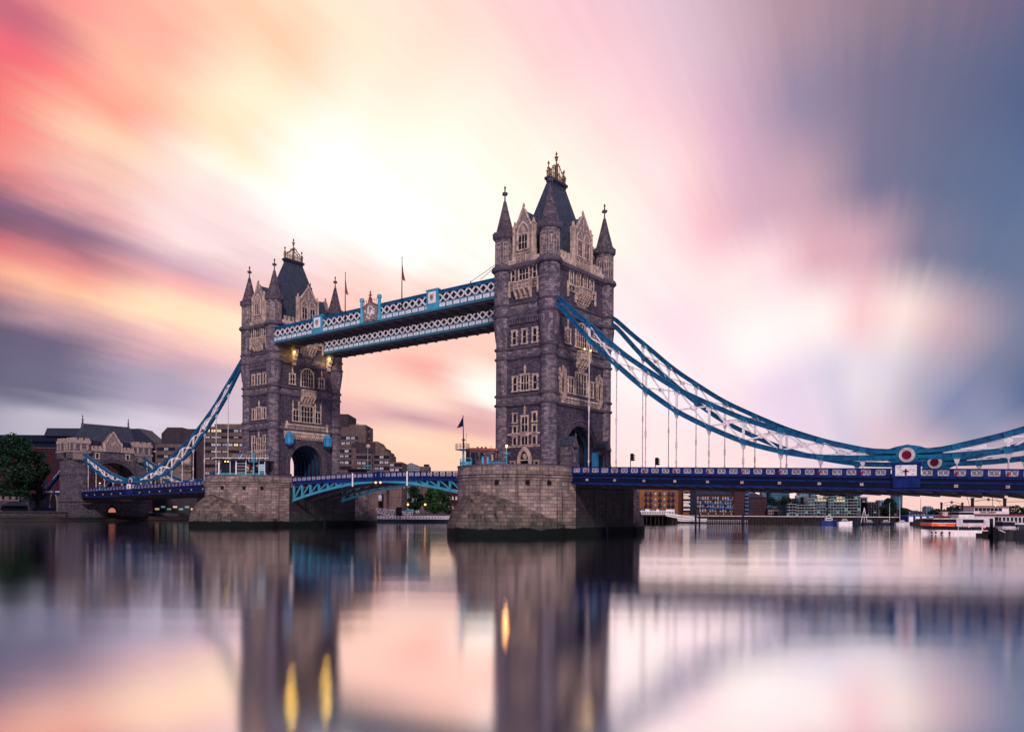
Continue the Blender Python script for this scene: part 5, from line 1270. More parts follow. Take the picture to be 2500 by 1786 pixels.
# quay lamps
for i, (u_, lb) in enumerate(((943, 'leftmost of the four glowing quay lamps, by the hotel column'), (951, 'second glowing quay lamp from the hotel column'), (996, 'glowing quay lamp between the dark trees'), (1038, 'rightmost glowing quay lamp, under the weeping tree'))):
    x_, z_ = uz(u_, 1231, 305); t = fe('street_lamp', x_, 305, 2.3, lb, 'street lamp', 'glowing quay lamps')
    q = fr(); q.rod((x_, 305, 2.3), (x_, 305, z_ - .3), .09); q.build('post', M['black'], t); q = fr(); q.ball((x_, 305, z_), .42, 8); q.build('lamp_globe', M['lampw'], t)
# pontoon pier under the middle span
DP = 262
t = fe('pontoon', uz(1010, 0, DP)[0], DP, .2, 'long floating pontoon with white railings under the middle span', 'pontoon')
a, zt_ = uz(900, 1258.5, DP); c, _ = uz(1118, 1258.5, DP); zk = uz(1000, 1266.5, DP)[1]
block(t, a, c, DP, DP + 8, -.3, zk, M['navyd'], 'hull')
q = fr(); n = 30
for y in (DP + .1, DP + 7.8):
    for k in (0, .5, 1): q.box(a, c, y - .05, y + .05, zk + (zt_ - zk) * (.1 + .9 * k) - .05, zk + (zt_ - zk) * (.1 + .9 * k) + .04)
    for i in range(n + 1): x_ = a + (c - a) * i / n; q.box(x_ - .07, x_ + .07, y - .06, y + .06, zk, zt_)
q.build('railing', M['white'], t)
def gangway(u0, u1, va, vb, vc, vd, d, label, n=5, skew=4):
    a, z0 = uz(u0, va, d); c, z1_ = uz(u1, vb, d); _, z2 = uz(u0, vc, d); _, z3 = uz(u1, vd, d)
    t = fe('gangway', (a + c) / 2, d, min(z2, z3), label, 'gangway', 'white truss gangways')
    q = fr()
    for y in (d, d + 1.6):
        q.beam((a, y, z0), (c, y, z1_), .2, .2); q.beam((a + .6, y, z2), (c - .3, y, z3), .2, .2)
        for i in range(n):
            f0, f1, fm = i / n, (i + 1) / n, (i + .5) / n
            T_ = lambda f: (a + (c - a) * f, y, z0 + (z1_ - z0) * f); B_ = lambda f: (a + (c - a) * f, y, z2 + (z3 - z2) * f)
            q.beam(T_(f0), B_(fm), .13, .13); q.beam(B_(fm), T_(f1), .13, .13)
    q.build('truss', M['white'], t); q = fr(); q.beam((a + .6, d + .8, z2 - .1), (c - .3, d + .8, z3 - .1), 1.5, .12); q.build('walkway', M['lead'], t)
gangway(919, 961, 1240, 1245, 1251, 1261, 264, 'white truss gangway beside the farther pier under the middle span')
gangway(981, 1008, 1248, 1250, 1253, 1263, 264, 'short white truss gangway under the blue pier sign', 3)
t = fe('sign_board', uz(1000, 0, 263)[0], 263, 1.2, 'small pale blue pier sign above the pontoon', 'sign')
a, z_ = uz(990, 1244.3, 263); c, z0 = uz(1011, 1248.2, 263); block(t, a, c, 263, 263.2, z0, z_, M['cyan'], 'board'); q = fr(); q.rod((a + .3, 263.1, 1), (a + .3, 263.1, z0), .08); q.rod((c - .3, 263.1, 1), (c - .3, 263.1, z0), .08); q.build('post', M['navyd'], t)
for u_, w_, lb in ((972, .75, 'thicker dark mooring pile beside the white gangway'), (978, .5, 'slimmer dark mooring pile beside the thicker one')):
    x_, z_ = uz(u_, 1237, 268); q = fr(); q.lathe(x_, 268, [(w_, -1), (w_, z_ - .2), (w_ * .8, z_)], 10); solo(q, 'mooring_pile', M['navyd'], (x_, 268, -1), lb, 'mooring pile', 'dark mooring piles')

# ------------------------------------------------------------------ boats
def hull(q, x0, x1, d, bw, zd, bow=1, sheer=.4):          # bow: +1 bow at x1 side, -1 at x0
    L_ = x1 - x0; st = []
    for i in range(11):
        f = i / 10; x = x0 + L_ * f; g = f if bow > 0 else 1 - f
        w = bw / 2 * (1 if g < .55 else max(0, math.cos((g - .55) / .45 * math.pi / 2)) ** .8 + .02); z = zd + sheer * max(0, g - .5) ** 2 * 4
        st.append([(x, d - w, z), (x, d - w * .8, -.35), (x, d + w * .8, -.35), (x, d + w, z)])
    n = len(st); q.add([p_ for s in st for p_ in s], [(4 * i + k, 4 * i + k + 1, 4 * i + 5 + k, 4 * i + 4 + k) for i in range(n - 1) for k in range(3)] + [(4 * i, 4 * i + 4, 4 * i + 7, 4 * i + 3) for i in range(n - 1)] + [(0, 3, 2, 1), (4 * n - 4, 4 * n - 3, 4 * n - 2, 4 * n - 1)])
def small_boat(u0, u1, vt, d, hm, cm, label, bow=1, mast=None, hh=.5, cab=(.25, .65), name='boat', cat='boat'):
    a, zt_ = uz(u0, vt, d); c, _ = uz(u1, vt, d); L_ = c - a; H = zt_
    t = fe(name, (a + c) / 2, d, -.2, label, cat, 'boats moored along the far quay')
    zd = max(.35, H * hh); q = fr(); hull(q, a, c, d, min(3.2, L_ * .32), zd, bow, zd * .35); q.build('hull', M[hm], t)
    q = fr(); x0_, x1_ = a + L_ * cab[0], a + L_ * cab[1]; w = min(3.2, L_ * .32) * .35
    q.box(x0_, x1_, d - w, d + w, zd - .05, zd + (H - zd) * .55); q.box(x0_ + L_ * .06, x1_ - L_ * .08, d - w * .8, d + w * .8, zd + (H - zd) * .55, H); q.box(x0_ + L_ * .04, x1_ - L_ * .06, d - w * .9, d + w * .9, H, H + .08); cb = q.build('cabin', M[cm], t)
    q = fr(); q.box(x0_ + .2, x1_ - .2, d - w - .04, d - w, zd + (H - zd) * .15, zd + (H - zd) * .42); q.box(x0_ + L_ * .08, x1_ - L_ * .1, d - w * .8 - .04, d - w * .8, zd + (H - zd) * .65, H - .1); q.build('window', M['dwin'], cb)
    if mast:
        for um, vm in mast:
            xm, zm = uz(um, vm, d); q = fr(); q.rod((xm, d, zd), (xm, d, zm), .11, .05, 6); q.build('mast', M['whited'] if hm != 'wood' else M['wood'], t)
    return t
small_boat(1954, 2003, 1270, 284, 'wood', 'wood', 'low dark barge moored left of the blue and white cruiser', hh=.6)
small_boat(2004, 2045, 1259, 274, 'navy', 'white', 'blue hulled motor cruiser with white cabin by the glass flats', hh=.45)
small_boat(2046, 2081, 1266, 271, 'white', 'whited', 'white launch with red waterline right of the blue cruiser', hh=.5)
small_boat(2076, 2107, 1262, 280, 'navyd', 'wood', 'dark barge behind the white launch')
tt = small_boat(2106, 2140, 1269, 272, 'navyd', 'whited', 'yacht with white A shaped mast right of the glass flats', mast=[(2110, 1238)])
q = fr(); xm, zm = uz(2110, 1238, 272); q.rod((xm - 1.1, 272, .6), (xm, 272, zm), .08); q.rod((xm + 1.1, 272, .6), (xm, 272, zm), .08); q.build('rigging', M['white'], tt)
small_boat(2146, 2182, 1269, 273, 'navyd', 'whited', 'dark hulled yacht below the large quay tree', mast=[(2172, 1226)])
small_boat(2186, 2221, 1270, 271, 'whited', 'white', 'pale low boat under the tapering blue tower', hh=.55, mast=[(2197, 1212)])
tt = small_boat(2222, 2275, 1266, 276, 'wood', 'wood', 'dark sailing barge with tall mast and leaning red brown spar', mast=[(2248, 1216)])
q = fr(); q.rod((uz(2246, 0, 276)[0], 276, 1.4), (uz(2257, 0, 276)[0], 276, uz(0, 1238, 276)[1] + .6), .16, .08); q.build('spar', M['maroon2'], tt)

# ------------------------------------------------------------------ right of the nearer pier: riverside buildings
DB = 330
def bz(v, d=DB, u=1700): return uz(u, v, d)[1]
t = fe('wharf_restaurant', uz(1605, 0, 288)[0], 288, 2.6, 'white wooden pier building with black sign boards right of the nearer pier', 'pier building')
a, z1_ = uz(1540, 1242, 288); c, _ = uz(1647, 1242, 288); zb_ = bz(1256.5, 288)
block(t, a, c, 288, 296, zb_, z1_, M['white']); block(t, a, c - 2.5, 289, 295, z1_, z1_ + .25, M['lead'], 'roof')
wingrid(t, a + .3, c - .3, zb_ + .2, z1_ - .75, 17, 1, 288, .62, .75, M['dwin'], M['white'])
for u0, u1 in ((1562, 1575), (1586, 1602), (1609, 1625)):
    q = fr(); x_, x2_ = uz(u0, 0, 288)[0], uz(u1, 0, 288)[0]; q.box(x_, x2_, 287.8, 288, z1_ - .55, z1_ + .12); q.mat(1)
    for k in range(5): w_ = (x2_ - x_ - .6) / 5; q.box(x_ + .3 + k * w_, x_ + .3 + k * w_ + w_ * .6, 287.76, 287.8, z1_ - .36, z1_ - .1)
    q.build('sign_board', [M['black'], M['whited']], t)
q = fr(); q.box(a - 2, c + .5, 287, 298, zb_ - .5, zb_); q.build('deck', M['wood'], t)
for k in range(12):
    x_ = a + (c - a) * k / 11; q = fr(); q.rod((x_, 288, -1), (x_ + (.5 if k % 3 == 0 else 0), 288, zb_ - .5), .18); q.rod((x_, 294, -1), (x_, 294, zb_ - .5), .18); q.build('pile', M['wood'], t)
gangway(1626, 1702, 1252, 1263, 1259, 1272, 284, 'long white lattice gangway sloping down right of the pier building', 14)
gangway(1655, 1726, 1265, 1266, 1271, 1272, 283, 'low white lattice gangway below the longer one', 12)
t = fe('pontoon', uz(1760, 0, 281)[0], 281, -.2, 'low dark pontoon with railings in front of the brown warehouse', 'pontoon')
a, z_ = uz(1697, 1274.5, 281); c, _ = uz(1823, 1274.5, 281); block(t, a, c, 280, 286, -.3, z_, M['navyd'], 'hull')
q = fr()
for k in range(24): x_ = a + (c - a) * k / 23; q.box(x_ - .05, x_ + .05, 280.1, 280.2, z_, z_ + .85)
q.box(a, c, 280.1, 280.2, z_ + .8, z_ + .87); q.build('railing', M['whited'], t)
for u_, w_, vt, lb in ((1698.5, .36, 1252, 'left dark mooring pile at the foot of the lattice gangway'), (1708, .28, 1253, 'right dark mooring pile at the foot of the lattice gangway'), (1814, .30, 1254, 'dark mooring pile at the right end of the low pontoon')):
    x_, z_ = uz(u_, vt, 279); q = fr(); q.lathe(x_, 279, [(w_, -1), (w_, z_ - .2), (w_ * .75, z_)], 10); solo(q, 'mooring_pile', M['navyd'], (x_, 279, -1), lb, 'mooring pile', 'dark mooring piles')
t = fe('wharf_wall', uz(1950, 0, 296)[0], 296, -1, 'dark timber piled wharf wall along the far quay', 'wharf')
a, z_ = uz(1500, 1266, 298); c, _ = uz(2330, 1266, 298); block(t, a, c, 298, 312, -1, 2.35, M['wood']); block(t, a, c, 297.6, 298.4, 2.35, 2.6, M['whited'], 'capping')
q = fr()
for k in range(110): x_ = a + (c - a) * k / 109; q.box(x_ - .14, x_ + .14, 297.5, 298, -1, 2.2)
o = q.build('timber_piles', M['wood'], t); o['kind'] = 'stuff'
def balcony_bg(par, xc, z, d, w=1.5, mt='bal'):
    q = fr(); q.box(xc - w / 2, xc + w / 2, d - .9, d, z, z + .12); q.box(xc - w / 2, xc + w / 2, d - .9, d - .82, z, z + .7); q.box(xc - w / 2, xc - w / 2 + .07, d - .9, d, z, z + .7); q.box(xc + w / 2 - .07, xc + w / 2, d - .9, d, z, z + .7)
    return q.build('balcony', M[mt], par)
# orange warehouse
t = fe('orange_warehouse', uz(1610, 0, DB)[0], DB, 2.4, 'orange brick warehouse with dark blue balconies beside the nearer pier', 'warehouse')
a, z1_ = uz(1530, 1193, DB); c, _ = uz(1656, 1193, DB); block(t, a, c, DB, DB + 14, 2.4, z1_, M['bricko'])
block(t, a, c, DB + 1, DB + 12, z1_, bz(1184), M['bal'], 'roof_storey')
for k in range(9): q = fr(); x_ = a + 1.5 + k * 2.3; q.box(x_, x_ + 1, DB + .9, DB + 1, z1_ + .3, z1_ + 1.1); q.build('window', M['dwin'], t)
cols = (1577, 1588, 1600, 1611, 1622, 1633, 1643)
for i, u_ in enumerate(cols):
    x_ = uz(u_, 0, DB)[0]
    for j in range(4):
        z_ = bz(1208) - j * 2.35
        if i in (0, 1, 3, 5, 6):
            q = fr(); q.box(x_ - .4, x_ + .4, DB - .05, DB, z_ - .2, z_ + 1.3); q.build('window', M['dwin'], t); balcony_bg(t, x_, z_ - .3, DB, 1.35, 'navy')
        else: q = fr(); q.box(x_ - .32, x_ + .32, DB - .05, DB, z_, z_ + 1.0); q.mat(1); q.box(x_ - .4, x_ + .4, DB - .12, DB, z_ - .12, z_); q.build('window', [M['bwin'], M['trimd']], t)
block(t, uz(1656, 0, DB)[0], uz(1667, 0, DB)[0], DB + 1, DB + 12, 2.4, bz(1186), M['brickb'], 'stair_tower')
# slim balconied tower
t = fe('apartment_tower', uz(1683, 0, DB)[0], DB, 2.4, 'slim apartment tower with stacked white balconies between orange and brown warehouses', 'apartment tower')
a, c = uz(1667, 0, DB)[0], uz(1683, 0, DB)[0]; block(t, a, c, DB, DB + 10, 2.4, bz(1187), M['bricko']); c2 = uz(1699, 0, DB)[0]; block(t, c, c2, DB - .5, DB + 10, 2.4, bz(1192), M['dwin'], 'glazed_bay')
for j in range(5):
    z_ = bz(1207 + j * 9.2); q = fr(); q.box(a, c, DB - 1.2, DB, z_ - .25, z_ + .45); q.build('balcony', M['white'], t); q = fr(); q.box(a + .3, c - .3, DB - .06, DB, z_ + .5, z_ + 1.2); q.build('window', M['litw'] if j % 2 else M['dwin'], t)
# brown warehouse with blue balconies
t = fe('brown_warehouse', uz(1745, 0, DB)[0], DB, 2.4, 'long brown brick warehouse with bright blue balconies and pitched roofs', 'warehouse')
a, c = uz(1698, 0, DB)[0], uz(1795, 0, DB)[0]; zl, zr = bz(1203), bz(1207)
q = fr(); q.box(a, c, DB, DB + 14, 2.4, zr); q.build('wall', M['brickb'], t)
for k in range(5):
    x0_, x1_ = a + (c - a) * k / 5, a + (c - a) * (k + 1) / 5; q = fr(); q.prism([(x0_, DB - .3, zr - .1), (x0_, DB - .3, zr + .2), (x0_, DB + 5, zr + 2.6), (x0_, DB + 12, zr + .2)], (0, 0, 0), (x1_ - x0_ - .12, 0, 0)); q.build('roof', M['lead'], t)
wingrid(t, a + .4, c - .4, 3.6, zr - .6, 15, 4, DB, .52, 1.2, M['bwin'], M['trimd'], skip=lambda i, j: (i + j) % 4 == 0)
for u_, v_, w_ in ((1709, 1218, 1.2), (1744, 1219, 1.2), (1778, 1222, 2.4), (1702, 1229, 1), (1725, 1230, 1.6), (1736, 1230, 1.3), (1759, 1231, 1.4), (1770, 1231, 1.2), (1792, 1232, 1.4), (1704, 1239, 1), (1714, 1239, 1.4), (1726, 1239, 1), (1736, 1240, 1.4), (1748, 1241, 2), (1760, 1241, 1.6), (1771, 1241, 1.2), (1780, 1242, 1.8), (1792, 1242, 1.2)): balcony_bg(t, uz(u_, 0, DB)[0], bz(v_), DB, w_)
for k in range(5): q = fr(); x_ = a + 2 + k * 3.2; q.box(x_, x_ + .3, DB - .1, DB, 3.0, 3.3); q.build('door_lamp', M['litw'], t)
t = fe('brown_tower_block', uz(1808, 0, DB)[0], DB, 2.4, 'taller brown brick block with a column of blue balconies rising behind the deck', 'building')
a, c = uz(1790, 0, DB)[0], uz(1826, 0, DB)[0]; block(t, a, c, DB - 1, DB + 12, 2.4, bz(1176), M['brickb']); block(t, uz(1791, 0, DB)[0], uz(1818, 0, DB)[0], DB - 1.6, DB - 1, bz(1197), bz(1194), M['bal'], 'canopy')
wingrid(t, a + .4, a + 4.2, 3.4, bz(1190), 3, 6, DB - 1, .6, 1.0, M['dwin'], M['trimd'])
for j in range(6): balcony_bg(t, c - 1.0, bz(1208 + j * 9.2), DB - 1, 1.5)
t = fe('pyramid_roof_block', uz(1849, 0, 336)[0], 336, 2.4, 'brown brick block with a pyramid roof behind the far quay', 'building')
a, c = uz(1826, 0, 336)[0], uz(1871, 0, 336)[0]; ze_ = bz(1213, 336); block(t, a, c, 336, 348, 2.4, ze_, M['brickb'])
q = fr(); q.add([(a - .3, 335.6, ze_), (c + .3, 335.6, ze_), (c + .3, 348.4, ze_), (a - .3, 348.4, ze_), (a + 2, 341, ze_ + 1.9), (c - 3, 341, ze_ + 1.9)], [(0, 3, 2, 1), (0, 1, 5, 4), (1, 2, 5), (2, 3, 4, 5), (3, 0, 4)]); q.build('roof', M['lead'], t)
wingrid(t, a + .4, c - .4, 3.4, ze_ - .3, 7, 5, 336, .6, 1.0, M['dwin'], M['trimd'])
for j in range(2): balcony_bg(t, c + .9, bz(1236 + j * 9), 336, 1.6)
t = fe('brick_cottages', uz(1898, 0, 334)[0], 334, 2.4, 'row of low brown brick houses in front of the trees', 'houses')
a, c = uz(1873, 0, 334)[0], uz(1922, 0, 334)[0]; ze_ = bz(1241, 334); block(t, a, c, 334, 342, 2.4, ze_, M['brickb'])
for k in range(3): x0_, x1_ = a + (c - a) * k / 3, a + (c - a) * (k + 1) / 3; q = fr(); q.prism([(x0_, 333.8, ze_), ((x0_ + x1_) / 2, 333.8, ze_ + 1.3), (x1_, 333.8, ze_)], (0, 0, 0), (0, 8, 0)); q.build('roof', M['lead'], t)
wingrid(t, a + .4, c - .4, 2.8, ze_ - .2, 9, 2, 334, .5, .7, M['bwin'], M['trimd'])
# glass flats
def flats(u0, u1, vt, d, label, floors, curved=0, roofv=None, lit=(0, 0), mat='gwin', nb=7):
    a, z1_ = uz(u0, vt, d); c, _ = uz(u1, vt, d); t = fe('glass_flats', (a + c) / 2, d, 2.4, label, 'flats', 'glass fronted riverside flats')
    block(t, a + .3, c - .3, d + 1, d + 12, 2.4, z1_ - .3, M[mat], 'glazed_wall')
    fh = (z1_ - 2.4) / floors
    for k in range(floors + 1):
        z_ = 2.4 + fh * k; q = fr()
        if curved: q.prism([(a + (c - a) * i / 8, d + 1 - curved * math.sin(math.pi * i / 8), z_) for i in range(9)] + [(c, d + 3, z_), (a, d + 3, z_)], (0, 0, -.07), (0, 0, .07))
        else: q.box(a, c, d, d + 2, z_ - .07, z_ + .07)
        q.build('floor_slab', M['whited'] if mat != 'dwin' else M['lead'], t)
        if k < floors:
            for i in range(nb):
                x_ = a + (c - a) * (i + .5) / nb; rg_ = (i * 7 + k * 3) % 5; q = fr(); w_ = (c - a) / nb * .38
                q.box(x_ - w_, x_ + w_, d + .9, d + .99, z_ + .25, z_ + fh - .2); q.mat(1); q.box(x_ + w_, x_ + w_ + .07, d + .8, d + .99, z_ + .12, z_ + fh - .12); q.build('window', [M['litg'] if (i * 5 + k * 11) % 13 == 0 else (M['litw'] if (k >= floors - 2 and lit[0] <= i < lit[1]) else (M['dwin'] if rg_ in (1, 3) else M[mat])), M['whited']], t)
    if roofv:
        q = fr(); n = 8; vs_ = []
        for i in range(n + 1): f = i / n; vs_.append((a - 1 + (c - a + 3) * f, d - 1, z1_ + (roofv - z1_) * (1 - f) * 1.0 + .5 * math.sin(math.pi * f)))
        q.ring([Vector(p_) for p_ in vs_], [Vector(p_) + Vector((0, 0, .22)) for p_ in vs_], (0, 0, 0), (0, 12, 0)); q.build('curved_roof', M['lead'], t)
    return t
flats(1922, 1945, 1230, 318, 'white framed low block at the left end of the glass flats', 4, mat='gwin', nb=3)
flats(1944, 1990, 1232, 320, 'low glass flats with tinted green windows left of the curved roofs', 4, nb=6)
flats(1955, 1979, 1213, 330, 'taller white framed glass block behind the low glass flats', 6, nb=4)
flats(1976, 2026, 1209, 322, 'curved roof glass flats with warm lit top floor, left one of the pair', 7, .8, bz(1203, 322, 2000), (3, 7))
flats(2024, 2072, 1211, 320, 'curved roof glass flats right of the lit one', 7, .8, bz(1206, 320, 2040), (3, 6))
flats(2048, 2104, 1204, 325, 'tall rounded glass flats with overhanging flat roof', 8, 1.6, None, (0, 0))
flats(2098, 2120, 1213, 328, 'narrow dark stepped flats at the right end of the glass flats', 7, 0, mat='dwin', nb=4)
flats(2118, 2148, 1224, 322, 'dark framed flats left of the large quay tree', 5, 0, mat='dwin', nb=5)
q = fr(); a, z_ = uz(2040, 1203, 324); c, _ = uz(2112, 1203, 324); q.prism([((a + c) / 2 + (c - a) / 2 * math.cos(i * math.pi / 8), 330 + 8 * math.sin(i * math.pi / 8), z_) for i in range(16)], (0, 0, 0), (0, 0, .3))
q.build('flat_roof', M['lead'], [o for o in bpy.data.objects if o.name.startswith('glass_flats') and 'rounded' in o.get('label', '')][0])
q = fr()
# far towers
def far_tower(u0, u1, vt, d, label, mat='tower', taper=0, cap=0, nb=0):
    a, z1_ = uz(u0, vt, d); c, _ = uz(u1, vt, d); t = fe('office_tower', (a + c) / 2, d, 2.3, label, 'office tower', 'office towers in the distance')
    w = c - a
    if taper:
        q = fr(); lv_ = []
        for i in range(9):
            f = i / 8; ww = w / 2 * (.80 + taper * (f - .3) ** 2 * 1.2 if 1 else 1); z_ = 2.3 + (z1_ - 2.3) * f; xm = (a + c) / 2; lv_.append([(xm - ww, d, z_), (xm + ww, d, z_), (xm + ww, d + w, z_), (xm - ww, d + w, z_)])
        q.add([p_ for l in lv_ for p_ in l], [(4 * k + i, 4 * k + (i + 1) % 4, 4 * k + 4 + (i + 1) % 4, 4 * k + 4 + i) for k in range(8) for i in range(4)] + [(0, 3, 2, 1), (32, 33, 34, 35)]); q.build('glazed_wall', M[mat], t)
    else: block(t, a, c, d, d + w, 2.3, z1_, M[mat], 'wall')
    nf = min(40, int((z1_ - 2.3) / 1.9)); q = fr()
    for k in range(nf): z_ = 2.3 + (z1_ - 2.3) * (k + .5) / nf; q.box(a + w * (.12 if taper else 0), c - w * (.12 if taper else 0), d - .25, d, z_ - .35, z_ + .2)
    if nb:
        for k in range(nb + 1): x_ = a + w * k / nb; q.box(x_ - .25, x_ + .25, d - .4, d, 2.3, z1_)
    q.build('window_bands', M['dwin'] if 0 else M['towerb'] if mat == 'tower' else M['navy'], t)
    if cap: block(t, a + w * .1, c - w * .1, d + 1, d + w - 1, z1_, z1_ + cap, M[mat], 'roof_plant')
    return t
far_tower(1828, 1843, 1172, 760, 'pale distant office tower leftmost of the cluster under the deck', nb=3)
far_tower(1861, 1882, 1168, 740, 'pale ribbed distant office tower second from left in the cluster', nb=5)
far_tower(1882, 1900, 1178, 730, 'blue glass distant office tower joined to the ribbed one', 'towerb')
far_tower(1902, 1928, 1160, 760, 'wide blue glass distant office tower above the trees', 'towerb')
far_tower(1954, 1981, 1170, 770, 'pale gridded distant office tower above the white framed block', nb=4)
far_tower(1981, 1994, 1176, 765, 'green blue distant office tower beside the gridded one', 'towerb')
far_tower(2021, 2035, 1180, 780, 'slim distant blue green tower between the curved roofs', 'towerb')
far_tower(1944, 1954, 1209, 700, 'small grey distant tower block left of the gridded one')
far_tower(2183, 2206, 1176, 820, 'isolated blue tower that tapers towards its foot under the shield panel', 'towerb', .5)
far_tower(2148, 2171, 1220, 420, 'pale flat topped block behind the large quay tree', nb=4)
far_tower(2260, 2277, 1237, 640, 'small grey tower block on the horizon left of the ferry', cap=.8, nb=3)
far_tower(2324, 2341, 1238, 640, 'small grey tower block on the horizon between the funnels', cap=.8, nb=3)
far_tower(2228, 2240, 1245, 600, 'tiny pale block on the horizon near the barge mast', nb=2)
for u0, u1, vt, lb in ((2171, 2190, 1232, 'brown brick building just right of the large quay tree'), (2190, 2226, 1240, 'low dark building with pitched roof under the tapering tower'), (2222, 2262, 1247, 'low dark shed with hipped roof behind the barge mast')):
    a, z_ = uz(u0, vt, 318); c, _ = uz(u1, vt, 318); t = fe('quay_building', (a + c) / 2, 318, 2.3, lb, 'building', 'low buildings on the far quay')
    block(t, a, c, 318, 326, 2.3, z_ - .9, M['brickb'] if u0 == 2171 else M['lead']); q = fr(); q.prism([(a - .2, 318, z_ - .9), (c + .2, 318, z_ - .9), ((a + c) / 2 + 1, 318, z_), ((a + c) / 2 - 1, 318, z_)], (0, -.2, 0), (0, 8, 0)); q.build('roof', M['lead'], t)
    wingrid(t, a + .3, c - .3, 2.6, z_ - 1.1, 5, 2, 318, .45, .6, M['bwin'], M['lead'])
t = fe('boat_shed', uz(2248, 0, 290)[0], 290, 1, 'blue roofed quay shed with big white panels left of the ferry', 'shed')
a, z_ = uz(2216, 1259, 290); c, _ = uz(2281, 1259, 290); block(t, a, c, 290, 296, .6, z_, M['navy'])
block(t, a - .2, c + .2, 289.6, 296, z_, z_ + .3, M['bal'], 'roof')
for k in range(4): q = fr(); x_ = a + .4 + k * (c - a) / 4; q.box(x_, x_ + (c - a) / 4 - .9, 289.9, 290, .9, z_ - .15); q.build('panel', M['white'], t)

# ------------------------------------------------------------------ ferry, paddle steamer, barge, piles
DF = 164
t = fe('ferry', uz(2335, 0, DF)[0], DF, -.2, 'white two deck river ferry with a bright orange bow band at right', 'ferry')
def fx(u, d=DF): return uz(u, 0, d)[0]
def fz(v, d=DF, u=2335): return uz(u, v, d)[1]
q = fr(); hull(q, fx(2262), fx(2412), DF + 2.2, 4.4, fz(1293.5), -1, .1); q.build('hull', M['white'], t)
q = fr(); q.box(fx(2270), fx(2405), DF + .0, DF + 4.3, -.3, fz(1304.8)); q.build('boot_topping', M['navyd'], t)
q = fr(); q.box(fx(2341), fx(2402), DF + .2, DF + 4.2, fz(1299), fz(1284)); q.build('lower_cabin', M['whited'], t)
q = fr(); q.box(fx(2276), fx(2341), DF + .5, DF + 3.9, fz(1292.5), fz(1285)); q.build('wheelhouse_recess', M['black'], t)
q = fr(); q.prism([(fx(2274), DF, fz(1283.5)), (fx(2331), DF, fz(1284.5)), (fx(2332), DF, fz(1278)), (fx(2273), DF, fz(1277))], (0, -.1, 0), (0, 4.4, 0)); ob = q.build('orange_band', flat('orange_paint', (.85, .10, .03), .4), t)
q = fr()
for k in range(9): x_ = fx(2291) + k * .18; q.box(x_, x_ + .12, DF - .13, DF - .1, fz(1281.4), fz(1280 - (k % 2) * .4))
q.build('lettering', M['white'], ob)
q = fr(); q.box(fx(2336), fx(2408), DF + .1, DF + 4.3, fz(1284), fz(1264)); q.build('upper_cabin', M['whited'], t)
q = fr(); q.box(fx(2279), fx(2336), DF + .3, DF + 4.1, fz(1276.9), fz(1266.5)); q.build('wheelhouse', M['glass'], t)
q = fr(); q.box(fx(2278), fx(2410), DF - .05, DF + 4.4, fz(1266.4), fz(1264.8)); ro = q.build('roof', M['white'], t)
q = fr(); q.box(fx(2275), fx(2333), DF - .16, DF + 4.4, fz(1276.9), fz(1275.6)); q.build('rail', M['white'], t)
for k in range(9):
    q = fr(); a = fx(2351) + k * (fx(2402) - fx(2351)) / 9; q.box(a + .04, a + .50, DF + .04, DF + .1, fz(1275.5), fz(1267.6)); q.build('window', M['glass'], t)
    q = fr(); a = fx(2342) + k * (fx(2398) - fx(2342)) / 9; q.box(a + .04, a + .52, DF + .14, DF + .2, fz(1294.6), fz(1285.3)); q.build('window', M['glass'], t)
for u_, lb in ((2279, 0), (2286, 0), (2302, 0), (2320, 0)):
    q = fr(); x_, z_ = fx(u_), fz(1299.8); q.lathe(x_, DF + (.6 if u_ < 2284 else .2), [(.16, z_ - .2), (.2, z_), (.16, z_ + .2)], 8); q.build('fender', M['black'], t)
q = fr(); q.box(fx(2288), fx(2326), DF + .6, DF + 3.6, fz(1264.8), fz(1263.2)); q.mat(1)
for k in range(14): q.box(fx(2288) + k * .23, fx(2288) + k * .23 + .13, DF + .8, DF + 1.2, fz(1263.2), fz(1259.8 - (k % 3) * .5))
q.build('roof_equipment', [M['lead'], M['red']], ro)
q = fr(); q.prism([(fx(2310), DF + 1.5, fz(1264.8)), (fx(2325), DF + 1.5, fz(1264.8)), (fx(2323), DF + 1.5, fz(1249)), (fx(2311), DF + 1.5, fz(1250))], (0, 0, 0), (0, 1.2, 0)); q.box(fx(2306), fx(2326), DF + 1.3, DF + 2.9, fz(1250), fz(1248.6)); q.build('mast_housing', M['trim'], ro)
q = fr(); q.box(fx(2346), fx(2384), DF + .8, DF + 3.4, fz(1264.8), fz(1255.6)); q.box(fx(2345), fx(2385), DF + .6, DF + 3.6, fz(1249.6), fz(1248.4)); q.mat(1); q.box(fx(2347), fx(2383), DF + .9, DF + 3.3, fz(1255.6), fz(1249.6)); q.build('bridge_house', [M['white'], M['glass']], ro)
q = fr(); q.ball((fx(2404), DF - .05, fz(1285.5)), .14, 8); q.build('red_lamp', M['lampr'], t)
q = fr(); q.ball((fx(2366), DF - .02, fz(1285.5)), .09, 8); q.build('red_lamp', M['lampr'], t)

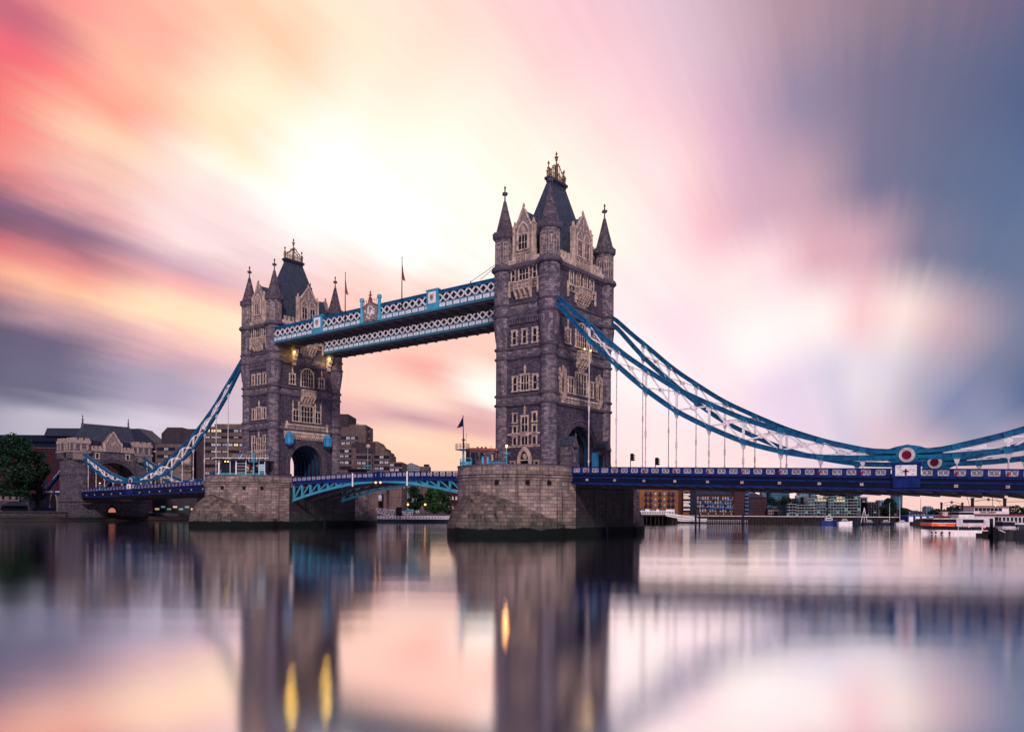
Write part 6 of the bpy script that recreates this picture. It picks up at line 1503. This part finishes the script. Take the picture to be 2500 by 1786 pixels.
DS = 188
def sx(u): return uz(u, 0, DS)[0]
def sz(v): return uz(2430, v, DS)[1]
t = fe('paddle_steamer', sx(2430), DS, 0, 'white paddle steamer with tall black funnels and dark red roofs behind the ferry', 'paddle steamer')
q = fr(); hull(q, sx(2300), sx(2560), DS + 4, 8, 1.1, -1, .1); q.build('hull', M['navyd'], t)
q = fr(); q.box(sx(2326), sx(2560), DS + .2, DS + 7.8, 1.0, sz(1258)); q.build('main_deck', M['whited'], t)
q = fr(); q.box(sx(2370), sx(2560), DS + 1.6, DS + 6.6, sz(1259.9), sz(1259.5)); q.build('deck_edge', M['maroon'], t)
q = fr(); q.box(sx(2372), sx(2562), DS - .3, DS + 8.2, sz(1257.6), sz(1254.4)); q.build('deck_roof', M['maroon'], t)
q = fr(); q.box(sx(2384), sx(2470), DS + 1, DS + 6.5, sz(1254.4), sz(1237)); ph_ = q.build('pilot_house', M['white'], t)
q = fr(); q.box(sx(2381), sx(2474), DS + .4, DS + 7, sz(1237), sz(1234.3)); q.build('pilot_house_roof', M['maroon'], ph_)
for k in range(7): q = fr(); a = sx(2384) + .15 + k * (sx(2452) - sx(2384)) / 7; q.box(a, a + .82, DS + .94, DS + 1, sz(1247), sz(1239.5)); q.build('window', M['glass'], ph_)
xx, zz = uz(2418, 1250.3, DS); text('DIXIE QUEEN', .62, M['black'], ph_, MF @ Matrix.Translation((xx, DS + .96, zz)) @ Matrix.Rotation(math.pi / 2, 4, 'X'), .03)
for k in range(14): q = fr(); a = sx(2430) + k * .95; q.box(a, a + .55, DS + .1, DS + .2, sz(1275), sz(1262)); q.build('window', M['dwin'], t)
q = fr(); q.box(sx(2430), sx(2447), DS - .1, DS + .2, .6, sz(1279)); q.build('teal_panel', M['cyan'], t)
def funnel(u, vt, vb, w, lab=None):
    x_ = sx(u); q = fr(); q.lathe(x_, DS + 3, [(w, sz(vb)), (w, sz(vt + 5)), (w * 1.15, sz(vt + 4.5)), (w * 1.15, sz(vt + 3)), (w, sz(vt + 2.5)), (w * 1.35, sz(vt))], 14); q.build('funnel', M['black'], t)
for u_, vt, vb, w in ((2315, 1226, 1256, .24), (2367, 1226, 1256, .24), (2392, 1214.5, 1236, .36), (2472, 1215, 1262, .36)): funnel(u_, vt, vb, w)
for u0, u1, v0, r in ((2317, 2364, 1231, .3), (2396, 2467, 1223.5, .34)):
    q = fr(); n = 12
    for zo, k in ((0, 1.0), (-.4 if u0 < 2350 else -.34, .55)):
        P_ = [Vector((sx(u0) + (sx(u1) - sx(u0)) * i / n, DS + 3, sz(v0) + .62 * k * math.sin(math.pi * i / n) + (zo if k < 1 else 0) * (0 if k < 1 and u0 > 2350 else 1))) for i in range(n + 1)]
        for a, c in zip(P_, P_[1:]): q.beam(a, c, .07, .07)
    q.mat(1); xm = (sx(u0) + sx(u1)) / 2; zc = sz(v0) + .5; star = []
    for i in range(16): rr = .42 if i % 2 == 0 else .2; star.append((xm + rr * math.cos(i * math.pi / 8), DS + 3, zc + rr * math.sin(i * math.pi / 8)))
    q.prism(star, (0, -.08, 0), (0, .08, 0)); q.build('star_arch', [M['dark'], M['maroon']], t)
q = fr(); q.rod((sx(2442), DS + 3, sz(1234)), (sx(2442), DS + 3, sz(1206)), .06); q.rod((sx(2376), DS + 3, sz(1206)), (sx(2385), DS + 3, sz(1233)), .05); q.rod((sx(2444), DS + 3, sz(1206)), (sx(2465), DS + 3, sz(1234)), .03); q.rod((sx(2473), DS + 3, sz(1224)), (sx(2520), DS + 3, sz(1222.5)), .05); q.build('mast', M['dark'], t)
q = fr(); q.ball((sx(2433), DS + .4, sz(1233.6)), .13, 8); q.build('lamp', M['lampw'], ph_)
DPp = 150
for u_, w_, vt, lb in ((2420.5, .30, 1265, 'left shorter dark pile between ferry and barge'), (2433, .28, 1261, 'right taller dark pile between ferry and barge')):
    x_, z_ = uz(u_, vt, DPp); q = fr(); q.lathe(x_, DPp, [(w_, -1), (w_, z_ - .1), (w_ * .8, z_)], 10); solo(q, 'mooring_pile', M['black'], (x_, DPp, -1), lb, 'mooring pile', 'dark mooring piles')
x_, z_ = uz(2405, 1296, DPp); x2_, _ = uz(2445, 1296, DPp); q = fr(); q.box(x_, x2_, DPp - 1, DPp + 3, -.3, .55); q.box(x_ + .6, x2_ - .3, DPp - .6, DPp + 2, .55, 1.0); solo(q, 'pontoon', M['black'], (x_, DPp, -.3), 'small black pontoon at the foot of the tall piles', 'pontoon')
DG = 146
def gx(u): return uz(u, 0, DG)[0]
def gz(v): return uz(2470, v, DG)[1]
t = fe('river_barge', gx(2475), DG, -.2, 'dark hulled river barge with small wheelhouse at the right edge', 'barge')
q = fr(); hull(q, gx(2437), gx(2530), DG + 1.5, 3.2, gz(1293), -1, .3); q.build('hull', M['black'], t)
q = fr(); q.box(gx(2452), gx(2484), DG + .5, DG + 2.6, gz(1293), gz(1284)); q.build('cabin', M['whited'], t)
q = fr(); q.box(gx(2453), gx(2483), DG + .6, DG + 2.5, gz(1284), gz(1273.5)); q.mat(1); q.box(gx(2451), gx(2485), DG + .4, DG + 2.7, gz(1273.5), gz(1271.8)); q.build('wheelhouse', [M['glass'], M['whited']], t)
q = fr(); q.box(gx(2489), gx(2530), DG + .6, DG + 2.4, gz(1293), gz(1280)); q.build('cargo_cover', M['lead'], t)
q = fr()
for k in range(10): x_ = gx(2440) + k * .4; q.box(x_, x_ + .05, DG + .2, DG + .25, gz(1294), gz(1287))
q.box(gx(2440), gx(2490), DG + .2, DG + .25, gz(1287.6), gz(1287)); q.build('railing', M['white'], t)
q = fr(); q.rod((gx(2440), DG + .05, gz(1293)), (gx(2452), DG - .3, gz(1299)), .06); q.build('rubbing_strake', M['white'], t)

# ------------------------------------------------------------------ things standing on the piers and deck
DN = 139
def nx(u): return uz(u, 0, DN)[0]
def nz(v): return uz(1175, v, DN)[1]
t = fe('control_cabin', nx(1175), DN + 2, 12, 'brown stone control cabin with curved front on the nearer pier', 'cabin')
q = fr(); pl = [(nx(1134.5), DN + 3), (nx(1136), DN + .9), (nx(1146), DN - .3), (nx(1158), DN - .6), (nx(1170), DN - .4), (nx(1212), DN + .4), (nx(1213), DN + 4.5), (nx(1136), DN + 5.5)]
q.prism([(a, c, 0) for a, c in pl], (0, 0, 11.7), (0, 0, nz(1097.5))); wl = q.build('wall', M['spire'], t)
q = fr(); cx_ = sum(a for a, _ in pl) / 8; cy_ = sum(c for _, c in pl) / 8
q.prism([(cx_ + (a - cx_) * 1.06, cy_ + (c - cy_) * 1.12, 0) for a, c in pl], (0, 0, nz(1099.5)), (0, 0, nz(1097))); q.prism([(cx_ + (a - cx_) * 1.02, cy_ + (c - cy_) * 1.04, 0) for a, c in pl], (0, 0, nz(1097)), (0, 0, nz(1093.5))); q.build('roof', M['maroon2'], t)
for u0, u1, v0, v1, dd, nm in ((1136, 1140, 1107, 1130, .35, 'window'), (1142, 1146, 1105.5, 1128, -.32, 'window'), (1149.5, 1159, 1105, 1133, -.66, 'door'), (1162, 1166, 1104.5, 1121, -.62, 'window'), (1172, 1180, 1105, 1121, -.42, 'window'), (1198, 1207, 1107, 1124, .18, 'window')):
    q = fr(); q.box(nx(u0), nx(u1), DN + dd, DN + dd + .5, nz(v1), nz(v0)); o = q.build(nm, M['glass'], t)
    if u0 == 1198: q = fr(); q.box(nx(1199), nx(1203.5), DN + dd - .04, DN + dd, nz(1123.5), nz(1109)); q.build('blind', M['trim'], o)
q = fr()
for u_ in (1165, 1175, 1184.5): x_ = nx(u_); q.lathe(x_, DN + .4, [(.10, nz(1093.5)), (.22, nz(1092.5)), (.16, nz(1090.3)), (.05, nz(1089.5))], 8)
q.build('roof_vent', M['black'], t)
q = fr()
for u_ in (1195, 1199.5): x_ = nx(u_); q.rod((x_, DN + 1, nz(1094)), (x_, DN + 1, nz(1086)), .03)
q.build('aerial', M['dark'], t)
t = fe('signal_mast', nx(1130), DN, 12, 'blue signal mast with lookout platform and dark flag on the nearer pier', 'mast')
x_ = nx(1130.5)
q = fr(); q.lathe(x_, DN, [(.26, 11.9), (.2, nz(1120)), (.18, nz(1097))], 10); q.build('mast_base', M['cyan'], t)
q = fr(); q.rod((x_, DN, nz(1097)), (x_, DN, nz(1070)), .17, .15, 10); q.rod((x_, DN, nz(1070)), (nx(1129), DN, nz(1016)), .10, .05, 8); q.box(x_ - .3, x_ + .3, DN - .2, DN + .2, nz(1075), nz(1072)); q.ball((nx(1129), DN, nz(1015.5)), .12); q.build('pole', M['navy'], t)
q = fr(); q.lathe(nx(1128), DN, [(.2, nz(1100.5)), (1.25, nz(1098.3)), (1.25, nz(1096.7))], 14)
pf = q.build('platform', M['blue'], t)
q = fr(); cx2 = nx(1128)
for k in range(10):
    a0, a1 = k * math.pi / 5, (k + 1) * math.pi / 5
    for z_ in (nz(1084), nz(1090)): q.beam((cx2 + 1.2 * math.cos(a0), DN + 1.2 * math.sin(a0), z_), (cx2 + 1.2 * math.cos(a1), DN + 1.2 * math.sin(a1), z_), .04, .05)
    q.rod((cx2 + 1.2 * math.cos(a0), DN + 1.2 * math.sin(a0), nz(1096.5)), (cx2 + 1.2 * math.cos(a0), DN + 1.2 * math.sin(a0), nz(1084)), .035, n=5)
q.rod((nx(1137.5), DN, nz(1097)), (nx(1137.3), DN, nz(1057)), .03); q.build('platform_rail', M['dark'], pf)
q = fr(); P_ = []
for i in range(7):
    f_ = i / 6; P_.append([(nx(1129) - (.1 + 1.0 * f_) * j / 4, DN + .1 * math.sin(j * 1.3 + i), nz(1019) - 1.55 * f_ - .35 * j / 4 * f_) for j in range(5)])
q.add([p_ for r_ in P_ for p_ in r_], [(i * 5 + j, i * 5 + j + 1, (i + 1) * 5 + j + 1, (i + 1) * 5 + j) for i in range(6) for j in range(4)]); q.build('flag', M['navyd'], t)
t = fe('pier_balcony', nx(1130), DN - 1, 12, 'curved bright blue balcony railing on the edge of the nearer pier', 'railing')
q = fr(); bc = [(nx(1122), DN + 2), (nx(1122.5), DN + .2), (nx(1127), DN - 1.0), (nx(1136), DN - 1.6), (nx(1152), DN - 1.8)]
for a, c in zip(bc, bc[1:]):
    q.beam((a[0], a[1], nz(1131.5)), (c[0], c[1], nz(1131.5)), .1, .55)
bb = q.build('balcony_panel', M['cyan'], t)
q = fr()
for a, c in zip(bc, bc[1:]): q.beam((a[0], a[1], nz(1120)), (c[0], c[1], nz(1120)), .05, .06)
for a in bc: q.rod((a[0], a[1], nz(1134)), (a[0], a[1], nz(1120)), .04)
q.build('handrail', M['bluel'], bb)
t = fe('pier_railing', nx(1195), DN - 1.6, 12.1, 'pale blue railing with two bollard posts beside the cabin on the nearer pier', 'railing')
for u_, vt in ((1178.5, 1115.5), (1190.5, 1116.5)):
    q = fr(); q.lathe(nx(u_), DN - 1.8, [(.22, 11.9), (.2, nz(1121)), (.14, nz(1118)), (.2, nz(1117)), (.2, nz(vt))], 10); q.build('post', M['bluel'], t)
q = fr(); q.box(nx(1180), nx(1188.5), DN - 1.75, DN - 1.7, 12, nz(1125.5)); q.build('red_panel', flat('magenta_panel', (.45, .01, .10), .5), t)
q = fr()
for k in range(40): a = nx(1192) + k * (nx(1233) - nx(1192)) / 40; q.rod((a, DN - 1.7 + k * .06, 11.9), (a, DN - 1.7 + k * .06, nz(1126)), .025, n=4)
q.beam((nx(1192), DN - 1.7, nz(1128)), (nx(1233), DN + .7, nz(1128)), .04, .05); q.build('palings', M['cyan'], t)
def street_lamp(x, d, zb, zt, label, s=1.0):
    t = fe('street_lamp', x, d, zb, label, 'street lamp')
    H = zt - zb
    q = fr(); q.lathe(x, d, [(.26 * s, zb), (.26 * s, zb + .1 * H), (.13 * s, zb + .14 * H), (.10 * s, zb + .5 * H), (.2 * s, zb + .55 * H), (.07 * s, zb + .6 * H), (.05 * s, zb + .8 * H)], 10)
    q.beam((x - .55 * s, d, zb + .56 * H), (x + .55 * s, d, zb + .56 * H), .06, .09); q.ball((x - .55 * s, d, zb + .6 * H), .08 * s); q.ball((x + .55 * s, d, zb + .6 * H), .08 * s); q.build('post', M['cyan'], t)
    q = fr(); q.lathe(x, d, [(.10 * s, zb + .82 * H), (.26 * s, zb + .93 * H), (.2 * s, zb + .95 * H)], 6); q.build('lantern', M['lampw'], t)
    q = fr(); q.lathe(x, d, [(.2 * s, zb + .952 * H), (.24 * s, zb + .96 * H), (.04 * s, zb + 1.02 * H), (.02 * s, zb + 1.08 * H)], 6); q.build('lantern_cap', M['black'], t)
    return t
street_lamp(nx(1236), DN - .5, 12.1, nz(1083), 'ornate pale blue street lamp glowing orange beside the nearer tower')
ld = bpy.data.lights.new('street_lamp_light', 'POINT'); lo_ = bpy.data.objects.new('street_lamp_light', ld); COL.objects.link(lo_)
ld.energy = 120; ld.color = (1, .42, .12); ld.shadow_soft_size = .3; lo_.location = MF @ Vector((nx(1236), DN - 1.2, nz(1088)))
# traffic lights on the deck
for u_, vt, lb in ((1539.5, 1108, 'traffic light on the deck nearest the right tower'), (1600, 1118, 'traffic light on the deck further from the tower')):
    r_ = ray(u_, vt); k = (-7.5 - CAM.y) / r_.y; P0 = CAM + r_ * k
    zb = deckz(1, P0.x) - 1.1; t = empty('traffic_light', (P0.x, P0.y, zb), lb, 'traffic light', 'traffic lights on the deck')
    q = MB(); q.rod((P0.x, P0.y, zb), P0, .07); q.build('pole', M['lead'], t)
    q = MB(); q.box(P0.x + .1, P0.x + .5, P0.y - .2, P0.y + .2, P0.z - 1.15, P0.z + .1)
    for i in range(3): q.prism([(P0.x + .5, P0.y - .2, P0.z - .1 - i * .38), (P0.x + .85, P0.y - .17, P0.z - .2 - i * .38), (P0.x + .5, P0.y - .2, P0.z - .42 - i * .38)], (0, 0, 0), (0, .4, 0))
    q.build('signal_head', M['black'], t)
# glazed cabin on the farther pier
DC = 188
def cx3(u, d=DC): return uz(u, 0, d)[0]
def cz3(v, d=DC): return uz(594, v, d)[1]
t = fe('glass_cabin', cx3(594), DC + 2, 11.7, 'flat roofed glass cabin with turquoise base on the farther pier', 'cabin')
a, c = cx3(535), cx3(650)
q = fr(); q.box(a + .2, c - .2, DC + .6, DC + 6, 11.7, cz3(1124)); q.build('interior_wall', M['dwin'], t)
q = fr(); q.box(a, c, DC, DC + .1, 11.7, cz3(1154)); q.build('turquoise_panel', flat('turquoise_glass', (.02, .36, .42), .2), t)
q = fr(); q.prism([(cx3(524), DC - 1.2, cz3(1122)), (cx3(657), DC - .2, cz3(1126)), (cx3(657), DC + 7, cz3(1126)), (cx3(530), DC + 7, cz3(1122))], (0, 0, 0), (0, 0, .28)); ro = q.build('roof', M['lead'], t)
q = fr(); q.prism([(cx3(524), DC - 1.3, cz3(1121.6)), (cx3(655), DC - .3, cz3(1121)), (cx3(655), DC - .25, cz3(1121)), (cx3(524), DC - 1.25, cz3(1121.6))], (0, 0, .28), (0, 0, .4)); q.build('roof_edge', M['white'], ro)
for u_, w_ in ((534, .16), (561.5, .07), (576, .15), (600, .1), (618, .07), (632, .09), (646, .07)):
    q = fr(); q.box(cx3(u_) - w_, cx3(u_) + w_, DC - .12, DC + .05, 11.7, cz3(1124)); q.build('mullion', M['white'], t)
q = fr(); q.box(cx3(578), cx3(599), DC, DC + .12, cz3(1154), cz3(1130)); q.mat(1)
for k in range(4): z_ = cz3(1130 + k * 7.5); q.box(cx3(578), cx3(599), DC - .04, DC, z_ - .04, z_ + .04)
q.build('grey_panel', [M['lead'], M['whited']], t)
q = fr(); q.box(cx3(633), cx3(645), DC, DC + .12, cz3(1158), cz3(1132)); q.mat(1)
for k in range(4): z_ = cz3(1134 + k * 4); q.box(cx3(634), cx3(644), DC - .04, DC, z_ - .12, z_ + .05)
q.build('striped_panel', [M['cyan'], M['white']], t)
q = fr(); q.box(cx3(601.5), cx3(617), DC, DC + .1, cz3(1153), cz3(1131)); q.mat(1)
rg = random.Random(4)
for k in range(12):
    x_, z_ = rg.uniform(cx3(603), cx3(616)), rg.uniform(cz3(1151), cz3(1133)); q.mat(1 + k % 2); q.prism([(x_ + rg.uniform(.15, .35) * math.cos(i), DC - .01 * (k + 1), z_ + rg.uniform(.15, .35) * math.sin(i)) for i in (0, 1.2, 2.4, 3.6, 4.8)], (0, 0, 0), (0, .008, 0))
q.build('poster', [M['black'], M['trim'], M['maroon2']], t)
q = fr(); q.box(cx3(623), cx3(631), DC, DC + .1, cz3(1149), cz3(1132)); q.mat(1); q.ball((cx3(627), DC + .05, cz3(1136)), .35, 8, .8); q.build('poster', [M['navyd'], M['trim']], t)
for u_ in (548, 555): q = fr(); q.ball((cx3(u_), DC + .3, cz3(1126)), .13, 6); q.build('lamp', M['lampy'], t)
q = fr()
for k in range(14): x_ = cx3(566) + k * (cx3(652) - cx3(566)) / 13; q.rod((x_, DC + .6, cz3(1121)), (x_, DC + .6, cz3(1111)), .04, n=5)
for v_ in (1109, 1113): q.beam((cx3(566), DC + .6, cz3(v_)), (cx3(652), DC + .6, cz3(v_)), .05, .05)
q.build('roof_railing', M['whited'], ro)
q = fr(); rg = random.Random(8)
for k in range(8): x_ = cx3(556) + k * 1.05; h_ = rg.uniform(.3, .8); q.box(x_, x_ + rg.uniform(.3, .7), DC + 2, DC + 2.6, cz3(1121), cz3(1121) + h_)
q.build('roof_equipment', M['black'], ro)
t = fe('signal_mast', cx3(621), DC - .6, 11.9, 'pale blue signal mast with round platforms in front of the glass cabin', 'mast')
x_ = cx3(621.5); q = fr(); q.rod((x_, DC - .6, 11.9), (x_, DC - .6, cz3(1108)), .16); q.lathe(x_, DC - .6, [(.1, cz3(1128)), (1.3, cz3(1127.6)), (1.3, cz3(1126.2))], 14); q.lathe(x_, DC - .6, [(.15, cz3(1113)), (.4, cz3(1108)), (.4, cz3(1107))], 10); q.build('mast_column', M['cyan'], t)
q = fr()
for k in range(8): a_ = k * math.pi / 4; q.rod((x_ + 1.25 * math.cos(a_), DC - .6 + 1.25 * math.sin(a_), cz3(1126)), (x_ + 1.25 * math.cos(a_), DC - .6 + 1.25 * math.sin(a_), cz3(1116)), .03, n=5)
q.build('platform_rail', M['white'], t)
q = fr(); x_ = cx3(612.5); q.rod((x_, DC + .4, cz3(1126)), (x_, DC + .4, cz3(1066)), .05); solo(q, 'whip_aerial', M['white'], (x_, DC + .4, cz3(1126)), 'tall thin white aerial beside the windows of the farther tower', 'aerial')
# mast and cabin roof beyond the bridge on the farther pier
DE = 214; UREF = 880
x_ = uz(897, 0, DE)[0]; t = fe('signal_mast', x_, DE, 11.9, 'pale blue signal mast rising behind the deck right of the farther tower', 'mast')
q = fr(); q.rod((x_, DE, uz(0, 1138, DE)[1]), (x_, DE, uz(0, 1088, DE)[1]), .09); q.build('pole', M['whited'], t)
q = fr(); q.rod((x_, DE, 11.9), (x_, DE, uz(0, 1128, DE)[1]), .2); q.lathe(x_, DE, [(.2, uz(0, 1146, DE)[1]), (1.1, uz(0, 1145, DE)[1]), (1.1, uz(0, 1143.6, DE)[1])], 12)
for k in range(8): a_ = k * math.pi / 4; q.rod((x_ + 1.05 * math.cos(a_), DE + 1.05 * math.sin(a_), uz(0, 1144, DE)[1]), (x_ + 1.05 * math.cos(a_), DE + 1.05 * math.sin(a_), uz(0, 1134, DE)[1]), .04, n=5)
q.build('platform', M['cyan'], t)
t = fe('control_cabin', uz(868, 0, DE)[0], DE, 11.7, 'dark flat roofed cabin behind the deck just right of the farther tower', 'cabin')
block(t, uz(849, 0, DE)[0], uz(890, 0, DE)[0], DE, DE + 4, 11.7, uz(0, 1147, DE)[1], M['concd']); q = fr(); q.box(uz(846, 0, DE)[0], uz(904, 0, DE)[0], DE - .8, DE + 4.5, uz(0, 1146.9, DE)[1], uz(0, 1143.5, DE)[1]); q.build('roof', M['black'], t)
# lamp columns along the north span
UREF = 243
street_lamp(uz(243.5, 0, 230)[0], 230, deckz(-1, 85) - 1, uz(0, 1177, 230)[1], 'small blue street lamp on the deck in front of the gatehouse arch', .9)
